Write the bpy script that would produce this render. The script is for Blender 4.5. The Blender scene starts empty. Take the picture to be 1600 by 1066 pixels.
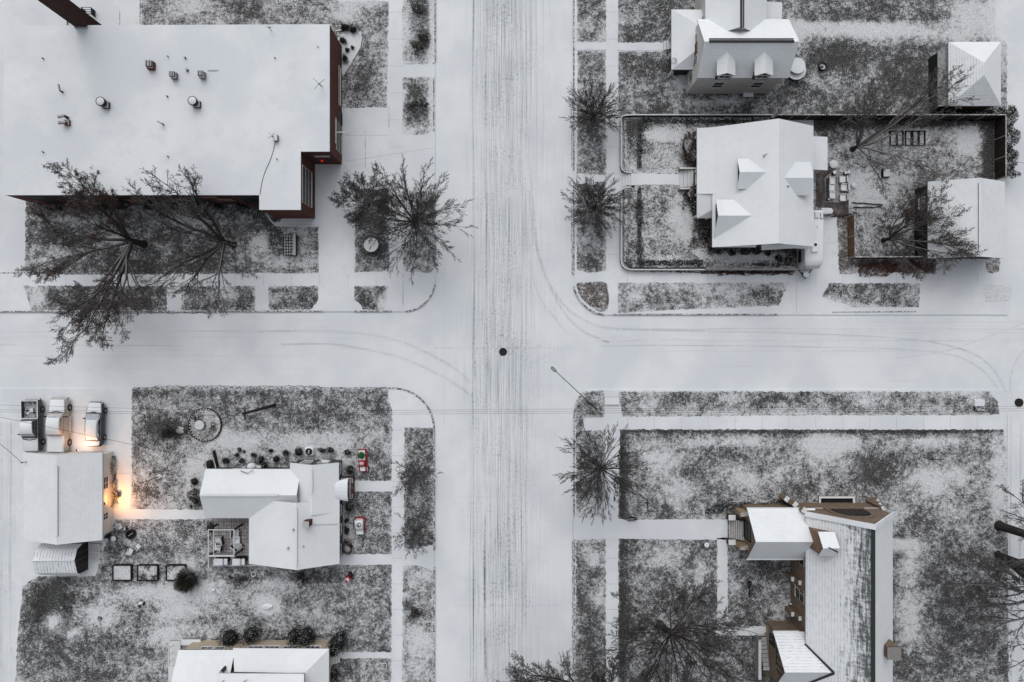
import bpy, math, random
import numpy as np
from mathutils import Vector, Matrix
from mathutils.geometry import delaunay_2d_cdt
C = bpy.context.scene.collection
# ---------------------------------------------------------------- camera, sky, sun
S = 0.075; H = 80.0
def w(px, py, z=0.0):
    k = S*(1-z/H); return Vector(((px-800)*k, (533-py)*k, z))
sc = bpy.context.scene
cd = bpy.data.cameras.new('camera'); cam = bpy.data.objects.new('camera', cd); C.objects.link(cam)
cam.location = (0, 0, H); cd.sensor_width = 36; cd.lens = 24; cd.clip_end = 2000; cd.clip_start = 1
sc.camera = cam
wd = bpy.data.worlds.new('World'); sc.world = wd; wd.use_nodes = True
nt = wd.node_tree; nt.nodes.clear()
SUN_EL, SUN_ROT = math.radians(48), math.radians(-12)
sky = nt.nodes.new('ShaderNodeTexSky'); sky.sky_type = 'NISHITA'; sky.sun_disc = False
sky.sun_elevation = SUN_EL; sky.sun_rotation = SUN_ROT; sky.dust_density = 3.0; sky.air_density = 1.0
hs = nt.nodes.new('ShaderNodeHueSaturation'); hs.inputs['Saturation'].default_value = 0.2
bg = nt.nodes.new('ShaderNodeBackground'); bg.inputs[1].default_value = 0.138
wo = nt.nodes.new('ShaderNodeOutputWorld')
nt.links.new(sky.outputs[0], hs.inputs['Color']); nt.links.new(hs.outputs[0], bg.inputs[0]); nt.links.new(bg.outputs[0], wo.inputs[0])
sl = bpy.data.lights.new('sun', 'SUN'); sl.energy = 0.85; sl.angle = math.radians(75); sl.color = (1, .98, .95)
so = bpy.data.objects.new('sun', sl); C.objects.link(so)
sd = Vector((math.sin(SUN_ROT)*math.cos(SUN_EL), math.cos(SUN_ROT)*math.cos(SUN_EL), math.sin(SUN_EL)))
so.rotation_euler = (-sd).to_track_quat('-Z', 'Y').to_euler()
sc.view_settings.view_transform = 'Standard'; sc.view_settings.look = 'None'
sc.view_settings.exposure = 0.0; sc.view_settings.gamma = 1.0
rnd = random.Random(7)
# ---------------------------------------------------------------- materials
def newmat(name, rough=.9):
    m = bpy.data.materials.new(name); m.use_nodes = True
    n = m.node_tree; n.nodes.clear()
    b = n.nodes.new('ShaderNodeBsdfPrincipled'); o = n.nodes.new('ShaderNodeOutputMaterial')
    b.inputs['Roughness'].default_value = rough; b.inputs['Specular IOR Level'].default_value = .25
    n.links.new(b.outputs[0], o.inputs[0]); return m, n, b
def node(n, t, **kw):
    x = n.nodes.new(t)
    for k, v in kw.items(): setattr(x, k, v)
    return x
def math_(n, op, a, b=None, clamp=False):
    x = node(n, 'ShaderNodeMath', operation=op, use_clamp=clamp)
    for i, v in enumerate((a, b)):
        if v is None: continue
        if isinstance(v, (int, float)): x.inputs[i].default_value = v
        else: n.links.new(v, x.inputs[i])
    return x.outputs[0]
def mixc(n, f, a, b):
    x = node(n, 'ShaderNodeMix', data_type='RGBA')
    if isinstance(f, (int, float)): x.inputs[0].default_value = f
    else: n.links.new(f, x.inputs[0])
    for i, v in ((6, a), (7, b)):
        if isinstance(v, tuple): x.inputs[i].default_value = (*v, 1)
        else: n.links.new(v, x.inputs[i])
    return x.outputs[2]
def pos(n): return node(n, 'ShaderNodeNewGeometry').outputs['Position']
def noise(n, scale, detail=3, rough=.6, vec=None, stretch=None, off=0):
    t = node(n, 'ShaderNodeTexNoise'); t.inputs['Scale'].default_value = scale
    t.inputs['Detail'].default_value = detail; t.inputs['Roughness'].default_value = rough
    v = vec or pos(n)
    if stretch or off:
        mp = node(n, 'ShaderNodeMapping'); mp.inputs['Scale'].default_value = stretch or (1, 1, 1); mp.inputs['Location'].default_value = (off, off*1.7, 0)
        n.links.new(v, mp.inputs[0]); v = mp.outputs[0]
    n.links.new(v, t.inputs['Vector']); return t.outputs['Fac']
def ramp(n, f, a, b, lo=0., hi=1.):
    x = node(n, 'ShaderNodeMapRange', interpolation_type='SMOOTHSTEP')
    n.links.new(f, x.inputs[0])
    for i, v in enumerate((a, b, lo, hi)):
        if isinstance(v, (int, float)): x.inputs[i+1].default_value = v
        else: n.links.new(v, x.inputs[i+1])
    return x.outputs[0]
def bump(n, b, h, st=.4, d=.05):
    x = node(n, 'ShaderNodeBump'); x.inputs['Strength'].default_value = st; x.inputs['Distance'].default_value = d
    n.links.new(h, x.inputs['Height']); n.links.new(x.outputs[0], b.inputs['Normal'])
def attr(n, name):
    return node(n, 'ShaderNodeAttribute', attribute_name=name).outputs['Fac']
SNOW = (.715, .742, .765)
SN2 = (.60, .63, .68)
def m_snow(name, dirt=.25):
    m, n, b = newmat(name, .75)
    a = noise(n, .12, 4, .6); f = noise(n, 5, 3, .7); g = noise(n, 1.1, 4, .65, off=7)
    c = mixc(n, ramp(n, a, .35, .65), SNOW, (.62, .65, .685)); c = mixc(n, math_(n, 'MULTIPLY', ramp(n, noise(n, .5, 5, .7, off=17), .5, .7), .5), c, (.60, .63, .665))
    c = mixc(n, math_(n, 'MULTIPLY', ramp(n, f, .55, .75), dirt), c, (.5, .52, .56))
    c = mixc(n, math_(n, 'MULTIPLY', ramp(n, g, .58, .75), dirt*.8), c, (.52, .54, .58))
    n.links.new(c, b.inputs['Base Color']); bump(n, b, noise(n, 2.2, 5, .6), .25, .06); return m
def m_road(name, stretch):
    m, n, b = newmat(name, .7)
    a = noise(n, .12, 4, .6); f = noise(n, 5, 3, .7)
    c = mixc(n, ramp(n, a, .35, .65), SNOW, (.63, .66, .695))
    c = mixc(n, math_(n, 'MULTIPLY', ramp(n, f, .55, .75), .22), c, (.5, .52, .56))
    streak = noise(n, 1, 4, .65, stretch=stretch)
    blot = noise(n, 3.2, 5, .75, off=3); big = noise(n, .25, 3, .6, off=11)
    wr = math_(n, 'MULTIPLY', attr(n, 'wear'), math_(n, 'ADD', math_(n, 'MULTIPLY', ramp(n, streak, .36, .74), .62), math_(n, 'MULTIPLY', ramp(n, blot, .46, .74), ramp(n, big, .4, .65, .1, .8))))
    tr = math_(n, 'MULTIPLY', attr(n, 'track'), ramp(n, math_(n, 'ADD', math_(n, 'MULTIPLY', blot, .5), math_(n, 'MULTIPLY', streak, .5)), .4, .6, .3, 1.0))
    tot = math_(n, 'ADD', math_(n, 'MULTIPLY', wr, .95), math_(n, 'MULTIPLY', tr, 1.7), clamp=True)
    c = mixc(n, tot, c, (.13, .135, .15))
    n.links.new(c, b.inputs['Base Color']); bump(n, b, noise(n, 2.5, 5, .6), .25, .05); return m
def m_lawn(name, g1=(.008, .0085, .0085), g2=(.088, .090, .089), tint=0):
    m, n, b = newmat(name, .95)
    fine = noise(n, 8.5, 2, .9); f2 = noise(n, 3.4, 3, .8, off=13); mid = noise(n, 1.1, 4, .75, off=5); big = noise(n, .28, 4, .65, off=9)
    v = math_(n, 'ADD', math_(n, 'ADD', math_(n, 'MULTIPLY', fine, .27), math_(n, 'MULTIPLY', f2, .30)), math_(n, 'ADD', math_(n, 'MULTIPLY', mid, .22), math_(n, 'MULTIPLY', big, .21)))
    thr = math_(n, 'SUBTRACT', .650, math_(n, 'MULTIPLY', attr(n, 'snow'), .32))
    lo = math_(n, 'SUBTRACT', thr, .065); hi = math_(n, 'ADD', thr, .08)
    mask = ramp(n, v, lo, hi)
    gc = mixc(n, ramp(n, noise(n, 7, 3, .85, off=21), .38, .62), g1, g2)
    gc = mixc(n, math_(n, 'MULTIPLY', ramp(n, noise(n, .5, 3, .6, off=31), .5, .7), .35), gc, (.06, .052, .046))
    gc = mixc(n, math_(n, 'MULTIPLY', ramp(n, noise(n, 11, 2, .9, off=41), .56, .68), .5), gc, (.42, .43, .45))
    fs = mixc(n, ramp(n, noise(n, 10, 2, .9, off=51), .32, .55), (.42, .43, .44), (.74, .76, .79))
    c = mixc(n, math_(n, 'MULTIPLY', mask, .93), gc, fs)
    n.links.new(c, b.inputs['Base Color']); bump(n, b, v, .9, .25); return m
def m_plain(name, col, rough=.85, var=.25, sc_=6, bmp=0, metal=0):
    m, n, b = newmat(name, rough)
    d = tuple(x*(1-var) for x in col); l = tuple(min(1, x*(1+var)) for x in col)
    c = mixc(n, ramp(n, noise(n, sc_, 4, .65), .35, .65), d, l)
    n.links.new(c, b.inputs['Base Color']); b.inputs['Metallic'].default_value = metal
    if bmp: bump(n, b, noise(n, sc_*1.5, 3), bmp, .03)
    return m
def m_cap(name, col, lo=.55, hi=.85, amt=.95, rough=.7, patch=.75, metal=0):
    """a surface carrying snow wherever it faces up"""
    m, n, b = newmat(name, rough); b.inputs['Metallic'].default_value = metal
    g = node(n, 'ShaderNodeNewGeometry'); sp = node(n, 'ShaderNodeSeparateXYZ'); n.links.new(g.outputs['Normal'], sp.inputs[0])
    up = ramp(n, sp.outputs[2], lo, hi)
    nz = ramp(n, noise(n, 4, 4, .7), .60-.5*patch, .72-.45*patch)
    f = math_(n, 'MULTIPLY', math_(n, 'MULTIPLY', up, nz), amt)
    cc = mixc(n, ramp(n, noise(n, 9, 3), .4, .6), tuple(x*.8 for x in col), col)
    c = mixc(n, f, cc, SNOW); n.links.new(c, b.inputs['Base Color'])
    n.links.new(ramp(n, f, 0, .6, rough, .85), b.inputs['Roughness']); n.links.new(ramp(n, f, 0, .5, metal, 0), b.inputs['Metallic']); return m
def m_roof(name, axis, st=.35, period=.22, melt=None, spots=0, base=SNOW, dark=(.30, .32, .35)):
    """snow over roof courses; axis = world axis the courses step along"""
    m, n, b = newmat(name, .8)
    p = pos(n); sp = node(n, 'ShaderNodeSeparateXYZ'); n.links.new(p, sp.inputs[0])
    q = sp.outputs[0 if axis == 'x' else 1]
    wob = math_(n, 'MULTIPLY', noise(n, .8, 2), .05)
    s = math_(n, 'SINE', math_(n, 'MULTIPLY', math_(n, 'ADD', q, wob), 2*math.pi/period))
    a = noise(n, .2, 3)
    c = mixc(n, ramp(n, a, .35, .65), base, tuple(x*.94 for x in base))
    lines = math_(n, 'MULTIPLY', ramp(n, s, .1, .95), math_(n, 'MULTIPLY', ramp(n, noise(n, 1.6, 5, .8), .38, .64), st*1.25))
    c = mixc(n, lines, c, dark)
    if spots:
        sx = (.5, 2.5, 1) if axis == 'y' else (2.5, .5, 1)
        sp_ = ramp(n, noise(n, 2.4, 5, .75, stretch=sx), .60, .68)
        c = mixc(n, math_(n, 'MULTIPLY', sp_, spots), c, (.16, .17, .18))
    if melt:
        x0, x1, x2 = melt
        near = ramp(n, q, x0, x1)
        col = noise(n, 1, 4, .72, stretch=(5, .35, 1)); row = noise(n, 1, 4, .8, stretch=(1.2, 2.6, 1), off=4)
        v = math_(n, 'ADD', math_(n, 'MULTIPLY', col, .6), math_(n, 'MULTIPLY', row, .4))
        thr = math_(n, 'SUBTRACT', .635, math_(n, 'MULTIPLY', near, .27))
        f = ramp(n, v, thr, math_(n, 'ADD', thr, .17))
        f = math_(n, 'MULTIPLY', f, ramp(n, near, .02, .2))
        c = mixc(n, math_(n, 'MULTIPLY', f, .92), c, (.045, .053, .053))
    n.links.new(c, b.inputs['Base Color']); bump(n, b, noise(n, 2, 4), .2, .05); return m
def m_brick(name, c1, c2, mortar, rough=.9, scale=1.0):
    m, n, b = newmat(name, rough)
    t = node(n, 'ShaderNodeTexBrick'); t.inputs['Scale'].default_value = scale
    t.inputs['Brick Width'].default_value = .26; t.inputs['Row Height'].default_value = .09; t.inputs['Mortar Size'].default_value = .012
    for i, v in ((1, c1), (2, c2), (3, mortar)): t.inputs[i].default_value = (*v, 1)
    sp = node(n, 'ShaderNodeSeparateXYZ'); n.links.new(pos(n), sp.inputs[0]); cb = node(n, 'ShaderNodeCombineXYZ')
    n.links.new(math_(n, 'ADD', sp.outputs[0], sp.outputs[1]), cb.inputs[0]); n.links.new(sp.outputs[2], cb.inputs[1])
    n.links.new(cb.outputs[0], t.inputs['Vector'])
    c = mixc(n, math_(n, 'MULTIPLY', ramp(n, noise(n, 1.2, 4, .7), .4, .7), .55), t.outputs[0], tuple(x*.45 for x in c1))
    n.links.new(c, b.inputs['Base Color']); return m
def m_siding(name, col, period=.18):
    m, n, b = newmat(name, .6)
    sp = node(n, 'ShaderNodeSeparateXYZ'); n.links.new(pos(n), sp.inputs[0])
    s = math_(n, 'SINE', math_(n, 'MULTIPLY', sp.outputs[2], 2*math.pi/period))
    c = mixc(n, ramp(n, s, .5, 1), col, tuple(x*.7 for x in col)); c = mixc(n, math_(n, 'MULTIPLY', ramp(n, noise(n, 1.5, 4), .5, .7), .3), c, tuple(x*.6 for x in col))
    n.links.new(c, b.inputs['Base Color']); return m
def m_boards(name, col, axis='x', period=.16, snow=.3):
    m, n, b = newmat(name, .85)
    sp = node(n, 'ShaderNodeSeparateXYZ'); n.links.new(pos(n), sp.inputs[0])
    s = math_(n, 'SINE', math_(n, 'MULTIPLY', sp.outputs[0 if axis == 'x' else 1], 2*math.pi/period))
    c = mixc(n, ramp(n, s, .5, .95), col, tuple(x*.35 for x in col))
    c = mixc(n, math_(n, 'MULTIPLY', ramp(n, noise(n, 1.4, 5, .7), .4, .68), snow), c, (.6, .6, .63))
    n.links.new(c, b.inputs['Base Color']); return m
M = {}
M['snow'] = m_snow('snow'); M['path_snow'] = m_snow('path_snow', .25)
M['avenue'] = m_road('avenue_snow', (7, .12, 1)); M['street'] = m_road('street_snow', (.12, 7, 1))
M['lawn'] = m_lawn('lawn_grass'); M['lawn_brown'] = m_lawn('brown_grass', (.03, .024, .021), (.13, .10, .085))
M['lawn_dark'] = m_lawn('dark_grass', (.012, .012, .012), (.08, .075, .072))
M['mulch'] = m_lawn('mulch', (.012, .009, .008), (.05, .035, .028))
M['kerb'] = m_cap('kerb_concrete', (.12, .12, .125), .5, .9, .8, .9, .34)
M['concrete'] = m_cap('concrete', (.22, .22, .22), .6, .9, .9, .9, .8)
M['brickred'] = m_brick('red_brick', (.10, .030, .020), (.065, .020, .015), (.06, .04, .035))
M['brickdark'] = m_brick('dark_brick', (.045, .014, .010), (.03, .010, .008), (.02, .012, .01))
M['brickbrown'] = m_brick('brown_brick', (.22, .16, .115), (.13, .095, .07), (.13, .105, .085))
M['stone'] = m_cap('stone', (.30, .26, .20), .6, .9, .9, .9, .6)
M['black'] = m_plain('black_iron', (.012, .012, .013), .6)
M['glass'] = m_plain('dark_glass', (.012, .014, .017), .3, .1)
M['white'] = m_plain('white_paint', (.62, .62, .63), .5, .06)
M['bark'] = m_plain('bark', (.026, .022, .021), .95, .35, 8, .6)
M['barkbrown'] = m_plain('brown_bark', (.024, .019, .017), .95, .35, 8, .6)
M['twig'] = m_cap('twig', (.030, .025, .023), .6, .95, .25, .95, .6)
M['twigpale'] = m_cap('pale_twig', (.075, .062, .055), .5, .95, .3, .95, .5)
M['twigred'] = m_plain('red_twig', (.036, .023, .020), .95, .3)
M['leafred'] = m_cap('dry_leaf', (.10, .040, .028), .75, .98, .2, .9, .6)
M['leaftan'] = m_cap('tan_leaf', (.085, .055, .04), .75, .98, .3, .9, .6)
M['needle'] = m_cap('evergreen_needle', (.010, .012, .010), .7, .97, .35, .9, .5)
M['needle2'] = m_cap('olive_needle', (.030, .028, .018), .6, .95, .45, .9, .6)
M['shrubred'] = m_cap('red_shrub_leaf', (.05, .018, .012), .75, .99, .4, .9, .6)
M['shrubtwig'] = m_plain('shrub_twig', (.03, .026, .022), .95)
M['deck'] = m_boards('deck_boards', (.30, .28, .28), 'x', .3, .45)
M['deckdark'] = m_boards('brown_boards', (.10, .065, .05), 'x', .35, .4)
M['wood'] = m_boards('fence_wood', (.12, .065, .03), 'y', .3, .1)
M['wooddark'] = m_plain('dark_fence_wood', (.022, .016, .013), .9)
M['woodcap'] = m_cap('snowy_wood', (.12, .085, .06), .5, .8, .9)
M['post'] = m_plain('pole_wood', (.02, .016, .014), .95, .3, 5, .4)
M['metal'] = m_cap('vent_metal', (.18, .18, .19), .6, .9, .9, .5)
M['darkmetal'] = m_cap('dark_vent_metal', (.02, .02, .021), .7, .98, .55, .5, .7)
M['rust'] = m_cap('rusty_metal', (.10, .035, .022), .7, .98, .5, .8, .6)
M['redpaint'] = m_cap('red_nylon', (.30, .010, .022), .75, .98, .55, .5, .7)
M['redrail'] = m_cap('red_rail', (.13, .03, .03), .6, .9, .7)
M['green'] = m_plain('green_needles', (.015, .11, .03), .9, .4)
M['snowcap'] = m_snow('snow_cover', .05)
M['paver'] = m_lawn('brick_paving', (.035, .028, .027), (.09, .075, .07))
def soil(): return M['mulch']
M['siding_white'] = m_siding('white_siding', (.50, .49, .47)); M['siding_grey'] = m_siding('grey_siding', (.055, .062, .075))
M['siding_peach'] = m_siding('pale_siding', (.66, .62, .58)); M['siding_tan'] = m_siding('tan_stucco', (.42, .36, .28), .5)
M['siding_brown'] = m_siding('brown_siding', (.06, .04, .03)); M['siding_black'] = m_siding('dark_siding', (.018, .018, .018))
M['r_flat'] = m_snow('flat_roof_snow', .22)
M['r_x'] = m_roof('roof_courses_x', 'x', .22); M['r_y'] = m_roof('roof_courses_y', 'y', .16)
M['r_xs'] = m_roof('roof_ribs_x', 'x', .55); M['r_ys'] = m_roof('roof_ribs_y', 'y', .42, spots=.15)
M['r_xf'] = m_roof('roof_faint_x', 'x', .10); M['r_yf'] = m_roof('roof_faint_y', 'y', .10)
M['r_yspot'] = m_roof('roof_spotted_y', 'y', .4, spots=.6)
M['fascia'] = m_plain('fascia', (.33, .34, .36), .6, .15)
M['darkfascia'] = m_plain('dark_fascia', (.03, .03, .032), .6, .15)
M['ridgevent'] = m_cap('ridge_vent', (.20, .205, .215), .5, .85, .9, .7, .75)
# ---------------------------------------------------------------- building blocks
ORG = {}
def tag(o, label=None, cat=None, group=None, kind=None):
    if label: o['label'] = label
    if cat: o['category'] = cat
    if group: o['group'] = group
    if kind: o['kind'] = kind
    return o
def thing(name, label, cat, loc=(0, 0, 0), rot=0, group=None):
    o = bpy.data.objects.new(name, None); C.objects.link(o); o.location = loc; o.rotation_euler = (0, 0, rot)
    o.empty_display_size = .3
    ORG[o.name] = Vector((0, 0, 0)) if rot or loc == (0, 0, 0) else Vector(loc)
    return tag(o, label, cat, group)
class MB:
    def __init__(s): s.v = []; s.f = []; s.m = []
    def add(s, vs, fs, mi=0):
        b = len(s.v); s.v += [tuple(v) for v in vs]
        for f in fs: s.f.append([b+i for i in f]); s.m.append(mi)
        return s
    def box(s, x0, x1, y0, y1, z0, z1, mi=0):
        if x0 > x1: x0, x1 = x1, x0
        if y0 > y1: y0, y1 = y1, y0
        return s.add([(x0, y0, z0), (x1, y0, z0), (x1, y1, z0), (x0, y1, z0), (x0, y0, z1), (x1, y0, z1), (x1, y1, z1), (x0, y1, z1)],
                     [(3, 2, 1, 0), (4, 5, 6, 7), (0, 1, 5, 4), (1, 2, 6, 5), (2, 3, 7, 6), (3, 0, 4, 7)], mi)
    def bev(s, x0, x1, y0, y1, z0, z1, r=.05, mi=0):
        """box with chamfered top and upright edges"""
        def ring(z, i, c): return [(x0+i+c, y0+i, z), (x1-i-c, y0+i, z), (x1-i, y0+i+c, z), (x1-i, y1-i-c, z), (x1-i-c, y1-i, z), (x0+i+c, y1-i, z), (x0+i, y1-i-c, z), (x0+i, y0+i+c, z)]
        vs = ring(z0, 0, r)+ring(z1-r, 0, r)+ring(z1, r, r)
        fs = [(7, 6, 5, 4, 3, 2, 1, 0), tuple(range(16, 24))]
        for k in (0, 8):
            for i in range(8): fs.append((k+i, k+(i+1) % 8, k+8+(i+1) % 8, k+8+i))
        return s.add(vs, fs, mi)
    def tube(s, pts, rs, n=6, mi=0, cap=True):
        pts = [Vector(p) for p in pts]; b = len(s.v); k = len(pts)
        d0 = (pts[1]-pts[0]).normalized(); u = d0.orthogonal().normalized()
        for i, p in enumerate(pts):
            d = (pts[min(i+1, k-1)]-pts[max(i-1, 0)]).normalized()
            u = (u-d*u.dot(d)); u = u.normalized() if u.length > 1e-6 else d.orthogonal().normalized()
            q = d.cross(u); r = rs[i] if isinstance(rs, (list, tuple)) else rs
            for j in range(n):
                a = 2*math.pi*j/n; s.v.append(tuple(p+(u*math.cos(a)+q*math.sin(a))*r))
        for i in range(k-1):
            for j in range(n):
                s.f.append([b+i*n+j, b+i*n+(j+1) % n, b+(i+1)*n+(j+1) % n, b+(i+1)*n+j]); s.m.append(mi)
        if cap:
            s.f.append([b+j for j in range(n)][::-1]); s.m.append(mi)
            s.f.append([b+(k-1)*n+j for j in range(n)]); s.m.append(mi)
        return s
    def prism(s, poly, z0, z1, mi=0, top=None):
        n = len(poly); vs = [(x, y, z0) for x, y in poly]+[(x, y, z1) for x, y in poly]
        s.add(vs, [tuple(range(n))[::-1]]+[(i, (i+1) % n, n+(i+1) % n, n+i) for i in range(n)], mi)
        b = len(s.v)-2*n; s.f.append([b+n+i for i in range(n)]); s.m.append(mi if top is None else top); return s
    def disc(s, cx, cy, z0, z1, r, n=20, mi=0, top=None, r1=None):
        r1 = r if r1 is None else r1; b = len(s.v)
        for rr, z in ((r, z0), (r1, z1)):
            for i in range(n): s.v.append((cx+rr*math.cos(2*math.pi*i/n), cy+rr*math.sin(2*math.pi*i/n), z))
        for i in range(n): s.f.append([b+i, b+(i+1) % n, b+n+(i+1) % n, b+n+i]); s.m.append(mi)
        s.f.append([b+n+i for i in range(n)]); s.m.append(mi if top is None else top); return s
    def ring(s, cx, cy, z0, z1, ro, ri, n=24, mi=0):
        b = len(s.v)
        for rr, z in ((ro, z0), (ro, z1), (ri, z1), (ri, z0)):
            for i in range(n): s.v.append((cx+rr*math.cos(2*math.pi*i/n), cy+rr*math.sin(2*math.pi*i/n), z))
        for k in range(3):
            for i in range(n): s.f.append([b+k*n+i, b+k*n+(i+1) % n, b+(k+1)*n+(i+1) % n, b+(k+1)*n+i]); s.m.append(mi)
        return s
    def ell(s, c, r, nu=12, nv=8, mi=0, jit=0, rn=None):
        b = len(s.v)
        for j in range(nv+1):
            t = math.pi*j/nv
            for i in range(nu):
                a = 2*math.pi*i/nu; k = 1+(rn.uniform(-jit, jit) if rn and 0 < j < nv else 0)
                s.v.append((c[0]+r[0]*k*math.sin(t)*math.cos(a), c[1]+r[1]*k*math.sin(t)*math.sin(a), c[2]+r[2]*k*math.cos(t)))
        for j in range(nv):
            for i in range(nu):
                s.f.append([b+(j+1)*nu+i, b+(j+1)*nu+(i+1) % nu, b+j*nu+(i+1) % nu, b+j*nu+i]); s.m.append(mi)
        return s
    def slab(s, pts, t=.18, mi=0, side=1):
        """thick polygon given by its top outline"""
        pts = [Vector(p) for p in pts]; n = len(pts)
        nn = (pts[1]-pts[0]).cross(pts[2]-pts[0])
        if nn.z < 0: pts = pts[::-1]
        b = len(s.v); s.v += [tuple(p) for p in pts]+[(p.x, p.y, p.z-t) for p in pts]
        s.f.append([b+i for i in range(n)]); s.m.append(mi)
        s.f.append([b+n+i for i in range(n)][::-1]); s.m.append(side)
        for i in range(n): s.f.append([b+n+i, b+n+(i+1) % n, b+(i+1) % n, b+i]); s.m.append(side)
        return s
    def build(s, name, mats, parent=None, smooth=False, label=None):
        if not isinstance(mats, (list, tuple)): mats = [mats]
        me = bpy.data.meshes.new(name); o = bpy.data.objects.new(name, me); C.objects.link(o)
        off = Vector((0, 0, 0))
        if parent is not None: o.parent = parent; off = ORG.get(parent.name, off)
        ORG[o.name] = off
        if off.length: vs = [(a-off.x, b_-off.y, c-off.z) for a, b_, c in s.v]
        else: vs = s.v
        me.from_pydata(vs, [], s.f)
        for m in mats: me.materials.append(m)
        if len(mats) > 1: me.polygons.foreach_set('material_index', s.m)
        if smooth: me.polygons.foreach_set('use_smooth', [True]*len(s.f))
        me.update()
        if label: o['label'] = label
        return o
def single(mb, name, mats, label, cat, group=None, smooth=False):
    """a thing that is one mesh, its origin moved to its base"""
    xs = [v[0] for v in mb.v]; ys = [v[1] for v in mb.v]; zs = [v[2] for v in mb.v]
    c = Vector(((min(xs)+max(xs))/2, (min(ys)+max(ys))/2, min(zs)))
    mb.v = [(a-c.x, b-c.y, z-c.z) for a, b, z in mb.v]
    o = mb.build(name, mats, None, smooth); o.location = c; ORG[o.name] = c
    return tag(o, label, cat, group)
# ---------------------------------------------------------------- ground sheets
GZ = .12
def resample(poly, step, jit, rn):
    out = []; n = len(poly)
    for i in range(n):
        a, b = Vector(poly[i]), Vector(poly[(i+1) % n]); L = (b-a).length; k = max(1, int(L/step)); d = (b-a)/max(L, 1e-6); nr = Vector((-d.y, d.x))
        for j in range(k):
            o = rn.uniform(-jit, jit) if (j or jit < .02) else 0
            out.append(a+(b-a)*(j/k)+nr*o)
    return out
def sheet(name, poly, z, mat, snow=.5, blobs=(), jit=.085, step=.24, grid=.6, thick=0, seed=1, label=None, cat=None, kind='structure', round_=0):
    rn = random.Random(seed); P = [w(a, b, 0).xy for a, b in poly]
    if round_:
        Q = []
        for i in range(len(P)):
            a, b, c = P[i-1], P[i], P[(i+1) % len(P)]; d1 = (a-b); d2 = (c-b); r = min(round_, d1.length*.45, d2.length*.45)
            p, q = b+d1.normalized()*r, b+d2.normalized()*r
            for k in range(5):
                t = k/4; Q.append(p*(1-t)**2+b*2*t*(1-t)+q*t*t)
        P = Q
    B = resample(P, step, jit, rn); n = len(B); V = list(B)
    xs = [p.x for p in B]; ys = [p.y for p in B]
    gx = np.arange(max(min(xs), -66), min(max(xs), 66), grid); gy = np.arange(max(min(ys), -46), min(max(ys), 46), grid)
    for x in gx:
        for y in gy: V.append(Vector((x+rn.uniform(-.15, .15)*grid, y+rn.uniform(-.15, .15)*grid)))
    vo, eo, fo, *_ = delaunay_2d_cdt(V, [], [list(range(n))], 1, 1e-5)
    me = bpy.data.meshes.new(name)
    vs = [(p.x, p.y, z) for p in vo]; fs = []
    for f in fo:
        a, b, c = (vo[i] for i in f[:3]); fs.append(list(f) if (b-a).cross(c-a) > 0 else list(f)[::-1])
    k = len(vs)
    if thick:
        for i, p in enumerate(B): vs.append((p.x, p.y, z))
        for i, p in enumerate(B): vs.append((p.x, p.y, z-thick))
        area = sum(B[i].x*B[(i+1) % n].y-B[(i+1) % n].x*B[i].y for i in range(n))
        for i in range(n):
            q = [k+n+i, k+n+(i+1) % n, k+(i+1) % n, k+i]; fs.append(q if area > 0 else q[::-1])
    me.from_pydata(vs, [], fs); me.materials.append(mat); me.update()
    A = np.array(vs); px = 800+A[:, 0]/S; py = 533-A[:, 1]/S; s_ = np.full(len(A), float(snow))
    for cx, cy, rx, ry, am in blobs: s_ += am*(.65 if am < 0 else .95)*np.exp(-((px-cx)/rx)**2-((py-cy)/ry)**2)
    if name == 'lawn': s_[:n] += .10; s_ += .07*np.sin(px/9.+wob(py, seed, 20)*3)*wob(px+py, seed+3, 25)
    at = me.attributes.new('snow', 'FLOAT', 'POINT'); at.data.foreach_set('value', s_.astype(np.float32))
    o = bpy.data.objects.new(name, me); C.objects.link(o)
    return tag(o, label, cat, None, kind)
def seg_dist(px, py, pl):
    d = np.full(px.shape, 1e9)
    for (ax, ay), (bx, by) in zip(pl[:-1], pl[1:]):
        vx, vy = bx-ax, by-ay; L = vx*vx+vy*vy
        t = np.clip(((px-ax)*vx+(py-ay)*vy)/L, 0, 1); d = np.minimum(d, np.hypot(px-ax-t*vx, py-ay-t*vy))
    return d
def smooth_pl(pl):
    out = []
    for i in range(len(pl)-1):
        p0, p1, p2, p3 = (np.array(pl[max(0, min(len(pl)-1, i+k))], float) for k in (-1, 0, 1, 2))
        for t in (0, .25, .5, .75): out.append(tuple(.5*((2*p1)+(-p0+p2)*t+(2*p0-5*p1+4*p2-p3)*t*t+(-p0+3*p1-3*p2+p3)*t**3)))
    return out+[pl[-1]]
def wob(x, seed, per):
    r = np.random.RandomState(seed); k = r.uniform(-1, 1, 400); t = x/per+100; i = np.floor(t).astype(int) % 399; f = t-np.floor(t); f = f*f*(3-2*f)
    return k[i]*(1-f)+k[(i+1) % 400]*f
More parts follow.
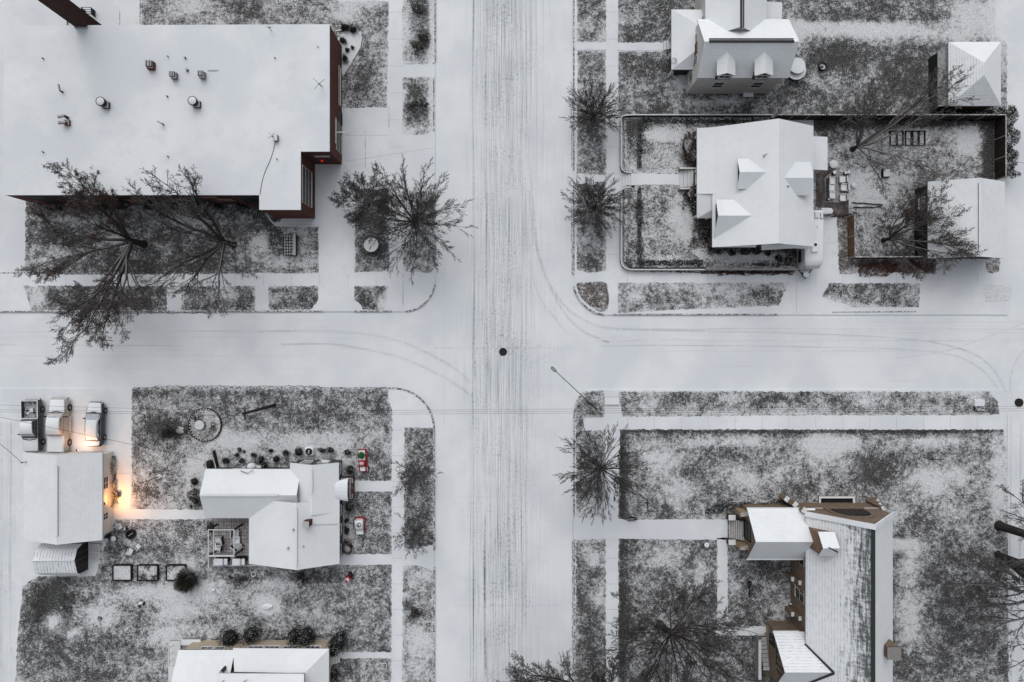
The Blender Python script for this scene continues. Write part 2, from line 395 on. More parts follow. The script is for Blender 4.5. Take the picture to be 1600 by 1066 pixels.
def road(name, X, Y, z, mat, lines_v, lines_h, arcs, wearfn):
    gx, gy = np.meshgrid(X, Y); nx, ny = len(X), len(Y)
    co = np.stack([gx.ravel(), gy.ravel(), np.full(gx.size, z)], 1)
    me = bpy.data.meshes.new(name); me.vertices.add(len(co)); me.vertices.foreach_set('co', co.ravel().astype(np.float32))
    i = np.arange(nx-1)[None, :]+np.arange(ny-1)[:, None]*nx; i = i.ravel()
    q = np.stack([i, i+1, i+nx+1, i+nx], 1).ravel().astype(np.int32)
    me.loops.add(len(q)); me.loops.foreach_set('vertex_index', q)
    me.polygons.add(len(i)); me.polygons.foreach_set('loop_start', np.arange(0, len(q), 4, dtype=np.int32))
    me.update(calc_edges=True); me.validate()
    px = 800+co[:, 0]/S; py = 533-co[:, 1]/S; tr = np.zeros(len(co))
    for k, (x, wd_, st, y0, y1) in enumerate(lines_v):
        m = np.clip((py-y0)/25, 0, 1)*np.clip((y1-py)/25, 0, 1)
        tr = np.maximum(tr, st*m*(.6+.4*wob(py, k+5, 60))*np.exp(-((px-x-wob(py, k, 150)*1.2)/wd_)**2))
    for k, (y, wd_, st, x0, x1) in enumerate(lines_h):
        m = np.clip((px-x0)/25, 0, 1)*np.clip((x1-px)/25, 0, 1)
        tr = np.maximum(tr, st*m*(.6+.4*wob(px, k+50, 60))*np.exp(-((py-y-wob(px, k+30, 150)*1.2)/wd_)**2))
    for k, (pl, wd_, st) in enumerate(arcs):
        tr = np.maximum(tr, st*(.7+.3*wob(px+py, k+80, 50))*np.exp(-(seg_dist(px, py, smooth_pl(pl))/wd_)**2))
    for nm, val in (('track', tr), ('wear', wearfn(px, py))):
        at = me.attributes.new(nm, 'FLOAT', 'POINT'); at.data.foreach_set('value', np.clip(val, 0, 1).astype(np.float32))
    me.materials.append(mat); o = bpy.data.objects.new(name, me); C.objects.link(o); return tag(o, kind='structure')
# ================================================================ GROUND
tag(MB().add([(-900, -900, 0), (900, -900, 0), (900, 900, 0), (-900, 900, 0)], [(0, 1, 2, 3)]).build('ground', M['snow']), kind='structure')
def wear_av(px, py):
    a = np.exp(-((px-787)/40)**2)*.65+.10*np.exp(-((px-785)/70)**2)+.18*np.exp(-((px-750)/20)**2)+.12*np.exp(-((px-850)/60)**2)
    a += .45*np.exp(-((px-783)/20)**2-((py-880)/50)**2)+.3*np.exp(-((px-780)/14)**2-((py-970)/60)**2)+.3*np.exp(-((px-782)/26)**2-((py-575)/70)**2)
    a += .25*np.exp(-((px-795)/30)**2-((py-60)/120)**2)+.15*np.exp(-((px-706)/30)**2-((py-560)/60)**2)
    return a
A_ARCS = [([(826, 300), (832, 350), (838, 385), (852, 431), (870, 470), (891, 500), (915, 520), (950, 535)], 1.6, .38),
          ([(832, 310), (840, 389), (855, 437), (882, 478), (912, 500), (945, 512), (999, 515), (1100, 517)], 1.7, .40),
          ([(828, 380), (834, 434), (846, 470), (870, 500), (885, 521)], 1.0, .22),
          ([(400, 518), (485, 517), (522, 518), (583, 524), (632, 536), (668, 552), (705, 572), (734, 596)], 1.9, .28),
          ([(440, 539), (510, 537), (558, 544), (595, 551), (632, 561), (668, 577), (705, 596), (736, 618)], 1.8, .3),
          ([(820, 575), (850, 558), (880, 545), (960, 541)], .9, .2)]
AV_V = [(739.5, .8, .75, -200, 1500), (741, 1.0, .85, 505, 600), (759.5, .9, .5, -200, 620), (759, 1.5, .8, 545, 650), (758, 1.4, .75, 790, 1066), (745, .8, .25, 560, 1400),
        (735, .7, .3, 640, 1400), (795, .9, .35, -200, 1400), (799, .8, .3, -200, 500), (815, 1.0, .42, -200, 1400), (822, .8, .28, -200, 1000), (830, .9, .25, -200, 560),
        (838, .8, .22, -200, 330), (771, .8, .22, -200, 500), (779, .8, .18, 600, 1300), (805, .7, .22, 600, 1300), (789, .7, .2, -200, 400), (821, 1.3, .4, 880, 950), (694, .6, .16, 400, 680), (848, .8, .12, -200, 300)]
AV_H = [(524, .6, .2, 660, 850), (543.5, .6, .2, 660, 895), (946, .7, .12, 690, 880), (775, .6, .1, 690, 860), (170, .6, .08, 690, 860)]
ROAD_E = .004
X = np.linspace(-9.2, 7.3, 196)
Y = np.concatenate([np.linspace(-400, -43, 12), np.arange(-42, 43, .2), np.linspace(44, 400, 12)])
road('avenue', X, Y, ROAD_E, M['avenue'], AV_V, AV_H, A_ARCS, wear_av)
E_ARCS = A_ARCS[:2]+[([(940, 541), (1060, 540), (1300, 543), (1450, 549), (1520, 568), (1560, 610), (1572, 660)], 1.0, .3),
          ([(980, 515), (1100, 517), (1200, 520), (1400, 528), (1500, 545), (1545, 570), (1570, 610), (1578, 660)], 1.1, .35),
          ([(1580, 660), (1578, 600), (1590, 560), (1620, 530)], 1.0, .3), ([(1400, 560), (1480, 548), (1560, 520), (1600, 505)], .9, .2)]
EH = [(515, .9, .3, 960, 1700), (533, .9, .22, 960, 1700), (520, .8, .15, 1100, 1700), (548, .8, .15, 1000, 1500), (503, .7, .18, 1300, 1700), (572, .8, .1, 1000, 1450), (595, 1.0, .16, 1350, 1440)]
WH = [(518, 1.0, .16, -100, 420), (539, 1.0, .16, -100, 450), (528, .8, .1, -100, 600), (556, .8, .12, -100, 560), (575, .8, .08, 100, 500)]
def wear_st(px, py): return .10*np.exp(-((py-530)/30)**2)+.05
Yh = np.arange(-5.9, 3.6, .085)
road('street', np.concatenate([np.linspace(7.3, 62, 274), np.linspace(63, 400, 10)]), Yh, ROAD_E, M['street'], [], EH, E_ARCS, wear_st)
road('street', np.concatenate([np.linspace(-400, -63, 10), np.linspace(-62, -9.2, 265)]), Yh, ROAD_E, M['street'], [], WH, A_ARCS[3:5], wear_st)
def wear_al(px, py): return .22+.1*np.exp(-((px-10)/12)**2)
ALV = [(3, 1.2, .22, 600, 1400), (18, 1.2, .25, 600, 1400), (-8, 1, .2, 600, 1400)]
road('alley', np.linspace(w(-60, 0).x, w(26, 0).x, 60), np.linspace(-60, w(0, 660).y, 180), GZ+.004, M['avenue'], ALV, [], [], wear_al)
ALE = [(1574, 1.1, .35, 640, 1400), (1579, .8, .3, 640, 1400), (1594, 1.2, .35, 640, 1400), (1588, 1.3, .3, -200, 500), (1600, 1.2, .3, -200, 500)]
road('alley', np.linspace(w(1566.5, 0).x, w(1640, 0).x, 70), np.linspace(-60, -5.92, 180), .004, M['avenue'], ALE, [], [], wear_al)
# pavement blocks with rounded kerb corners
def arc(cx, cy, r, a0, a1, n=14): return [(cx+r*math.cos(math.radians(a0+(a1-a0)*i/n)), cy+r*math.sin(math.radians(a0+(a1-a0)*i/n))) for i in range(n+1)]
NWc = arc(630, 437, 50, 0, 90); SWc = arc(615, 670, 63, -90, 0); NEc = [(897, 452), (901, 462), (908, 472), (918, 482), (930, 489), (944, 492)]; SEc = [(944, 609), (925, 609), (912, 614), (903, 624), (898, 638), (897, 650)]
BL = {'nw': [(-3000, -3000), (680, -3000)]+NWc+[(-3000, 487)], 'sw': [(-3000, 607)]+SWc+[(678, 3500), (-3000, 3500)],
      'ne': [(897, -3000), (1574, -3000), (1574, 492)]+NEc[::-1]+[], 'se': [(1566, 609)]+SEc+[(897, 3500), (1566, 3500)]}
for poly in BL.values():
    P = [w(a, b).xy for a, b in poly]
    if sum(P[i].x*P[(i+1) % len(P)].y-P[(i+1) % len(P)].x*P[i].y for i in range(len(P))) < 0: P = P[::-1]
    mb = MB().prism([tuple(p) for p in P], 0, GZ); tag(mb.build('pavement', M['path_snow']), kind='structure')
def strip_mesh(pl, wid, z0, z1, mi=0, mb=None):
    P = [w(a, b).xy for a, b in pl]; mb = mb or MB(); L = []; R = []
    for i, p in enumerate(P):
        d = (P[min(i+1, len(P)-1)]-P[max(i-1, 0)]).normalized(); nr = Vector((-d.y, d.x))*wid/2; L.append(p+nr); R.append(p-nr)
    b = len(mb.v)
    for l, r in zip(L, R): mb.v += [(l.x, l.y, z0), (l.x, l.y, z1), (r.x, r.y, z1), (r.x, r.y, z0)]
    for i in range(len(P)-1):
        for j in range(3): mb.f.append([b+i*4+j, b+i*4+j+1, b+i*4+4+j+1, b+i*4+4+j][::-1]); mb.m.append(mi)
    mb.f.append([b, b+1, b+2, b+3]); mb.f.append([b+(len(P)-1)*4+k for k in (3, 2, 1, 0)]); mb.m += [mi, mi]
    return mb
def kerb(pl, wid=.16, h=.035): tag(strip_mesh(pl, wid, -.01, GZ+h).build('kerb', M['kerb']), kind='structure')
kerb([(-100, 487), (200, 487), (505, 486.5)]); kerb([(553, 486.5), (612, 486.5)]); kerb(arc(630, 437, 50, 8, 85))
kerb([(680, -100), (680, 96), (677, 101)]); kerb([(678, 122), (678, 206)])
kerb([(209, 606.5), (400, 606.5), (613, 606.5)]+SWc[1:]+[(678.5, 760), (678.5, 860)], .2); kerb([(678.5, 886), (678.5, 1300)], .2)
kerb([(896.5, -100), (896.5, 266)]); kerb([(896.5, 290), (896.5, 430)]); kerb([(897, 447)]+NEc, .2); kerb([(958, 491.5), (1215, 491.5)]); kerb([(1300, 488), (1430, 487)], .12)
kerb([(897.5, 1300), (897.5, 842)], .22); kerb([(897, 810), (897, 655), (898, 640), (903, 624), (912, 614)], .2)
def wiggle(pl, sd_, a=1.2, stp=6):
    r = random.Random(sd_); out = []
    for (ax, ay), (bx, by) in zip(pl[:-1], pl[1:]):
        k = max(1, int(math.hypot(bx-ax, by-ay)/stp))
        for i in range(k): out.append((ax+(bx-ax)*i/k+r.uniform(-a, a)*(abs(by-ay) > abs(bx-ax)), ay+(by-ay)*i/k+r.uniform(-a, a)*(abs(bx-ax) > abs(by-ay))))
    return out+[pl[-1]]
# broken gutter edges where snow has slid off
for i, pl in enumerate([[(894, 845), (895, 1066)], [(240, 604), (500, 603.5)], [(225, 489), (330, 489.5)], [(893, 170), (893, 262)], [(893, 330), (894, 430)]]):
    tag(strip_mesh(wiggle(pl, i), .10, .002, .03).build('gutter_ice', M['kerb']), kind='structure')
for pl, wd_ in [([(0, 427), (44, 426)], .18), ([(220, -60), (220, 38)], .14), ([(554, 447), (554, 470)], .05), ([(571, 205), (571, 262)], .05), ([(608, 168), (608, 200)], .05), ([(630, 428), (630, 484)], .06), ([(208, 615), (208, 790)], .08)]:
    tag(strip_mesh(pl, wd_, .1, GZ+.012).build('paving_joint', M['kerb']), kind='structure')
# ---- paving joints in the sidewalks
JM = m_plain('joint_line', (.38, .39, .42), .9)  # plain grey for the thin sidewalk joint lines
mb = MB()
def joint(x0, y0, x1, y1): strip_mesh([(x0, y0), (x1, y1)], .035, .115, GZ+.004, 0, mb)
for y in list(range(20, 440, 42)): joint(948, y, 965, y); joint(609, y, 629, y)
for y in list(range(672, 1066, 40)): joint(613, y, 630, y); joint(948, y, 965, y)
for x in list(range(980, 1560, 42)): joint(x, 424, x, 442); joint(x, 652, x, 669)
for x in list(range(60, 600, 44)): joint(x, 429, x, 446)
joint(540, 212, 608, 212); joint(540, 253, 680, 231); joint(536, 257, 552, 274); joint(1244, 424, 1244, 490); joint(1291, 380, 1310, 380); joint(895, 812, 895, 841)
tag(mb.build('paving_joint', JM), kind='structure')
# ================================================================ LAWNS
LZ = GZ+.02
L = lambda poly, **k: sheet('lawn', poly, k.pop('z', LZ), M[k.pop('mat', 'lawn')], **k)
L([(222, -60), (530, -60), (530, 3), (608, 3), (605, 168), (500, 170), (500, 60), (222, 60)], snow=.47, blobs=[(300, 10, 30, 15, .25), (390, 20, 30, 20, -.25), (545, 20, 20, 20, .3), (570, 130, 20, 40, -.15)], seed=2)
L([(629, -60), (680, -60), (679, 88), (671, 100), (629, 101)], snow=.5, blobs=[(660, 10, 14, 25, -.4), (660, 65, 12, 20, -.35), (645, 85, 14, 10, -.2), (635, 40, 6, 40, .3), (676, 40, 4, 90, .5)], seed=3, round_=.4)
L([(629, 121), (677, 121), (677, 200), (667, 212), (629, 209)], snow=.5, blobs=[(650, 160, 16, 30, -.4), (635, 205, 20, 8, .3), (676, 160, 4, 90, .5)], seed=4, round_=.4)
L([(42, 300), (440, 300), (440, 343), (430, 352), (498, 354), (498, 427), (40, 430)], snow=.33, blobs=[(180, 375, 20, 10, .45), (405, 380, 14, 14, .75), (440, 410, 60, 12, .25), (120, 345, 70, 8, .25), (290, 345, 60, 14, .25), (250, 420, 60, 10, -.25), (80, 400, 40, 20, .25), (475, 375, 20, 30, .22)], seed=5)
for i, (a, b, s_) in enumerate([(38, 262, .32), (284, 400, .38)]): L([(a, 447), (b, 447), (b-1, 485), (a+12*(i == 0), 485)], snow=s_, blobs=[(350, 460, 20, 12, .5), (60, 465, 14, 20, .5), (230, 460, 30, 10, .1)], seed=6+i)
L([(420, 447), (498, 447), (498, 468), (487, 484), (421, 484)], snow=.38, seed=8, round_=.3)
L([(554, 447), (607, 447), (604, 470), (600, 484), (567, 484), (565, 477), (555, 469)], snow=.33, blobs=[(598, 475, 7, 9, .8), (605, 450, 5, 10, .4)], seed=9, round_=.2)
L([(555, 296), (608, 296), (609, 424), (555, 426)], snow=.36, blobs=[(582, 384, 12, 12, -.4)], seed=10)
L([(631, 296), (681, 300), (682, 405), (676, 427), (631, 425)], snow=.42, blobs=[(640, 330, 8, 60, .25)], seed=11, round_=.5)
# NE
L([(902, -60), (947, -60), (947, 66), (901, 66)], snow=.4, seed=12)
L([(902, 80), (946, 80), (947, 274), (901, 271)], snow=.42, blobs=[(925, 190, 15, 12, -.2), (925, 100, 12, 12, .1)], seed=13)
L([(901, 288), (946, 284), (947, 424), (920, 427), (901, 422)], snow=.45, blobs=[(925, 410, 20, 14, -.3), (910, 380, 10, 20, .1)], seed=14, round_=.3)
sheet('lawn', [(899, 442), (948, 441), (952, 470), (948, 486), (936, 488), (918, 476), (905, 463)], LZ, M['lawn_brown'], snow=.3, seed=15, round_=.5)
L([(966, 442), (1232, 442), (1216, 478), (1060, 484), (965, 489)], snow=.47, blobs=[(990, 465, 14, 10, .35), (1050, 465, 25, 10, -.15), (1100, 450, 60, 8, .2), (1160, 465, 40, 15, -.1), (1145, 462, 12, 8, .25)], seed=16)
L([(1294, 443), (1436, 443), (1435, 480), (1330, 480), (1284, 464)], snow=.36, blobs=[(1425, 460, 14, 20, .3), (1300, 470, 20, 8, .3), (1320, 478, 60, 4, .3)], seed=17)
sheet('lawn', [(1539, 445), (1580, 447), (1575, 470), (1538, 472)], LZ, M['lawn'], snow=.9, seed=18)
L([(966, -60), (1556, -60), (1553, 50), (1572, 70), (1572, 190), (966, 183), (966, 82), (1045, 82), (1045, 67), (965, 67)], snow=.36, blobs=[(1330, 46, 90, 8, .6), (1420, 52, 90, 14, .35), (1520, 30, 40, 30, .5), (1240, 55, 30, 30, .3), (1400, 10, 60, 14, -.1), (1300, 85, 60, 20, -.25), (1400, 120, 40, 30, -.15), (1065, 128, 8, 12, .7), (1110, 160, 60, 8, .3), (1290, 130, 60, 20, .1), (1465, 130, 8, 24, .6), (1560, 20, 14, 80, .7), (985, 10, 20, 30, .15), (1010, 120, 30, 30, -.1), (1250, 50, 15, 10, .3), (1440, 100, 20, 20, -.2)], seed=19, grid=.8)
RZ = .62      # the corner yard is raised behind a low wall
sheet('lawn', [(974, 188), (1200, 190), (1200, 274), (990, 273), (974, 268)], RZ, M['lawn'], snow=.5, blobs=[(1030, 215, 35, 9, .5), (1000, 200, 20, 25, -.5), (982, 200, 6, 60, -.2), (1030, 250, 30, 10, .05), (1130, 190, 140, 6, -.5)], seed=20, thick=.5)
sheet('lawn', [(990, 291), (1080, 290), (1200, 300), (1239, 385), (1239, 419), (985, 419), (974, 410), (974, 292)], RZ, M['lawn'], snow=.47, blobs=[(1020, 345, 25, 30, .05), (1000, 350, 3, 90, -.6), (982, 350, 8, 90, -.1), (1056, 330, 10, 20, .4), (1068, 368, 10, 16, .45), (1030, 408, 60, 5, .3), (1000, 412, 70, 8, -.25)], seed=21, thick=.5)
sheet('flower_bed', [(1066, 292), (1120, 292), (1240, 380), (1239, 418), (1100, 412), (1075, 395), (1080, 370), (1064, 330)], RZ+.02, M['mulch'], snow=.30, blobs=[(1072, 345, 12, 25, .5), (1150, 405, 60, 8, .5), (1200, 402, 30, 8, .3), (1095, 350, 18, 12, -.3), (1085, 400, 18, 14, .5)], seed=22, jit=.15)
sheet('lawn', [(1270, 187), (1553, 187), (1553, 282), (1470, 282), (1450, 404), (1326, 404), (1324, 338), (1270, 338)], LZ, M['lawn_dark'], snow=.48, blobs=[(1420, 190, 200, 7, -.9), (1545, 240, 12, 50, -.8), (1512, 220, 22, 24, .45), (1350, 290, 40, 18, .5), (1420, 215, 30, 14, .4), (1385, 380, 60, 25, -.15), (1400, 405, 60, 10, -.2), (1440, 340, 8, 60, -.5), (1350, 318, 30, 5, .5), (1300, 210, 20, 20, -.3), (1380, 350, 50, 12, .1)], seed=23)
L([(1307, 338), (1324, 338), (1325, 404), (1462, 404), (1462, 428), (1390, 426), (1310, 429)], mat='lawn_brown', snow=.36, blobs=[(1350, 424, 25, 4, .6), (1380, 415, 50, 10, -.2)], seed=24)
L([(1539, 403), (1562, 403), (1560, 424), (1550, 428), (1540, 424)], mat='lawn_brown', snow=.38, seed=25)
L([(985, 424), (1240, 424), (1240, 427), (1100, 428), (1060, 426)], mat='lawn_brown', snow=.2, seed=26)
# SE
L([(899, 630), (908, 612), (944, 610), (944, 652), (913, 652), (912, 672), (899, 672)], snow=.42, seed=27, round_=.3)
L([(912, 672), (946, 672), (947, 808), (900, 808), (900, 672)], snow=.42, blobs=[(925, 720, 14, 30, -.2), (920, 795, 20, 14, .35)], seed=28)
L([(966, 612), (1545, 612), (1558, 628), (1560, 648), (1200, 649), (972, 651)], snow=.42, blobs=[(1010, 635, 20, 6, .2), (1260, 640, 40, 6, .3), (1350, 628, 12, 8, .4), (1140, 620, 15, 12, .3), (1500, 615, 60, 6, .3), (1430, 640, 70, 6, .2), (1100, 645, 130, 4, .2)], seed=29)
L([(968, 671), (1566, 671), (1572, 700), (1576, 1200), (966, 1200), (966, 842), (966, 809)], snow=.42, blobs=[
    (1270, 673, 320, 4, -.6), (972, 740, 6, 70, -.5), (972, 1000, 6, 180, -.5), (1030, 720, 30, 25, .35), (1055, 770, 25, 20, .35), (1140, 690, 90, 7, .3), (1300, 695, 40, 14, .6), (1290, 720, 30, 20, .2), (1130, 720, 40, 30, -.05), (1160, 745, 30, 20, .3),
    (1210, 730, 30, 20, .1), (1360, 720, 30, 14, -.1), (1370, 740, 30, 18, -.3), (1470, 750, 45, 22, .4), (1400, 800, 20, 20, .15), (1400, 850, 22, 6, .9), (1420, 880, 16, 30, .25), (1422, 960, 16, 60, .28), (1480, 900, 50, 60, -.12), (1500, 800, 40, 20, .1),
    (1450, 690, 60, 8, .3), (1080, 735, 16, 12, -.3), (1085, 785, 10, 10, -.3), (1520, 1010, 60, 60, -.12), (1560, 760, 10, 80, .4), (1030, 870, 35, 20, .15), (1095, 900, 10, 30, .25), (1060, 940, 50, 20, -.15), (1210, 890, 20, 15, -.2), (1215, 950, 25, 12, .1), (1195, 850, 20, 10, -.5), (1030, 1040, 30, 30, .1),
    (1180, 1020, 14, 40, -.2), (1440, 1030, 50, 40, -.1)], seed=30, grid=.7)
L([(900, 843), (946, 842), (947, 1200), (898, 1200)], snow=.40, blobs=[(925, 870, 12, 12, .35), (935, 935, 8, 8, .4), (925, 960, 20, 30, -.15), (925, 1010, 20, 30, -.2)], seed=31)
# SW
L([(207, 607), (606, 607), (608, 625), (613, 645), (611, 1200), (20, 1200), (28, 1000), (37, 915), (60, 900), (150, 900), (168, 845), (180, 812), (207, 811)], snow=.43, blobs=[
    (265, 672, 30, 20, -.5), (500, 645, 90, 16, -.12), (430, 612, 220, 5, -.1), (470, 685, 150, 10, .3), (360, 700, 30, 15, .35), (280, 700, 30, 14, .1), (300, 750, 20, 24, .35), (320, 725, 20, 14, .5), (250, 790, 40, 8, .15), (480, 705, 60, 10, .35), (240, 640, 30, 14, .1), (340, 735, 10, 10, .4),
    (590, 740, 20, 30, -.05), (540, 720, 12, 30, .25), (590, 800, 16, 30, .05), (540, 820, 12, 40, .3), (500, 905, 90, 12, -.15), (430, 915, 120, 7, .3), (300, 880, 16, 16, .3), (200, 860, 60, 8, -.2), (170, 870, 20, 10, .1), (240, 925, 60, 12, .35), (280, 950, 40, 20, .3),
    (420, 945, 16, 10, .9), (360, 935, 60, 20, .15), (85, 975, 16, 16, .85), (80, 950, 30, 40, -.5), (115, 990, 8, 6, .6), (150, 960, 30, 20, .3), (130, 1040, 70, 30, -.15), (45, 1000, 8, 80, -.2), (255, 990, 30, 12, .4), (250, 1040, 30, 20, .15), (560, 960, 40, 30, -.05), (500, 960, 60, 20, .1), (190, 1000, 30, 14, -.2), (330, 985, 40, 8, .25)], seed=32, grid=.7)
L([(632, 668), (678, 669), (678, 850), (655, 857), (632, 857)], snow=.40, blobs=[(645, 740, 16, 20, -.15), (645, 830, 16, 20, -.15)], seed=33)
L([(630, 884), (650, 883), (678, 889), (678, 1200), (627, 1200)], snow=.47, blobs=[(655, 900, 12, 12, .25), (650, 960, 8, 10, -.2), (655, 1000, 16, 20, .3), (650, 1040, 20, 14, .1)], seed=34)
# paths laid over the lawns
pth = lambda poly, **k: sheet('path', poly, k.pop('z', LZ+.02), M['path_snow'], jit=.055, step=.28, grid=3, **k)
pth([(205, 795), (322, 796), (322, 811), (180, 811), (180, 740), (207, 740)])
pth([(548, 751), (613, 751), (613, 768), (548, 768)]); pth([(508, 866), (613, 865), (613, 882), (508, 882)]); pth([(530, 1018), (613, 1018), (613, 1028), (530, 1028)])
pth([(900, 811), (1136, 811), (1136, 843), (900, 841)]); pth([(1120, 840), (1136, 840), (1137, 975), (1120, 975)]); pth([(1118, 976), (1198, 978), (1198, 993), (1118, 992)])
pth([(964, 68), (1047, 69), (1047, 81), (964, 80)]); pth([(898, 68), (948, 69), (948, 79), (898, 79)])
pth([(989, 273), (1062, 274), (1062, 291), (989, 291)], z=RZ+.03, thick=.2)
pth([(944, 610.5), (966, 610.5), (968, 672), (945, 672)], z=LZ+.02)
pth([(528, 60), (541, 48), (566, 52), (565, 72), (537, 118), (526, 110)], z=LZ+.02)
pth([(424, 343), (430, 348), (498, 345), (498, 354), (432, 353)], z=LZ+.025)
pth([(20, 845), (170, 845), (176, 870), (150, 900), (60, 900), (37, 915), (20, 905)], z=LZ-.012)
# stone rim round the curved shrub bed
tag(strip_mesh([(525, 50), (541, 47), (560, 50), (566, 60), (563, 76), (550, 98), (537, 119)], .12, .1, LZ+.12).build('edging', M['stone']), 'pale stone edging curving round the shrub bed beside the red brick hall', 'edging')
tag(strip_mesh([(415, 330), (424, 345), (432, 353.5), (470, 354), (499, 354.5)], .14, .1, LZ+.14).build('edging', M['stone']), 'dark bent edging strip at the south tip of the red brick hall', 'edging')
# ================================================================ BUILDINGS
def base_at(px, py): return w(px, py, 0)
def gable(parent, x0, x1, y0, y1, axis, r, zr, ze, ze2=None, roof='r_x', wall='siding_white', inset=.3, t=.16, zb=0, fascia='fascia', walls=True, oh=.3, name='roof', dx=0, vent=None):
    """x0,x1,y0,y1 = pixels of the roof outline at its eaves; r = ridge pixel. ze at x0/y0(top) side, ze2 at the other"""
    ze2 = ze if ze2 is None else ze2; mb = MB(); wb = MB()
    if axis == 'y':      # ridge runs north-south
        a, b, c = w(x0, 0, ze).x, w(r, 0, zr).x, w(x1, 0, ze2).x; zm = (ze+ze2)/2; n, s = w(0, y0, zm).y, w(0, y1, zm).y
        if vent is not False: pass
        mb.slab([(a, n, ze), (b, n, zr), (b, s, zr), (a, s, ze)], t); mb.slab([(b, n, zr), (c, n, ze2), (c, s, ze2), (b, s, zr)], t)
        k1, k2 = (zr-ze)/(b-a), (zr-ze2)/(c-b); za, zc, zt = ze+k1*inset-t, ze2+k2*inset-t, zr-t
        p = [(a+inset, zb), (a+inset, za), (b, zt), (c-inset, zc), (c-inset, zb)]; n2, s2 = n-oh, s+oh
        wb.add([(x, n2, z) for x, z in p]+[(x, s2, z) for x, z in p], [(0, 1, 2, 3, 4), (9, 8, 7, 6, 5), (0, 5, 6, 1), (3, 8, 9, 4)])
        geo = dict(w=a+inset, e=c-inset, n=n2, s=s2, rx=b)
        rid = [(b, n, zr), (b, s, zr)]
    else:                # ridge runs east-west
        a, b, c = w(0, y0, ze).y, w(0, r, zr).y, w(0, y1, ze2).y; zm = (ze+ze2)/2; W_, E_ = w(x0, 0, zm).x, w(x1, 0, zm).x
        mb.slab([(W_, a, ze), (W_, b, zr), (E_, b, zr), (E_, a, ze)], t); mb.slab([(W_, b, zr), (W_, c, ze2), (E_, c, ze2), (E_, b, zr)], t)
        k1, k2 = (zr-ze)/(a-b), (zr-ze2)/(b-c); za, zc, zt = ze+k1*inset-t, ze2+k2*inset-t, zr-t
        p = [(a-inset, zb), (a-inset, za), (b, zt), (c+inset, zc), (c+inset, zb)]; W2, E2 = W_+oh, E_-oh
        wb.add([(W2, y, z) for y, z in p]+[(E2, y, z) for y, z in p], [(4, 3, 2, 1, 0), (5, 6, 7, 8, 9), (1, 6, 5, 0), (4, 9, 8, 3)])
        geo = dict(w=W2, e=E2, n=a-inset, s=c+inset, ry=b)
        rid = [(W_, b, zr), (E_, b, zr)]
    ro = mb.build(name, [M[roof], M[fascia]], parent)
    if walls: wb.build('wall', M[wall], parent)
    geo['roof'] = ro; geo['rid'] = rid; return geo
def ridge_vent(parent, p, q, wid=.16, h=.07, mat='ridgevent'):
    p, q = Vector(p), Vector(q); mb = MB(); d = (q-p).normalized(); nr = Vector((-d.y, d.x, 0))*wid
    vs = []
    for c in (p, q):
        for s_, z in ((-1, -.03), (-1, h), (0, h+.04), (1, h), (1, -.03)): vs.append(c+nr*s_+Vector((0, 0, z)))
    mb.add(vs, [(4, 3, 2, 1, 0), (5, 6, 7, 8, 9)]+[(i, i+1, i+6, i+5) for i in range(4)]); return mb.build('ridge_vent', M[mat], parent)
def window(parent, face, u, z0, z1, c, wd_, frame='white', pane='glass', t=.05, mull=1, rails=1, name='window'):
    """face n/s/e/w at plane coordinate c, centred on u"""
    f = .09; sg = 1 if face in 'ne' else -1; a, b = u-wd_/2, u+wd_/2
    def bx(mb, u0, u1, z0_, z1_, d0, d1):
        if face in 'ns': mb.box(u0, u1, c+sg*d0, c+sg*d1, z0_, z1_)
        else: mb.box(c+sg*d0, c+sg*d1, u0, u1, z0_, z1_)
    mb = MB(); bx(mb, a-f, a, z0-f, z1+f, -.02, t); bx(mb, b, b+f, z0-f, z1+f, -.02, t); bx(mb, a, b, z0-f, z0, -.02, t+.05); bx(mb, a, b, z1, z1+f, -.02, t)
    for i in range(mull): x = a+(b-a)*(i+1)/(mull+1); bx(mb, x-.025, x+.025, z0, z1, .012, t-.01)
    for i in range(rails): z = z0+(z1-z0)*(i+1)/(rails+1); bx(mb, a, b, z-.025, z+.025, .014, t-.008)
    fr = mb.build(name, M[frame], parent); pb = MB(); bx(pb, a, b, z0, z1, -.02, .01); pb.build('pane', M[pane], fr); return fr
def steps(parent, x0, x1, y0, y1, z0, z1, n, axis, mat='concrete', name='steps'):
    """world extents; rises towards x1 (axis x) or y1 (axis y)"""
    mb = MB()
    for i in range(n):
        t0 = i/n; t1 = 1; z = z0+(z1-z0)*(i+1)/n; zb = z0-.02 if i == 0 else z0+(z1-z0)*i/n
        if axis == 'x': mb.box(x0+(x1-x0)*t0+(.0), x1, y0, y1, zb, z)
        else: mb.box(x0, x1, y0+(y1-y0)*t0, y1, zb, z)
    return mb.build(name, M[mat], parent)
# ---------------------------------------------------------------- red brick hall (north-west)
hz = 5.6
hall = thing('brick_hall', 'large dark red brick hall with a wide flat snowy roof and a tall chimney', 'building', base_at(450, 250))
out = [(6, 40), (515, 38), (515, 237), (470, 237), (470, 328), (405, 328), (405, 305), (6, 305)]
RP = [w(a, b, hz).xy for a, b in out]; RP = RP[::-1]
MB().prism([tuple(p) for p in RP], hz-.14, hz, 1, 0).build('roof', [M['r_flat'], M['fascia']], hall)
cen = Vector((-40, 27))
def inset_poly(P, d):
    n = len(P); o = []
    for i in range(n):
        a, b, c = P[i-1], P[i], P[(i+1) % n]; e1 = (b-a).normalized(); e2 = (c-b).normalized(); n1 = Vector((-e1.y, e1.x)); n2 = Vector((-e2.y, e2.x))
        o.append(b+(n1+n2)/(1+n1.dot(n2))*d)
    return o
ar = sum(RP[i].x*RP[(i+1) % len(RP)].y-RP[(i+1) % len(RP)].x*RP[i].y for i in range(len(RP)))
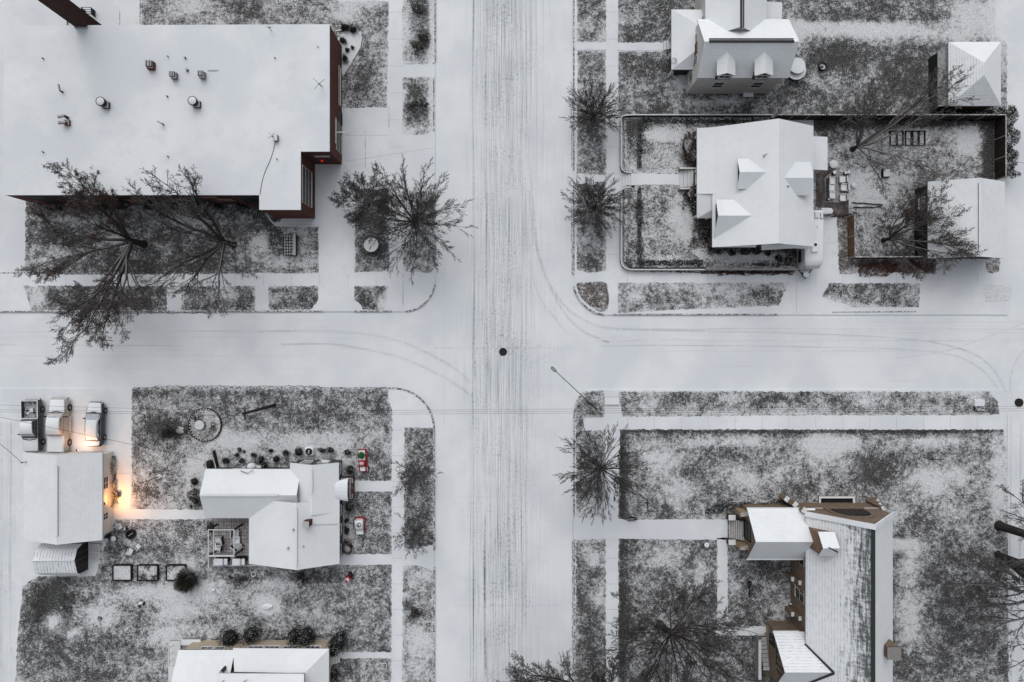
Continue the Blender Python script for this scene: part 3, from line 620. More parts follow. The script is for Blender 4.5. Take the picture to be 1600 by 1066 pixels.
WP = inset_poly(RP, .03 if ar > 0 else -.03)
MB().prism([tuple(p) for p in WP], 0, hz-.14).build('wall', M['brickred'], hall)
e1 = w(515, 0, hz).x-.03; s1 = w(0, 305, hz).y+.03; s2 = w(0, 328, hz).y+.03; e2 = w(470, 0, hz).x-.03; s3 = w(0, 237, hz).y+.03
# south wall: a dark ribbon of windows over a brick base, pink panels between
x = w(30, 0, hz).x
xe = w(403, 0, hz).x; nb = 9; wdt = (xe-x)/nb
for i in range(nb):
    u0 = x+i*wdt; fr = MB()
    fr.box(u0+.15, u0+wdt-.55, s1-.06, s1+.02, 1.3, 1.38); fr.box(u0+.15, u0+wdt-.55, s1-.06, s1+.02, 5.15, 5.22); fr.box(u0+.15, u0+.22, s1-.06, s1+.02, 1.38, 5.15); fr.box(u0+wdt-.62, u0+wdt-.55, s1-.06, s1+.02, 1.38, 5.15)
    for k in range(1, 4): xx = u0+.15+(wdt-.7)*k/4; fr.box(xx-.03, xx+.03, s1-.05, s1, 1.38, 5.15)
    fr.box(u0+.22, u0+wdt-.62, s1-.045, s1, 3.2, 3.27)
    f = fr.build('window', M['darkfascia'], hall); MB().box(u0+.22, u0+wdt-.62, s1-.02, s1+.02, 1.38, 5.15).build('pane', M['glass'], f)
PINK = m_plain('pink_panel', (.17, .085, .07), .8)
for (xx, za, zb_) in [(209, 2.2, 3.6), (283, 2.4, 3.8), (353, 2.6, 4.0), (336, 4.2, 5.2)]:
    u = w(xx, 0, 3.2).x; MB().box(u-.9, u+.9, s1-.09, s1-.062, za, zb_).build('panel', PINK, hall)
window(hall, 'e', (w(0, 257, hz).y+w(0, 318, hz).y)/2+.2, 1.6, 4.9, e2, 4.0, 'stone', mull=2, rails=2)
window(hall, 'e', w(0, 120, 4).y, 1.0, 1.5, e1, 4.4, 'stone', mull=3, rails=0)
window(hall, 'e', w(0, 205, 4).y, .3, 2.6, e1, 3.2, 'stone', mull=3, rails=1, name='doorway')
window(hall, 'e', w(0, 170, 4).y, .3, 1.4, e1, 1.4, 'darkfascia', mull=1, rails=1)
window(hall, 's', w(502, 0, 4).x, 3.6, 3.75, s3, 1.6, 'stone', mull=0, rails=0)
MB().box(e1, e1+.10, w(0, 220, 4).y, w(0, 180, 4).y, 2.95, 3.05).build('lintel', M['stone'], hall)
cp = w(0, 205, 0).y
MB().box(e1+.0, e1+1.3, cp-1.0, cp-.86, 2.5, 2.62).build('canopy_beam', M['stone'], hall)
RED = m_plain('red_lamp', (.5, .02, .01), .5); rn_, rb = RED.node_tree, [n for n in RED.node_tree.nodes if n.type == 'BSDF_PRINCIPLED'][0]
rb.inputs['Emission Color'].default_value = (1, .03, .02, 1); rb.inputs['Emission Strength'].default_value = .5
u = w(503, 0, 2.2).x; MB().ell((u, s3-.14, 2.2), (.13, .12, .13)).build('alarm_lamp', RED, hall)
# chimney
cx0, cx1 = w(118, 0, hz).x, w(137, 0, hz).x; cy0 = w(0, 43, hz).y; cy1 = w(0, 22, hz).y
ch = MB().box(cx0, cx1, cy0, cy1, 0, 19).build('chimney', M['brickdark'], hall)
MB().box(cx0-.08, cx1+.08, cy0-.08, cy1+.08, 19, 19.3).build('cap', M['stone'], ch)
MB().box(cx0-.03, cx1+.03, cy0-.14, cy0-.0, hz, hz+.16).build('flashing', M['fascia'], ch)
# rear lot fittings
d = w(100, 33, 1); MB().box(w(72, 0, .4).x, w(104, 0, .4).x, w(0, 40, .4).y, w(0, 28, .4).y, 0, .4).build('loading_dock', M['concrete'], hall)
mb = MB(); a, b = w(126, 0, 1).x, w(142, 0, 1).x; y_ = w(0, 22, 1).y
for k in range(4): mb.box(a, b, y_+.25*k, y_+.25*k+.05, .95, 1.0)
mb.box(a, a+.05, y_, y_+.8, .1, .95); mb.box(b-.05, b, y_, y_+.8, .1, .95)
single(mb, 'hand_rail', M['black'], 'low black metal railing behind the tall brick chimney', 'railing')
tag(strip_mesh([(188, 18), (188, 42)], .06, .1, GZ+.02).build('paving_joint', M['kerb']), kind='structure')
# roof kit
def vent_cyl(px, py, label):
    p = w(px, py, hz); t = thing('roof_fan', label, 'roof vent', p, 0, 'round fans on the hall roof')
    MB().box(p.x-.3, p.x+.45, p.y-.45, p.y+.25, hz, hz+.35).build('curb', M['darkmetal'], t)
    q = p+Vector((-.12, .08, 0)); MB().disc(q.x, q.y, hz+.3, hz+.75, .42, 20).disc(q.x, q.y, hz+.75, hz+.9, .5, 20, 0).build('housing', M['darkmetal'], t, True)
    MB().disc(q.x, q.y, hz+.9, hz+1.0, .42, 20, 0, None, .22).build('cap', M['metal'], t)
vent_cyl(166, 164, 'round black roof fan with a snowy cap, left of two on the brick hall')
vent_cyl(308, 163, 'round black roof fan with a snowy cap, right of two on the brick hall')
def vent_box(px, py, label, mat, s_=1):
    p = w(px, py, hz); t = thing('roof_unit', label, 'roof vent', p, 0, 'box vents on the hall roof')
    MB().bev(p.x-.42*s_, p.x+.42*s_, p.y-.5*s_, p.y+.45*s_, hz, hz+.55, .05).build('curb', M['metal' if mat != 'rust' else 'rust'], t)
    mb = MB()
    for k in range(4): mb.box(p.x-.4*s_+.2*k*s_, p.x-.27*s_+.2*k*s_, p.y-.3*s_, p.y+.4*s_, hz+.55, hz+.85-.05*(k % 2))
    mb.build('louvre', M['darkmetal'], t)
vent_box(238, 104, 'rusty square roof vent with dark louvres, northernmost box on the brick hall roof', 'rust', .9)
vent_box(274, 120, 'grey box vent with dark louvres, west one of the close pair', 'metal', .75)
vent_box(318, 119, 'grey box vent with dark louvres, east one of the close pair', 'metal', .75)
p = w(104, 190, hz); t = thing('roof_unit', 'rusty pair of hooded exhaust pipes near the west end of the hall roof', 'roof vent', p)
mb = MB(); mb.tube([p+Vector((.15, .4, 0)), p+Vector((.15, .4, .7)), p+Vector((-.45, .25, .75))], .16, 8); mb.build('hood', M['darkmetal'], t)
mb = MB(); mb.tube([p+Vector((.2, -.3, 0)), p+Vector((.2, -.3, .6)), p+Vector((-.45, -.35, .62))], .17, 8).box(p.x-.1, p.x+.45, p.y-.5, p.y+.1, hz, hz+.3); mb.build('hood', M['rust'], t)
p = w(98, 140, hz); mb = MB().tube([p+Vector((0, -.3, 0)), p+Vector((0, -.3, .5)), p+Vector((-.1, .35, .55))], .1, 7); single(mb, 'exhaust_pipe', M['darkmetal'], 'small bent dark exhaust pipe above the rusty twin hoods on the hall roof', 'pipe')
p = w(256, 195, hz); mb = MB().tube([p, p+Vector((0, 0, .5)), p+Vector((-.4, .2, .6))], .09, 7); single(mb, 'exhaust_pipe', M['metal'], 'small grey bent pipe south-west of the right round fan on the hall roof', 'pipe')
def antenna(px, py, z, label, arms, h=1.6, extra=False):
    p = w(px, py, z); t = thing('antenna', label, 'antenna', p)
    MB().tube([p, p+Vector((0, 0, h))], .035, 5).build('mast', M['black'], t)
    mb = MB()
    for a_, l_ in arms: d = Vector((math.cos(a_), math.sin(a_), 0)); mb.tube([p+Vector((0, 0, h*.9))-d*l_*.3, p+Vector((0, 0, h*.9))+d*l_], .022, 4)
    mb.build('crossbar', M['black'], t)
    if extra: MB().bev(p.x-.1, p.x+.4, p.y-.35, p.y+.35, z, z+.5, .04).build('base_box', M['metal'], t)
    return p
antenna(503, 137, hz, 'spindly rooftop antenna with crossed arms at the east edge of the brick hall', [(.7, .8), (2.4, .9), (-.6, .6), (-2.3, .8)], 1.2)
antenna(424, 48, hz, 'tiny dark aerial near the north edge of the brick hall roof', [(.2, .4), (2.8, .4), (1.5, .3)], .8)
ap = antenna(430, 217, hz, 'grey boxed antenna with a cable trailing to the roof edge of the hall', [(2.4, .6), (3.5, .5), (1.2, .4)], 1.0, True)
mb = MB(); q = w(405, 304, hz); pts = []
for i in range(13): t_ = i/12; pts.append((ap.x+(q.x-ap.x)*t_+.12*math.sin(t_*7), ap.y-.3+(q.y-ap.y+.3)*t_, hz+.03))
single(mb.tube(pts, .028, 4), 'cable', M['black'], 'thin dark cable lying across the snowy hall roof from the boxed antenna', 'cable')
for i, (px, py, r, nm) in enumerate([(68, 92, .07, 'far west by the chimney'), (68, 238, .07, 'near the south-west corner'), (263, 89, .06, 'between the rusty box and the edge'), (290, 91, .1, 'north of the close pair of boxes'), (293, 110, .15, 'between the close pair of boxes'), (262, 151, .08, 'midway between the two round fans'), (263, 245, .07, 'near the south edge above the trees'), (430, 91, .06, 'in the bare east half'), (433, 249, .06, 'beside the trailing cable'), (497, 74, .05, 'near the north-east corner')]):
    p = w(px, py, hz); single(MB().disc(p.x, p.y, hz-.01, hz+.3, r, 10), 'vent_pipe', M['darkmetal'], 'short dark vent pipe on the hall roof, '+nm, 'pipe', 'vent pipes on the hall roof')
mb = MB().box(w(325, 0, hz).x, w(341, 0, hz).x, w(0, 110.5, hz).y-.03, w(0, 110.5, hz).y+.03, hz, hz+.06)
single(mb, 'conduit', M['darkmetal'], 'thin dark conduit lying east of the close pair of box vents', 'conduit')
# ---------------------------------------------------------------- farmhouse, north-east
fh = thing('farmhouse', 'tall pale house with two small dormers and a low west porch roof', 'house', base_at(1150, 90))
g = gable(fh, 1089, 1232, 30, 122, 'x', 65, 8.5, 5.6, roof='r_y', wall='siding_white', inset=.25, oh=.25)
a, b = g['rid']; ridge_vent(fh, (a[0]+.5, a[1], a[2]), (b[0]-.6, b[1], b[2]), .13, .06, 'darkfascia')
ridge_vent(fh, (a[0]+.5, a[1]+.32, a[2]-.12), (b[0]-.6, b[1]+.32, b[2]-.12), .05, .06, 'darkfascia')
for px in (1122, 1183): window(fh, 's', w(px, 0, 3).x, 2.2, 3.7, g['s'], 1.1, 'white', 'glass', mull=0, rails=1)
for py in (66, 99, 116): window(fh, 'w', w(0, py, 3.5).y, 3.2 if py != 116 else 1.6, 4.8 if py != 116 else 3, g['w'], .9, 'white', 'glass', mull=0)
MB().box(g['w']-.02, g['w']-.08, w(0, 88, 4).y, w(0, 70, 4).y, 3.4, 5.0).build('shutter', M['rust'], fh)
g2 = gable(fh, 1102, 1198, -80, 60, 'y', 1158, 8.2, 5.4, roof='r_xf', wall='siding_white', inset=.25, oh=.1)
a, b = g2['rid']; n0 = w(0, 44, 8.2).y; ridge_vent(fh, (a[0], n0, a[2]), (a[0], a[1]-1, a[2]), .1, .07, 'darkfascia'); ridge_vent(fh, (a[0]+.3, n0+.1, a[2]-.12), (a[0]+.3, a[1]-1, a[2]-.12), .05, .07, 'darkfascia')
P_ = lambda *q: [w(*c) for c in q]
mb = MB(); mb.slab(P_((1190, 2, 4.6), (1222, 4, 4.3), (1222, 34, 4.3), (1190, 34, 4.6))); ext = mb.build('side_roof', [M['r_flat'], M['fascia']], fh)
MB().box(w(1190, 0, 4.3).x, w(1222, 0, 4.3).x-.2, w(0, 34, 4.3).y, w(0, 4, 4.3).y-.2, 0, 4.1).build('wall', M['siding_white'], fh)
mb = MB(); mb.slab(P_((1049, 15, 3), (1049, 109, 3), (1094, 74, 4.3), (1094, 40, 4.3))); mb.slab(P_((1049, 109, 3), (1100, 109, 3), (1094, 74, 4.3))); mb.slab(P_((1049, 15, 3), (1100, 15, 3), (1094, 40, 4.3)))
pr = mb.build('porch_roof', [M['r_flat'], M['darkfascia']], fh)
x0, x1, y0, y1 = w(1049, 0, 3).x, w(1098, 0, 3).x, w(0, 109, 3).y, w(0, 15, 3).y
MB().box(x0+.9, x1, y0+.5, y1-.5, 0, 2.8).build('wall', M['siding_black'], fh)
for k in range(4): y = y0+.25+(y1-y0-.5)*k/3; MB().box(x0+.2, x0+.36, y-.08, y+.08, 0, 2.8).build('porch_post', M['white'], fh)
px_ = w(1053, 95, 3.3); mb = MB().ring(px_.x, px_.y, 3.28, 3.36, .32, .26, 20); single(mb, 'hoop', M['darkmetal'], 'thin dark hoop lying on the snowy west porch roof of the farmhouse', 'hoop')
for i, (xa, xb) in enumerate(((1120, 1149), (1179, 1208))):
    g_ = gable(fh, xa, xb, 80, 118.5, 'y', (xa+xb)/2+2.2, 7.75, 7.0, roof='r_y', wall='siding_black', inset=.22, oh=.12, zb=5.6, t=.1, name='dormer_roof')
    window(fh, 's', (g_['w']+g_['e'])/2, 6.1, 6.8, g_['s'], 1.1, 'white', mull=1, rails=0, name='dormer_window')
steps(fh, w(1036, 0, 0).x, w(1048, 0, 0).x, w(0, 80, 0).y, w(0, 66, 0).y, GZ, .7, 3, 'x')
MB().box(w(1161, 0, .4).x, w(1177, 0, .4).x, g['s']-.5, g['s'], .2, .5).build('bulkhead_door', M['concrete'], fh)
p = w(1241, 112); t = thing('hot_tub', 'round two-tier snow-covered tub at the east wall of the farmhouse', 'tub', p)
MB().disc(p.x-.1, p.y-.15, 0, .75, 1.05, 26).build('basin', M['darkfascia'], t, False); MB().disc(p.x-.1, p.y-.15, .75, .86, 1.12, 26).build('lower_rim', M['snowcap'], t); MB().disc(p.x-.15, p.y+.2, .86, 1.15, .85, 26).build('drum', M['darkfascia'], t); MB().disc(p.x-.15, p.y+.2, 1.15, 1.28, .92, 26).build('cover', M['snowcap'], t)
p = w(1283, 106); t = thing('fire_pit', 'round dark iron fire ring full of snow east of the farmhouse', 'fire pit', p); MB().ring(p.x, p.y, .1, .5, .48, .38).build('rim', M['black'], t); MB().disc(p.x, p.y, .1, .28, .38, 18).build('snow_fill', M['snowcap'], t); MB().box(p.x-.22, p.x+.1, p.y-.12, p.y+.04, .28, .4).build('log', M['post'], t)
# ---------------------------------------------------------------- corner house, north-east
cz = RZ
chs = thing('corner_house', 'large house under a complicated snowy roof with three dormers, in a walled corner yard', 'house', base_at(1180, 290))
g = gable(chs, 1113, 1271, 198, 386, 'y', 1217, 7.3, 4.3, 4.8, roof='r_xf', wall='siding_brown', inset=.5, oh=.4)
mb = MB(); s_ = w(0, 303, 4).y
mb.slab(P_((1089, 200, 3.6), (1089, 303, 3.65), (1119, 303, 4.52), (1119, 199, 4.52)))
mb.slab(P_((1089, 303, 3.62), (1089, 341, 3.0), (1122, 341, 3.0), (1150, 320, 4.2), (1158, 303, 5.1)))
mb.build('porch_roof', [M['r_xf'], M['fascia']], chs)
x0 = w(1089, 0, 3.4).x
MB().box(x0+1.6, w(1130, 0, 3).x, w(0, 335, 3).y, w(0, 206, 3).y, 0, 2.85).build('wall', M['siding_black'], chs)
for py in (208, 240, 262, 300, 334): y = w(0, py, 3.4).y; MB().box(x0+.25, x0+.45, y-.1, y+.1, cz, 3.2).build('porch_post', M['siding_white'], chs)
MB().box(x0+.2, x0+1.6, w(0, 336, 1).y, w(0, 206, 1).y, 0, 1.2).build('porch_floor', M['siding_brown'], chs)
for (x0_, x1_, ya, yb, rr, zr, z1, z2, in_) in ((1152, 1222, 248, 295.5, 269, 6.75, 5.95, 5.9, .25), (1115.5, 1185, 312, 386.5, 337, 6.1, 5.3, 3.75, .3), ):
    gable(chs, x0_, x1_, ya, yb, 'x', rr, zr, z1, z2, roof='r_flat', wall='siding_black', inset=in_, oh=.2, zb=3.0, t=.12, name='dormer_roof')
g_ = gable(chs, 1205, 1266, 253, 305.5, 'x', 278, 6.9, 6.1, 6.05, roof='r_flat', wall='siding_white', inset=.2, oh=.15, zb=4.2, t=.12, name='dormer_roof')
p = w(1230, 292, 6.5); MB().disc(p.x, p.y, 6.2, 6.75, .09, 10).build('vent_pipe', M['black'], chs)
mb = MB(); mb.slab(P_((1268, 213, 3.3), (1293, 214, 3.1), (1293, 266, 3.1), (1268, 265, 3.3))); mb.build('side_roof', [M['r_flat'], M['fascia']], chs)
MB().box(w(1262, 0, 3).x, w(1293, 0, 3).x-.2, w(0, 265, 3).y+.1, w(0, 215, 3).y-.1, 0, 2.95).build('wall', M['siding_white'], chs)
mb = MB(); mb.slab(P_((1190, 378, 4.0), (1265, 378, 4.0), (1265, 389, 3.5), (1240, 388, 3.5), (1190, 391, 3.5))); mb.build('side_roof', [M['r_flat'], M['fascia']], chs)
MB().box(w(1193, 0, 3).x, w(1262, 0, 3).x, w(0, 386, 3).y+.2, w(0, 370, 3).y, 0, 3.3).build('wall', M['siding_black'], chs)
for py in (225, 330): window(chs, 'w', w(0, py, 2.5).y, 1.4, 2.5, x0+1.6, 1.4, 'white')
antenna(1190, 247, 6.1, 'small dark twisted aerial on the west slope of the corner house roof', [(.7, .5), (.9, .3), (2.2, .25)], .8)
steps(chs, w(1062, 0, cz).x, w(1089, 0, cz).x, w(0, 293, cz).y, w(0, 267, cz).y, cz, 1.25, 5, 'x')
for py in (264, 295.5): y = w(0, py, 1).y; MB().box(w(1061, 0, 1).x, w(1089, 0, 1).x, y-.09, y+.09, cz-.02, 1.35).build('stair_wall', M['stone'], chs)
# ---------------------------------------------------------------- hip-roofed garage
hg = thing('hip_garage', 'small square garage with a pyramid-like hipped snowy roof beside the east alley', 'garage', base_at(1510, 120))
zz, zt = 2.8, 4.7
mb = MB(); mb.slab(P_((1482, 65.5, zz), (1564, 65.5, zz), (1538, 98, zt)), .14); MBn = mb; mb.build('north_roof', [M['r_yf'], M['fascia']], hg)
mb = MB(); mb.slab(P_((1482, 165.5, zz), (1564, 165.5, zz), (1538, 117, zt)), .14); mb.build('south_roof', [M['r_ys'], M['fascia']], hg)
mb = MB(); mb.slab(P_((1482, 65.5, zz), (1482, 165.5, zz), (1538, 117, zt), (1538, 98, zt)), .14); mb.build('west_roof', [m_roof('roof_ribs_w', 'x', .45), M['fascia']], hg)
mb = MB(); mb.slab(P_((1564, 65.5, zz), (1564, 165.5, zz), (1538, 117, zt), (1538, 98, zt)), .14); mb.build('east_roof', [M['r_xf'], M['fascia']], hg)
a, b, c, d = w(1482, 0, zz).x+.25, w(1564, 0, zz).x-.3, w(0, 165.5, zz).y+.3, w(0, 65.5, zz).y-.3
MB().box(a, b, c, d, 0, 2.72).build('wall', M['siding_brown'], hg)
mb = MB(); mb.slab([(a, d+.1, 2.3), (a, c-.1, 2.3), (a-.95, c-.1, 2.0), (a-.95, d-.5, 2.0)], .08); mb.build('lean_to_roof', [m_cap('mossy_board', (.06, .06, .055), .5, .9, .35, .9, .5), M['fascia']], hg)
MB().box(a-.9, a, c, d-.5, 0, 1.9).build('lean_to', M['siding_black'], hg)
# ---------------------------------------------------------------- gabled garage, east
gg = thing('garage', 'wide gabled garage with ribbed snowy roof and dark west wall, east side', 'garage', base_at(1500, 345))
g = gable(gg, 1450, 1570, 284, 404, 'y', 1531, 4.8, 2.9, roof='r_x', wall='siding_black', inset=.12, oh=.3)
a, b = g['rid']; ridge_vent(gg, (a[0], a[1]-.6, a[2]), (b[0], b[1]+.5, b[2]), .16, .08)
window(gg, 'w', w(0, 318, 1.5).y, 1.1, 2.1, g['w'], 1.2, 'white', 'metal', mull=1)
window(gg, 'w', w(0, 362, 1.5).y, .3, 2.1, g['w'], .9, 'wooddark', 'glass', mull=0, name='door')
# ---------------------------------------------------------------- church, south-east
M['buttress_dark'] = m_plain('dark_tracery', (.05, .042, .035), .9)
chm = thing('church', 'brown brick church with a long steep roof melted bare along its ridge', 'church', base_at(1320, 950))
xr = w(1366, 0, 10.2).x
M['nave_w'] = m_roof('nave_west_roof', 'x', .45, melt=(xr-4.3, xr+.1, 0), spots=.3); M['nave_e'] = m_roof('nave_east_roof', 'x', .08)
a, c = w(1259, 0, 5).x, w(1395, 0, 5).x; n, s = w(0, 802.5, 5).y, -52.; a_nave = a
mb = MB().slab([(a, n, 5), (xr, n, 10.2), (xr, s, 10.2), (a, s, 5)], .2); mb.build('west_roof', [M['nave_w'], M['fascia']], chm)
mb = MB().slab([(xr, n, 10.2), (c, n, 5), (c, s, 5), (xr, s, 10.2)], .2); mb.build('east_roof', [M['nave_e'], M['fascia']], chm)
k = .3; nn = n+.05
p = [(a+k, 0), (a+k, 4.9+k), (xr, 9.95), (c-k, 4.9+k), (c-k, 0)]
MB().add([(x, nn, z) for x, z in p]+[(x, s, z) for x, z in p], [(0, 1, 2, 3, 4), (9, 8, 7, 6, 5), (0, 5, 6, 1), (3, 8, 9, 4)]).build('wall', M['brickbrown'], chm)
# coping along the north gable, and the bare ridge cap
mb = MB()
for (xa, za, xb, zb_) in ((a-.1, 4.95, xr, 10.3), (xr, 10.3, c+.1, 4.95)):
    mb.add([(xa, nn-.35, za), (xb, nn-.35, zb_), (xb, nn+.2, zb_), (xa, nn+.2, za), (xa, nn-.35, za+.22), (xb, nn-.35, zb_+.22), (xb, nn+.2, zb_+.22), (xa, nn+.2, za+.22)], [(0, 1, 2, 3), (7, 6, 5, 4), (0, 4, 5, 1), (1, 5, 6, 2), (2, 6, 7, 3), (3, 7, 4, 0)])
mb.build('coping', M['snowcap'], chm)
MB().add([(xr-.26, nn-.35, 10.05), (xr, nn-.35, 10.32), (xr+.12, nn-.35, 10.2), (xr-.26, s, 10.05), (xr, s, 10.32), (xr+.12, s, 10.2)], [(0, 1, 4, 3), (1, 2, 5, 4), (0, 2, 1), (3, 4, 5)]).build('ridge_cap', m_plain('bare_ridge', (.028, .034, .034), .7), chm)
# pointed north window
def arch_pts(cx, hw, z0, zs, zt, n=8):
    P = [(cx-hw, z0), (cx-hw, zs)]
    for i in range(1, n): t_ = i/n; P.append((cx-hw*math.cos(t_*math.pi/2)**.8, zs+(zt-zs)*math.sin(t_*math.pi/2)))
    P.append((cx, zt)); Q = [(2*cx-x, z) for x, z in P[-2::-1]]; return P+Q
cxw = w(1332, 0, 5.2).x
def wall_poly(mb, P, y0, y1):
    n_ = len(P); mb.add([(x, y0, z) for x, z in P]+[(x, y1, z) for x, z in P], [tuple(range(n_)), tuple(range(n_, 2*n_))[::-1]]+[(i, n_+i, n_+(i+1) % n_, (i+1) % n_) for i in range(n_)])
fo, fi = arch_pts(cxw, 2.25, 3.1, 4.6, 7.3), arch_pts(cxw, 1.95, 3.3, 4.6, 6.95)
mb = MB(); n_ = len(fo); y_ = nn+.14
mb.add([(x, y_, z) for x, z in fo]+[(x, y_, z) for x, z in fi]+[(x, nn-.02, z) for x, z in fo]+[(x, nn-.02, z) for x, z in fi], [(i, (i+1) % n_, n_+(i+1) % n_, n_+i) for i in range(n_)]+[(i, 2*n_+i, 2*n_+(i+1) % n_, (i+1) % n_) for i in range(n_)]+[(n_+i, n_+(i+1) % n_, 3*n_+(i+1) % n_, 3*n_+i) for i in range(n_)])
wf = mb.build('window', m_plain('window_stone', (.16, .12, .09), .9), chm); mb = MB(); wall_poly(mb, fi, nn-.01, nn+.03); mb.build('pane', M['glass'], wf)
mb = MB()
for i in range(1, 6): x = cxw-1.95+3.9*i/6; mb.box(x-.035, x+.035, nn+.02, nn+.08, 3.3, 6.9-abs(i-3)*.55)
for z in (4.0, 4.7, 5.5): mb.box(cxw-1.9, cxw+1.9, nn+.02, nn+.075, z, z+.05)
mb.build('tracery', M['buttress_dark'], wf)
MB().box(a+k, c-k, nn, nn+.06, 2.75, 2.9).build('string_course', M['stone'], chm)
# buttresses
def buttress(x, y, dx_, dy_, wd_=.35, H_=(1.6, 3.0, 4.4), l=(1.5, 1.0, .5)):
    mb = MB(); d = Vector((dx_, dy_)).normalized(); q = Vector((-d.y, d.x)); z0 = 0
    for z1, L_ in zip(H_, l):
        c_ = [Vector((x, y))+q*wd_*s1+d*L_*s2 for s1, s2 in ((-1, 0), (1, 0), (1, 1), (-1, 1))]
        mb.add([(p.x, p.y, z0) for p in c_]+[(p.x, p.y, z1) for p in c_], [(0, 3, 2, 1), (4, 5, 6, 7), (0, 1, 5, 4), (1, 2, 6, 5), (2, 3, 7, 6), (3, 0, 4, 7)]); z0 = z1
    return mb.build('buttress', [M['buttress']], chm)
M['buttress'] = m_cap('buttress_stone', (.17, .125, .09), .6, .9, .9, .9, .75)
buttress(a+k, nn, -.8, .6, .3); buttress(c-k, nn, .8, .5, .3, (1.4, 2.4, 3.4), (.9, .6, .3))
for py in (850, 905, 960): buttress(a+k+.02, w(0, py, 2).y, -1, 0, .25, (2.0, 3.2), (.7, .35))
for py in (872, 930): window(chm, 'w', w(0, py, 3).y, 1.6, 3.8, a+k, 1.3, 'stone', 'glass', mull=1, rails=1)
mb = MB(); y = w(0, 922, 3).y; mb.tube([(a+.2, y-.1, 4.8), (a-.1, y, 4), (a-.15, y+.9, .3)], .06, 6); mb.build('downpipe', M['stone'], chm)
def well(x0, x1, y0, y1, open_side):
    mb = MB(); t = .22; z1 = .45
    if open_side != 'e': mb.box(x1-t, x1, y0, y1, -.0, z1)
    if open_side != 'w': mb.box(x0, x0+t, y0, y1, 0, z1)
    if open_side != 'n': mb.box(x0+t, x1-t, y1-t, y1, 0, z1)
    if open_side != 's': mb.box(x0+t, x1-t, y0, y0+t, 0, z1)
    ww = mb.build('window_well', M['concrete'], chm); MB().box(x0+t, x1-t, y0+t*(open_side != 's'), y1-t, GZ, GZ+.06).build('well_floor', M['black'], ww)
well(w(1277, 0).x, w(1333, 0).x, nn+.02, w(0, 774.5).y, 's')
well(w(1238, 0).x, a+k-.02, w(0, 849).y, w(0, 833).y, 'e'); well(w(1238, 0).x, a+k-.02, w(0, 958).y, w(0, 940).y, 'e')
# west wing
g = gable(chm, 1167, 1273, 794, 874, 'x', 847, 6.4, 3.6, roof='r_y', wall='brickbrown', inset=.35, oh=.5, name='wing_roof', fascia='darkfascia')
y0, y1 = w(0, 794, 3.6).y, w(0, 874, 3.6).y; x0, x1 = w(1167, 0, 3.6).x, w(1268, 0, 3.6).x
MB().box(x0-.02, x1-1, y0-.12, y0+.06, 3.55, 3.68).build('gutter', M['snowcap'], chm); MB().box(x0-.02, x1, y1-.06, y1+.10, 3.55, 3.68).build('gutter', M['snowcap'], chm)
wx = g['w']; yc = (g['n']+g['s'])/2
window(chm, 'w', yc, 1.3, 3.4, wx, 2.0, 'wooddark', 'glass', mull=1, rails=1, name='entrance_door')
for s_ in (-1, 1): MB().box(wx-.9, wx+.02, yc+s_*1.9-.25, yc+s_*1.9+.25, 0, 2.6).build('porch_pier', m_cap('porch_stone', (.26, .19, .125), .6, .9, .5, .9, .5), chm)
sx0 = w(1139, 0, .3).x; ya, yb = w(0, 843, .8).y, w(0, 813, .8).y
TR = m_cap('brown_steps', (.11, .08, .065), .6, .9, .62, .9, .6); M['treads'] = TR
steps(chm, sx0, wx, ya, yb, GZ, 1.25, 7, 'x', 'treads')
for q0, q1 in ((813, 804.5), (851.5, 843)): MB().box(w(1138, 0, .9).x, wx-.9, w(0, q0, .9).y, w(0, q1, .9).y, 0, 1.0).build('stair_wall', [m_cap('cheek_stone', (.07, .055, .045), .6, .9, .95, .9, .95)], chm)
# south-west transept
g = gable(chm, 1208, 1308, 987, 1077, 'x', 1051, 7.2, 3.9, roof='r_yspot', wall='brickbrown', inset=.35, oh=.6, name='transept_roof', fascia='darkfascia')
MB().box(w(1208, 0, 3.9).x-.02, a-.3, w(0, 987, 3.9).y-.12, w(0, 987, 3.9).y+.08, 3.84, 3.98).build('gutter', M['snowcap'], chm)
yN, yR, yS = w(0, 987, 3.9).y, w(0, 1051, 7.2).y, w(0, 1077, 3.9).y; xv = a_nave+(2.2/5.2)*(xr-a_nave)
mb = MB()
for ye in (yN, yS): mb.tube([(a_nave-.1, ye+(yR-ye)*(.98/3.3), 4.98), (xv, yR, 7.32)], [.10, .14], 5)
mb.build('valley_flashing', M['darkfascia'], chm)
wx = g['w']; mb = MB(); yc = (g['n']+g['s'])/2
mb.box(wx-.05, wx+.02, g['n']-3.6, g['n']-.4, 3.2, 3.4)
for kk in range(5): mb.box(wx-.05, wx+.02, g['n']-1.2-.75*kk, g['n']-1.02-.75*kk, 3.4, 4.0+.42*kk)
mb.build('timber_frame', M['darkfascia'], chm)
window(chm, 'w', g['n']-1.4, 1.5, 2.8, wx, 1.0, 'wooddark', 'glass')
MB().box(w(1196, 0).x, wx, w(0, 1066, 1).y, w(0, 980, 1).y, 0, .9).build('plinth', M['stone'], chm)
steps(chm, w(1189, 0, .5).x, w(1200, 0, .5).x, w(0, 996, .3).y, w(0, 1045, .8).y, GZ, 1.2, 8, 'y', 'treads')
MB().box(w(1183.5, 0, 1).x, w(1188, 0, 1).x, w(0, 1060, 1).y, w(0, 997, 1).y, 0, 1.35).build('stair_wall', M['concrete'], chm)
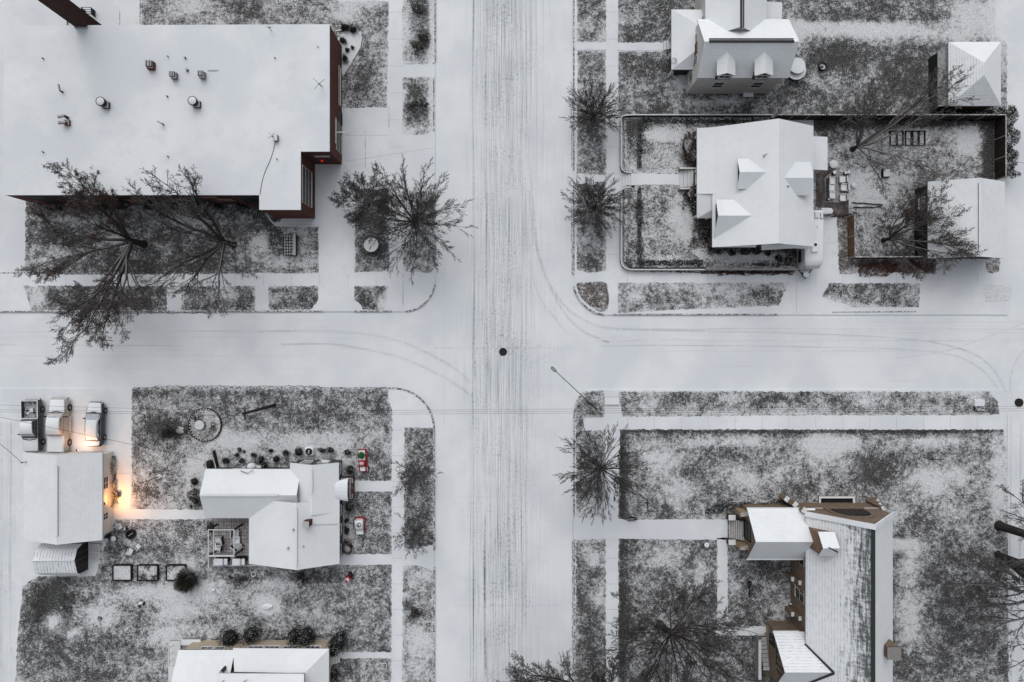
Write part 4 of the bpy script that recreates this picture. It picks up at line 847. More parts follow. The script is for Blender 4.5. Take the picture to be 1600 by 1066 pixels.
# bell-cote and chimney
BB = m_brick('orange_brick', (.24, .145, .095), (.17, .10, .07), (.14, .11, .09)); M['brickor'] = BB
gable(chm, 1278, 1304, 831, 869, 'x', 857, 9.0, 7.8, roof='r_yf', wall='brickor', inset=.18, oh=.12, zb=5.0, t=.12, name='bell_cote_roof', fascia='darkfascia')
p0, p1 = w(1294, 855, 9.0), w(1309, 863, 9.2); MB().tube([p0+Vector((0, 0, .1)), p1], [.05, .09], 5).build('finial', M['black'], chm)
q0, q1 = w(1387, 1030, 8.2), w(1407, 1012, 8.2)
ck = MB().box(q0.x, q1.x, q0.y, q1.y, 3, 8.1).build('chimney', M['brickbrown'], chm); MB().box(q0.x-.06, q1.x+.06, q0.y-.06, q1.y+.06, 8.1, 8.25).build('chimney_top', m_cap('chimney_crown', (.09, .065, .055), .6, .95, .22, .9, .6), ck)
MB().box(w(1379, 0, 6).x, w(1386, 0, 6).x, w(0, 1027, 6).y, w(0, 1012, 6).y, 5.5, 6.6).build('cricket', M['snowcap'], chm)
# ---------------------------------------------------------------- cross-gabled house, south-west
hs = thing('cross_gabled_house', 'dark grey sided house with L-shaped snowy roofs and a small curved east porch', 'house', base_at(460, 810))
g1 = gable(hs, 321, 470, 733, 810, 'x', 774, 4.3, 2.8, roof='r_yf', wall='siding_grey', inset=.3, oh=.3)
a, b = g1['rid']; ridge_vent(hs, (a[0]+.3, a[1], a[2]), (w(435, 0, 4.3).x, b[1], b[2]), .13, .07)
g2 = gable(hs, 453, 529.5, 723, 800, 'y', 487, 4.35, 2.8, roof='r_xf', wall='siding_grey', inset=.3, oh=.15)
a, b = g2['rid']; ridge_vent(hs, (a[0], a[1]-.6, a[2]), (a[0], w(0, 770, 4.3).y, a[2]), .13, .07)
g3 = gable(hs, 389, 530.5, 779, 881, 'y', 463, 4.95, 2.8, roof='r_xf', wall='siding_grey', inset=.3, oh=.3)
a, b = g3['rid']; ridge_vent(hs, (a[0], a[1]-.6, a[2]), (b[0], b[1]+.4, b[2]), .13, .07)
for px in (478, 505): window(hs, 'n', w(px, 0, 2).x, 1.1, 2.3, g2['n'], 1.1)
window(hs, 'n', w(370, 0, 2).x, 1.2, 2.2, g1['n'], 1.4)
for py in (735, 800, 830, 862): window(hs, 'e', w(0, py, 2).y, 1.0, 2.3, (g2 if py < 779 else g3)['e'], 1.1)
MB().box(w(500, 0, 2.9).x, w(511, 0, 2.9).x, g2['n']+.1, g2['n']+.35, 2.2, 2.3).build('window_hood', M['snowcap'], hs)
# curved porch roof
x0, x1 = w(524, 0, 2.7).x, w(544, 0, 2.7).x; yn, ys = w(0, 748, 2.7).y, w(0, 784, 2.7).y; mb = MB(); n_ = 8; vs = []
for x, kk in ((x0, .8), (x1, 1.0)):
    for i in range(n_+1): t_ = i/n_; yy = (yn+ys)/2+(yn-ys)/2*math.cos(math.pi*t_)*kk; vs.append((x, yy, 2.6+.55*math.sin(math.pi*t_)**.8))
    for i in range(n_+1): t_ = i/n_; yy = (yn+ys)/2+(yn-ys)/2*math.cos(math.pi*t_)*kk; vs.append((x, yy, 2.5+.5*math.sin(math.pi*t_)**.8))
m_ = 2*(n_+1)
for i in range(n_): mb_f = mb
mb.add(vs, [(i, i+1, m_+i+1, m_+i) for i in range(n_)]+[(n_+1+i, m_+n_+1+i, m_+n_+2+i, n_+2+i) for i in range(n_)]+[(m_+i, m_+i+1, m_+n_+2+i, m_+n_+1+i) for i in range(n_)]+[(0, m_, m_+n_+1, n_+1), (n_, n_+n_+1, m_+n_+n_+1, m_+n_)])
mb.build('porch_roof', M['snowcap'], hs)
px0, px1 = w(536, 0, .5).x, w(556, 0, .5).x; py0, py1 = w(0, 776, .5).y, w(0, 745, .5).y
MB().box(px0-.5, px1-.2, py0, py1, 0, .5).build('porch_floor', M['deckdark'], hs)
mb = MB()
for (xa, ya_, xb, yb_) in ((px0, py1, px1-.2, py1), (px1-.2, py1, px1-.2, py1-.5), (px1-.2, py0+.5, px1-.2, py0), (px0, py0, px1-.2, py0), (px1-.45, py0, px1-.45, py1)):
    mb.box(min(xa, xb)-.04, max(xa, xb)+.04, min(ya_, yb_)-.04, max(ya_, yb_)+.04, 1.35, 1.43)
    for i in range(4): mb.box(xa+(xb-xa)*i/3-.03, xa+(xb-xa)*i/3+.03, ya_+(yb_-ya_)*i/3-.03, ya_+(yb_-ya_)*i/3+.03, .5, 1.35)
mb.build('porch_rail', M['redrail'], hs)
p = w(481, 817, 4.8); cc = MB().box(p.x-.32, p.x+.32, p.y-.3, p.y+.3, 3.5, 5.3).build('chimney', M['brickred'], hs); MB().box(p.x-.4, p.x+.3, p.y-.35, p.y+.3, 5.3, 5.42).build('chimney_top', M['darkmetal'], cc)
for px, py, z, r in ((458, 828, 5.0, .1), (450, 857, 4.7, .13), (474, 854, 4.7, .07)): p = w(px, py, z); MB().disc(p.x, p.y, z-.6, z+.1, r, 12).build('vent_pipe', M['darkmetal'], hs)
mb = MB(); q = w(485, 820, 4.2); r_ = w(529, 819, 2.9); mb.tube([q+Vector((0, 0, .15)), r_+Vector((0, 0, .05))], .02, 4); mb.build('roof_cable', M['darkmetal'], hs)
mb = MB(); q = w(376, 736, 3.05); mb.tube([q, q+Vector((.9, -.25, .2)), q+Vector((1.2, 0, .2)), q+Vector((1.5, .1, .15))], .035, 5); single(mb, 'fallen_twig', M['bark'], 'dark fallen twig lying on the north eave of the cross-gabled house', 'twig')
# deck
dk = thing('deck', 'grey boarded back deck with a grid of planks beside the cross-gabled house', 'deck', base_at(360, 850))
x0, x1 = w(331, 0, .6).x, w(395, 0, .6).x; y0, y1 = w(0, 883, .6).y, w(0, 808, .6).y
MB().box(x0, x1, y0, y1, .35, .6).build('floor', M['deck'], dk); MB().box(x1, w(528, 0, .6).x, y0, w(0, 874, .6).y, .35, .596).build('floor', M['deck'], dk)
mb = MB(); mb.box(x0-.05, w(500, 0, .9).x, y0-.08, y0+.0, .6, .78); mb.build('edge_rail', M['white'], dk)
mb = MB(); mb.box(x0-.08, x0, y0, w(0, 862, 1).y, .3, 1.4)
for i in range(4): mb.box(x0-.09, x0+.03, y0+i*1.2, y0+i*1.2+.1, .6, 1.5)
mb.build('side_rail', M['white'], dk)
mb = MB()
for i in range(14): y = y0+.2+i*(y1-y0)/14; mb.box(x0+.05, x1, y, y+.035, .6, .606)
mb.build('plank_joint', M['darkfascia'], dk)
pg = thing('pergola', 'open white-railed pergola frame on dark posts standing on the back deck', 'pergola', w(350, 845, .6))
PX = [(w(340, 0, .6).x, w(0, 819, .6).y), (w(379, 0, .6).x, w(0, 819, .6).y), (w(340, 0, .6).x, w(0, 859, .6).y), (w(379, 0, .6).x, w(0, 858, .6).y)]
for x, y in PX: MB().box(x-.09, x+.09, y-.09, y+.09, .6, 2.95).build('post', M['darkfascia'], pg, label='dark square post')
mb = MB()
for i, j in ((0, 1), (2, 3), (0, 2), (1, 3)): (xa, ya_), (xb, yb_) = PX[i], PX[j]; mb.box(min(xa, xb)-.04, max(xa, xb)+.04, min(ya_, yb_)-.04, max(ya_, yb_)+.04, 2.95+.001*i, 3.03+.002*j)
mb.box(PX[0][0]+.55, PX[0][0]+.61, PX[2][1], PX[0][1], 2.95, 3.0)
mb.build('top_rail', m_cap('pergola_rail', (.35, .33, .33), .5, .9, .8), pg)
# furniture
def chair(px, py, z, rot, label, mat='darkmetal', seat='snowcap', group='chairs on the back deck', s_=1):
    p = w(px, py, z); t = thing('chair', label, 'chair', p, rot, group); t.rotation_euler = (0, 0, rot)
    MB().box(-.32*s_, .32*s_, -.3*s_, .32*s_, .34, .46).build('seat', M[seat], t)
    MB().box(-.34*s_, .34*s_, .30*s_, .42*s_, .30, .95).build('backrest', M[mat], t)
    for sx in (-1, 1):
        MB().box(sx*.42*s_-.05, sx*.42*s_+.05, -.3*s_, .4*s_, .55, .64).box(sx*.42*s_-.04, sx*.42*s_+.04, -.28*s_, -.2*s_, .35, .55).build('armrest', M[mat], t)
        for sy in (-.27, .3): MB().box(sx*.33*s_-.035, sx*.33*s_+.035, sy*s_-.035, sy*s_+.035, 0, .34).build('leg', M[mat], t)
    return t
chair(344.5, 844, .6, -1.4, 'dark armchair with snowy seat on the deck, north one of the close pair', s_=1.25)
chair(343, 853, .6, -1.7, 'dark armchair with snowy seat on the deck, south one of the close pair', s_=1.25)
chair(371, 832, .6, 1.5, 'empty dark chair under the north-east corner of the pergola', seat='darkmetal', s_=1.2)
chair(373, 850, .6, 2.4, 'dark angled lounge chair at the south-east side of the pergola', seat='darkmetal', s_=1.35)
p = w(372, 842, .6); t = thing('side_table', 'small square snow-covered table between two dark chairs on the deck', 'table', p); MB().box(p.x-.4, p.x+.4, p.y-.4, p.y+.4, 1.05, 1.15).build('tabletop', M['snowcap'], t)
for sx in (-.32, .32):
    for sy in (-.32, .32): MB().box(p.x+sx-.03, p.x+sx+.03, p.y+sy-.03, p.y+sy+.03, .6, 1.05).build('leg', M['darkmetal'], t)
for px, lab, wd_ in ((347, 'snow-capped barbecue at the south-west corner of the deck, left of the pair', 1.45), (375, 'snow-capped barbecue at the south edge of the deck, right of the pair', 1.3)):
    p = w(px, 876, 1); t = thing('barbecue', lab, 'barbecue', (p.x, p.y, .6), 0, 'covered barbecues on the deck')
    p = Vector((p.x, p.y, .6)); MB().bev(p.x-wd_/2+.1, p.x+wd_/2+.1, p.y-.2, p.y+.45, .6, 1.5, .08).build('cabinet', M['black'], t)
    MB().bev(p.x-wd_/2, p.x+wd_/2-.35, p.y-.38, p.y+.38, 1.5, 1.72, .09).build('lid', M['snowcap'], t); MB().bev(p.x+wd_/2-.3, p.x+wd_/2+.1, p.y-.36, p.y+.36, 1.42, 1.56, .05).build('side_shelf', M['snowcap'], t)
# ---------------------------------------------------------------- bungalow, bottom left
bg_ = thing('bungalow', 'low tan-walled house at the bottom edge with a raised upper roof', 'house', base_at(400, 1050))
g = gable(bg_, 279, 367, 1015.5, 1130, 'x', 1066, 5.0, 3.3, roof='r_y', wall='siding_tan', inset=.3, oh=.3, fascia='darkfascia')
mb = MB(); mb.slab(P_((364, 1013, 3.2), (514, 1014, 3.2), (476, 1052, 4.5), (366, 1050, 4.5)), .14); mb.build('north_roof', [M['r_yf'], M['fascia']], bg_)
mb = MB(); mb.slab(P_((514, 1014, 3.2), (476, 1052, 4.5), (476, 1200, 4.5), (514, 1220, 3.2)), .14); mb.build('east_roof', [M['r_xf'], M['fascia']], bg_)
x0, x1 = w(366, 0, 3).x, w(514, 0, 3.2).x-.35; yn = w(0, 1013.5, 3.2).y-.35
MB().box(x0, x1, -52, yn, 0, 3.1).build('wall', M['siding_tan'], bg_)
MB().box(w(346, 0, 5).x, w(474, 0, 5).x, -52, w(0, 1055, 5).y, 3.2, 5.35).build('upper_wall', M['siding_grey'], bg_)
mb = MB(); mb.slab(P_((343, 1052.5, 5.5), (475, 1053, 5.5), (475, 1110, 6.8), (343, 1110, 6.8)), .14); mb.build('upper_roof', [M['r_y'], M['fascia']], bg_)
for px, wd_ in ((321, 1.3), (341, 1.0)): window(bg_, 'n', w(px, 0, 2.6).x, 2.0, 2.95, g['n'], wd_, 'white')
for px in (397, 423, 452, 487): window(bg_, 'n', w(px, 0, 2.6).x, 1.9, 2.75, yn, 1.6, 'white', mull=2, rails=0)
p = w(347, 1049, 5); MB().disc(p.x, p.y, 3.8, 5.4, .2, 12).build('flue', M['darkmetal'], bg_)
for px, py in ((350, 1063), (385, 1062)): antenna(px, py, 5.8, 'thin dark aerial on the upper bungalow roof, '+('west' if px < 360 else 'east')+' one of two', [(.1, .35), (3.2, .35), (1.6, .2)], .7)
MB().box(w(264, 0, .5).x, w(282, 0, .5).x, w(0, 1120, .5).y, w(0, 1003, .5).y, 0, .5).build('porch_floor', M['concrete'], bg_)
mb = MB(); xa = w(263, 0, 1.5).x
mb.box(xa, xa+.09, w(0, 1100, 1.5).y, w(0, 1003, 1.5).y, 1.4, 1.5); mb.box(xa, w(284, 0, 1.5).x, w(0, 1003, 1.5).y-.05, w(0, 1003, 1.5).y+.04, 1.4, 1.49)
for i in range(8): y = w(0, 1003, 1.5).y-i*.8; mb.box(xa+.01, xa+.08, y-.04, y+.04, .5, 1.4)
mb.build('porch_rail', M['white'], bg_)
MB().box(w(265, 0, 2).x, w(279, 0, 2).x, w(0, 1062, 2).y, w(0, 1040, 2).y, 2.2, 2.3).build('porch_roof', M['snowcap'], bg_)
steps(bg_, w(531, 0, .3).x, w(518, 0, .3).x, w(0, 1036, .3).y, w(0, 1018, .3).y, GZ, .8, 4, 'x')
p = w(302, 1000); t = thing('bench', 'long snow-covered box bench against the north wall of the bungalow', 'bench', p); MB().box(p.x-1.1, p.x+1.1, p.y-.3, p.y+.25, .1, .55).build('base', M['concrete'], t); MB().box(p.x-1.15, p.x+1.15, p.y-.35, p.y+.3, .55, .63).build('seat', M['snowcap'], t)
p = w(284, 1059, 1); t = thing('parasol', 'small closed dark red parasol beside the bungalow roof edge', 'parasol', (p.x, p.y, .5)); MB().tube([(p.x, p.y, .5), (p.x, p.y, 2.6)], .03, 6).build('pole', M['black'], t); MB().tube([(p.x, p.y, 1.5), (p.x+.1, p.y, 2.3), (p.x+.25, p.y+.2, 3.3), (p.x+.3, p.y+.2, 3.6)], [.18, .3, .3, .05], 8).build('canopy', M['redpaint'], t)
# ---------------------------------------------------------------- garage and shed, south-west
ga = thing('garage', 'pale-walled garage with a ribbed snowy gable roof, lit orange on its east side', 'garage', base_at(110, 775))
g = gable(ga, 36.5, 160, 707, 844, 'y', 88.5, 4.7, 2.9, roof='r_x', wall='siding_peach', inset=.38, oh=.35)
a, b = g['rid']; ridge_vent(ga, (a[0], a[1]-1.2, a[2]), (b[0], b[1]+1.0, b[2]), .16, .08)
window(ga, 'e', w(0, 754, 1.5).y, 1.2, 2.1, g['e'], 1.3, 'white'); window(ga, 'e', w(0, 806, 1.5).y, 1.3, 2.1, g['e'], .7, 'white')
window(ga, 'e', w(0, 786, 1.2).y, .15, 2.1, g['e'], .85, 'white', 'siding_peach', mull=0, rails=2, name='door')
nx0, nx1 = g['w'], g['e']
for i in range(2): u = nx0+(nx1-nx0)*(.27+.46*i); window(ga, 'n', u, .15, 2.2, g['n'], 2.6, 'white', 'siding_white', mull=3, rails=3, name='garage_door')
WARM = m_plain('lit_lamp', (1, .6, .3), .5); wb_ = [n for n in WARM.node_tree.nodes if n.type == 'BSDF_PRINCIPLED'][0]; wb_.inputs['Emission Color'].default_value = (1, .5, .2, 1); wb_.inputs['Emission Strength'].default_value = 6
def lamp(name, loc, e, label, aim, col=(1, .40, .11), r=.12, ang=165):
    o = thing(name, label, 'lamp', loc); MB().box(loc[0]-.1, loc[0]+.1, loc[1]-.1, loc[1]+.1, loc[2]+.1, loc[2]+.16).build('hood', M['black'], o); MB().ell((loc[0], loc[1], loc[2]+.02), (.08, .08, .08)).build('bulb', WARM, o)
    ld = bpy.data.lights.new('lamp_light', 'SPOT'); ld.energy = e; ld.color = col; ld.shadow_soft_size = r; ld.spot_size = math.radians(ang); ld.spot_blend = .7
    lo = bpy.data.objects.new('lamp_light', ld); C.objects.link(lo); lo.parent = o; lo.location = (.0, 0, -.12); lo.rotation_euler = Vector(aim).to_track_quat('-Z', 'Y').to_euler()
ly = w(0, 797, 2).y; lamp('wall_lamp', (g['e']+.55, ly+.9, 2.6), 620, 'glowing orange wall lamp beside the east door of the garage', (.55, .30, -.8))
lamp('wall_lamp', (w(124, 0, 2).x, g['n']+.5, 2.35), 280, 'warm wall lamp over the driveway on the north gable of the garage', (.0, .9, -.55), (1, .50, .26))
mb = MB(); p = w(35, 723, 3.4); mb.tube([p, p+Vector((.5, .1, -.5))], .04, 5).tube([p+Vector((0, 0, -.25)), p+Vector((0, 0, .25))], .05, 5); mb.build('service_mast', M['post'], ga)
sh = thing('shed', 'small ribbed gambrel-roofed shed tucked under the south eave of the garage', 'shed', base_at(98, 872))
x0, x1 = w(56, 0, 2.2).x, w(120, 0, 2.3).x; ye0, ye1 = w(0, 850, 1.8).y, w(0, 899, 1.8).y; yc = w(0, 876, 2.7).y
prof = [(ye0, 1.75), (ye0-.45, 2.35), (yc, 2.75), (ye1+.45, 2.35), (ye1, 1.75)]
mb = MB()
SR = m_roof('shed_ribs', 'x', .75, .35); SRy = SR
xs0 = [x0+.25, x0+.05, x0, x0+.05, x0+.25]; xs1 = [x1+.28, x1+.05, x1, x1+.05, x1+.28]
for i in range(4): (ya, za), (yb, zb_) = prof[i], prof[i+1]; mb.slab([(xs0[i], ya, za), (xs0[i+1], yb, zb_), (xs1[i+1], yb, zb_), (xs1[i], ya, za)], .09)
mb.build('roof', [SR, M['fascia']], sh)
MB().tube([(x0, yc, 2.78), (x1, yc, 2.78)], .07, 6).build('ridge_cap', M['snowcap'], sh)
pw = [(ye0-.12, 0), (ye0-.12, 1.7), (ye0-.5, 2.25), (yc, 2.62), (ye1+.5, 2.25), (ye1+.12, 1.7), (ye1+.12, 0)]
MB().add([(x0+.4, y, z) for y, z in pw]+[(x1-.05, y, z) for y, z in pw], [tuple(range(7))[::-1], tuple(range(7, 14))]+[(i, i+1, 8+i, 7+i) for i in range(6)]).build('wall', M['siding_black'], sh)
mb = MB()
for kk in range(5): y = ye1+.2+(ye0-ye1-.4)*kk/4; mb.box(x1-.05, x1-.0, y-.03, y+.03, .1, 1.7+(.7 if kk in (1, 2, 3) else 0))
mb.build('door_batten', M['woodcap'], sh)
p = w(148, 863, .4); t = thing('pallet', 'white slatted pallet leaning flat between the shed and the garage', 'pallet', p)
for kk in range(8): MB().box(p.x-.62+.17*kk, p.x-.54+.17*kk, p.y-1.0, p.y+1.0, .42, .47).build('slat', M['white'], t)
for yy in (-.9, 0, .9): MB().box(p.x-.62, p.x+.66, p.y+yy-.05, p.y+yy+.05, .12, .42).build('bearer', M['woodcap'], t)
# ================================================================ VEHICLES (local frame: nose towards +y)
def loft(secs, mi=0, cap=True):
    """secs: (y, z0, z1, half width bottom, half width top, corner)"""
    mb = MB(); R = []
    for y, z0, z1, wb, wt, r in secs:
        h = z1-z0; ring = [(-wb*.92, z0), (-wb, z0+h*.25), (-wb*.6-wt*.4, z0+h*.62), (-wt, z1-r), (-wt+r*.35, z1-r*.3), (-wt+r*1.1, z1), (0, z1+r*.12)]
        ring = ring+[(-x, z) for x, z in ring[-2::-1]]; R.append([(x, y, z) for x, z in ring])
    n = len(R[0]); vs = [v for r in R for v in r]; fs = []
    for i in range(len(R)-1):
        for j in range(n): fs.append((i*n+j, i*n+(j+1) % n, (i+1)*n+(j+1) % n, (i+1)*n+j))
    fs.append(tuple(range(n))[::-1]); fs.append(tuple((len(R)-1)*n+j for j in range(n))); mb.add(vs, fs, mi); return mb
def paint(name, col): return m_cap(name, col, .55, .86, .97, .35, .98, .4)
def wheels(t, hw, ys, r=.36):
    for y in ys:
        for s_ in (-1, 1):
            mb = MB(); n = 20; x0, x1 = s_*(hw-.20), s_*(hw+.03)
            mb.tube([(x0, y, r), (x0+s_*.03, y, r), (x1-s_*.03, y, r), (x1, y, r)], [r*.93, r, r, r*.93], n); wh = mb.build('wheel', M['black'], t, True)
            MB().tube([(x1-s_*.05, y, r), (x1+s_*.015, y, r)], [r*.58, r*.50], 12).build('rim', M['metal'], wh)
def side_glass(t, pts, hw, s_, name='side_window'):
    """pts: (y,z, inward)"""
    mb = MB(); n = len(pts); mb.add([(s_*(hw-i), y, z) for y, z, i in pts]+[(s_*(hw-i-.03), y, z) for y, z, i in pts], [tuple(range(n)), tuple(range(n, 2*n))[::-1]]+[(i, (i+1) % n, n+(i+1) % n, n+i) for i in range(n)])
    return mb.build(name, M['glass'], t)
def place(t, px, py, rot): p = w(px, py); t.location = (p.x, p.y, GZ); t.rotation_euler = (0, 0, rot)
SG = m_plain('thin_snow_glass', (.36, .38, .42), .5, .12, 3)
# pickup: nose south
pk = thing('pickup_truck', 'dark silver pickup with an open littered bed, nose toward the garage, leftmost of three', 'pickup')
c = paint('silver_paint', (.09, .095, .10)); hw = .97
loft([(2.85, .45, .95, .80, .72, .1), (2.7, .35, 1.02, .93, .84, .12), (1.5, .32, 1.12, hw, .88, .12), (1.2, .32, 1.14, hw, .90, .1), (-.75, .32, 1.14, hw, .92, .08), (-.8, .32, .70, hw, .93, .05), (-2.75, .32, .70, hw, .93, .05), (-2.8, .4, .68, .92, .9, .05)]).build('body', c, pk, True)
loft([(1.35, 1.10, 1.16, .86, .84, .03), (.75, 1.1, 1.72, .88, .70, .1), (.2, 1.1, 1.80, .88, .70, .1), (-.55, 1.1, 1.78, .88, .70, .1), (-.72, 1.1, 1.2, .88, .84, .05)]).build('cab', c, pk, True)
bd = MB(); bd.box(-.95, -.86, -2.78, -.8, .65, 1.16).box(.86, .95, -2.78, -.8, .65, 1.16).box(-.95, .95, -2.80, -2.71, .65, 1.14).box(-.95, .95, -.88, -.78, .65, 1.2).build('bed_wall', c, pk)
MB().box(-.86, .86, -2.71, -.88, .66, .72).build('bed_floor', m_cap('bed_liner', (.03, .03, .032), .6, .95, .5, .9, .45), pk)
MB().box(-.3, .1, -1.9, -1.5, .72, .95).box(.2, .55, -1.5, -1.3, .72, .82).build('bed_cargo', M['metal'], pk)
MB().add([(-.72, 1.27, 1.21), (.72, 1.27, 1.21), (.58, .80, 1.70), (-.58, .80, 1.70)], [(0, 1, 2, 3)]).build('windshield', SG, pk)
MB().tube([(-.75, 1.42, 1.16), (0, 1.55, 1.17), (.75, 1.42, 1.16)], .045, 5).build('cowl', M['black'], pk)
for s_ in (-1, 1):
    side_glass(pk, [(1.0, 1.2, .01), (.66, 1.6, .14), (.1, 1.65, .15), (.05, 1.2, .01)], .90, s_); side_glass(pk, [(-.02, 1.2, .01), (-.02, 1.65, .15), (-.5, 1.62, .14), (-.6, 1.2, .01)], .90, s_)
    MB().bev(s_*1.12-.12, s_*1.12+.12, .85, .97, 1.12, 1.3, .03).build('mirror', M['black'], pk); MB().bev(s_*.68-.16, s_*.68+.16, 2.76, 2.86, .66, .82, .03).build('headlight', M['metal'], pk)
MB().bev(-.9, .9, 2.8, 2.98, .4, .62, .05).build('bumper', M['metal'], pk); MB().bev(-.85, .85, -2.98, -2.8, .42, .6, .04).build('bumper', M['metal'], pk)
wheels(pk, hw, (1.85, -1.75), .38); pk.scale = (1.05, 1.05, 1.05); place(pk, 58.5, 663.5, math.pi+.02)
# big crew truck with a covered bed: nose north
sv = thing('covered_pickup', 'long white snow-covered truck with closed bed cover, middle of three parked vehicles', 'pickup')
c = paint('white_truck_paint', (.46, .43, .40)); hw = 1.0
loft([(3.0, .5, 1.0, .78, .70, .12), (2.85, .38, 1.12, .95, .84, .14), (1.55, .35, 1.22, hw, .90, .12), (.9, .35, 1.24, hw, .94, .08), (-1.0, .35, 1.24, hw, .95, .06), (-2.9, .35, 1.26, hw, .95, .08), (-3.0, .5, 1.2, .95, .9, .06)]).build('body', c, sv, True)
loft([(1.55, 1.18, 1.24, .9, .86, .03), (.95, 1.18, 1.84, .92, .74, .1), (.3, 1.18, 1.95, .92, .75, .1), (-.85, 1.18, 1.93, .92, .75, .1), (-1.0, 1.18, 1.5, .92, .82, .08)]).build('cab', c, sv, True)
MB().bev(-.9, .9, -2.92, -1.04, 1.24, 1.42, .08).build('bed_cover', M['snowcap'], sv)
MB().add([(-.76, 1.47, 1.3), (.76, 1.47, 1.3), (.62, 1.0, 1.82), (-.62, 1.0, 1.82)], [(0, 1, 2, 3)]).build('windshield', SG, sv)
MB().tube([(-.8, 1.5, 1.26), (0, 1.66, 1.27), (.8, 1.5, 1.26)], .04, 5).build('cowl', M['black'], sv)
for s_ in (-1, 1):
    side_glass(sv, [(1.15, 1.3, .01), (.85, 1.7, .13), (.25, 1.78, .16), (.25, 1.3, .01)], .94, s_); side_glass(sv, [(.17, 1.3, .01), (.17, 1.78, .16), (-.75, 1.76, .16), (-.85, 1.3, .01)], .94, s_)
    MB().bev(s_*1.18-.14, s_*1.18+.14, 1.0, 1.12, 1.2, 1.42, .03).build('mirror', M['black'], sv); MB().bev(s_*.72-.16, s_*.72+.16, 2.88, 3.02, .72, .92, .03).build('headlight', M['metal'], sv)
    MB().box(s_*1.0-.04, s_*1.0+.12, -.9, 1.0, .38, .44).build('running_board', M['metal'], sv); MB().box(s_*.86-.08, s_*.86+.08, -3.03, -2.95, .8, 1.2).build('tail_light', M['rust'], sv)
MB().bev(-.95, .95, 2.95, 3.14, .42, .68, .05).build('bumper', M['metal'], sv); MB().bev(-.9, .9, -3.14, -2.96, .45, .66, .05).build('bumper', M['metal'], sv)
wheels(sv, hw, (2.0, -1.95), .40); sv.scale = (1.03, 1.03, 1.03); place(sv, 100, 663.5, -.01)
# sedan: nose north
se = thing('sedan', 'dark low sedan under snow, nose to the street, rightmost of the three vehicles', 'car')
c = paint('dark_paint', (.07, .073, .08)); hw = .90
loft([(2.35, .42, .66, .6, .5, .08), (2.2, .3, .78, .78, .68, .1), (1.3, .26, .92, .89, .80, .1), (.8, .25, .96, .9, .82, .08), (-1.2, .25, .98, .9, .82, .08), (-2.1, .28, .98, .84, .74, .1), (-2.35, .42, .85, .68, .6, .1)]).build('body', c, se, True)
loft([(1.25, .92, .96, .78, .72, .03), (.45, .94, 1.34, .80, .60, .1), (-.2, .94, 1.42, .80, .60, .1), (-.85, .94, 1.36, .80, .58, .1), (-1.75, .94, 1.02, .76, .62, .05)]).build('cabin', c, se, True)
MB().add([(-.68, 1.12, 1.03), (.68, 1.12, 1.03), (.50, .52, 1.32), (-.50, .52, 1.32)], [(0, 1, 2, 3)]).build('windshield', SG, se)
MB().add([(-.62, -1.62, 1.08), (.62, -1.62, 1.08), (.48, -.95, 1.36), (-.48, -.95, 1.36)], [(3, 2, 1, 0)]).build('rear_window', M['snowcap'], se)
MB().tube([(-.7, 1.15, .98), (0, 1.33, .985), (.7, 1.15, .98)], .035, 5).build('cowl', M['black'], se)
for s_ in (-1, 1):
    side_glass(se, [(.85, 1.02, .01), (.42, 1.24, .1), (-.15, 1.28, .13), (-.15, 1.02, .01)], .82, s_); side_glass(se, [(-.22, 1.02, .01), (-.22, 1.28, .13), (-.8, 1.24, .12), (-1.15, 1.02, .01)], .82, s_)
    MB().bev(s_*.98-.1, s_*.98+.1, .55, .66, .92, 1.05, .03).build('mirror', M['black'], se); MB().bev(s_*.62-.14, s_*.62+.14, 2.15, 2.3, .56, .68, .03).build('headlight', M['metal'], se)
wheels(se, hw, (1.4, -1.4), .33); place(se, 155, 661.5, -.03); se.scale = (1.1, 1.1, 1.08)
# travel trailer beside the corner house
tr = thing('travel_trailer', 'long white travel trailer with a roof air conditioner squeezed beside the corner house', 'trailer')
c = paint('white_fibreglass', (.52, .52, .52))
loft([(3.25, .5, 2.3, 1.05, .80, .25), (2.95, .45, 2.75, 1.14, 1.0, .25), (2.3, .45, 2.95, 1.16, 1.08, .12), (-3.1, .45, 2.95, 1.16, 1.08, .12), (-3.2, .5, 2.9, 1.12, 1.05, .1)]).build('body', c, tr, True)
ac = MB().bev(-.35, .45, .4, 1.6, 2.95, 3.25, .1).build('air_conditioner', M['snowcap'], tr); MB().disc(-.0, .75+.0, 3.25, 3.27, .17, 14).build('fan_grille', M['black'], ac)
MB().bev(-.45, 0, -3.0, -2.3, 2.95, 3.15, .05).build('roof_vent', M['snowcap'], tr); MB().bev(-.98, -.62, -2.9, -2.2, 2.95, 3.08, .05).build('roof_vent', M['metal'], tr); MB().disc(-.3, -1.3, 2.9, 3.05, .06, 8).build('roof_vent', M['darkmetal'], tr)
MB().box(-.9, .9, 3.06, 3.22, 2.18, 2.3).build('front_window', M['glass'], tr); MB().box(1.13, 1.18, 1.2, 2.6, 1.4, 2.1).build('side_window', M['glass'], tr)
MB().tube([(-.8, 3.2, .5), (0, 4.35, .5), (.8, 3.2, .5)], .06, 6).build('hitch', M['black'], tr)
gt = MB().disc(.15, 3.85, .5, 1.15, .26, 16).build('gas_bottle', M['black'], tr); MB().disc(.15, 3.85, 1.15, 1.3, .36, 16, 0, None, .2).build('cover', M['snowcap'], gt)
MB().ell((.4, 3.7, .6), (.12, .12, .2)).build('jack', M['black'], tr)
wheels(tr, 1.1, (-.2, -1.1), .34)
p = w(1271.5, 373, 2.9); tr.location = (p.x, p.y, GZ); tr.rotation_euler = (0, 0, math.pi)
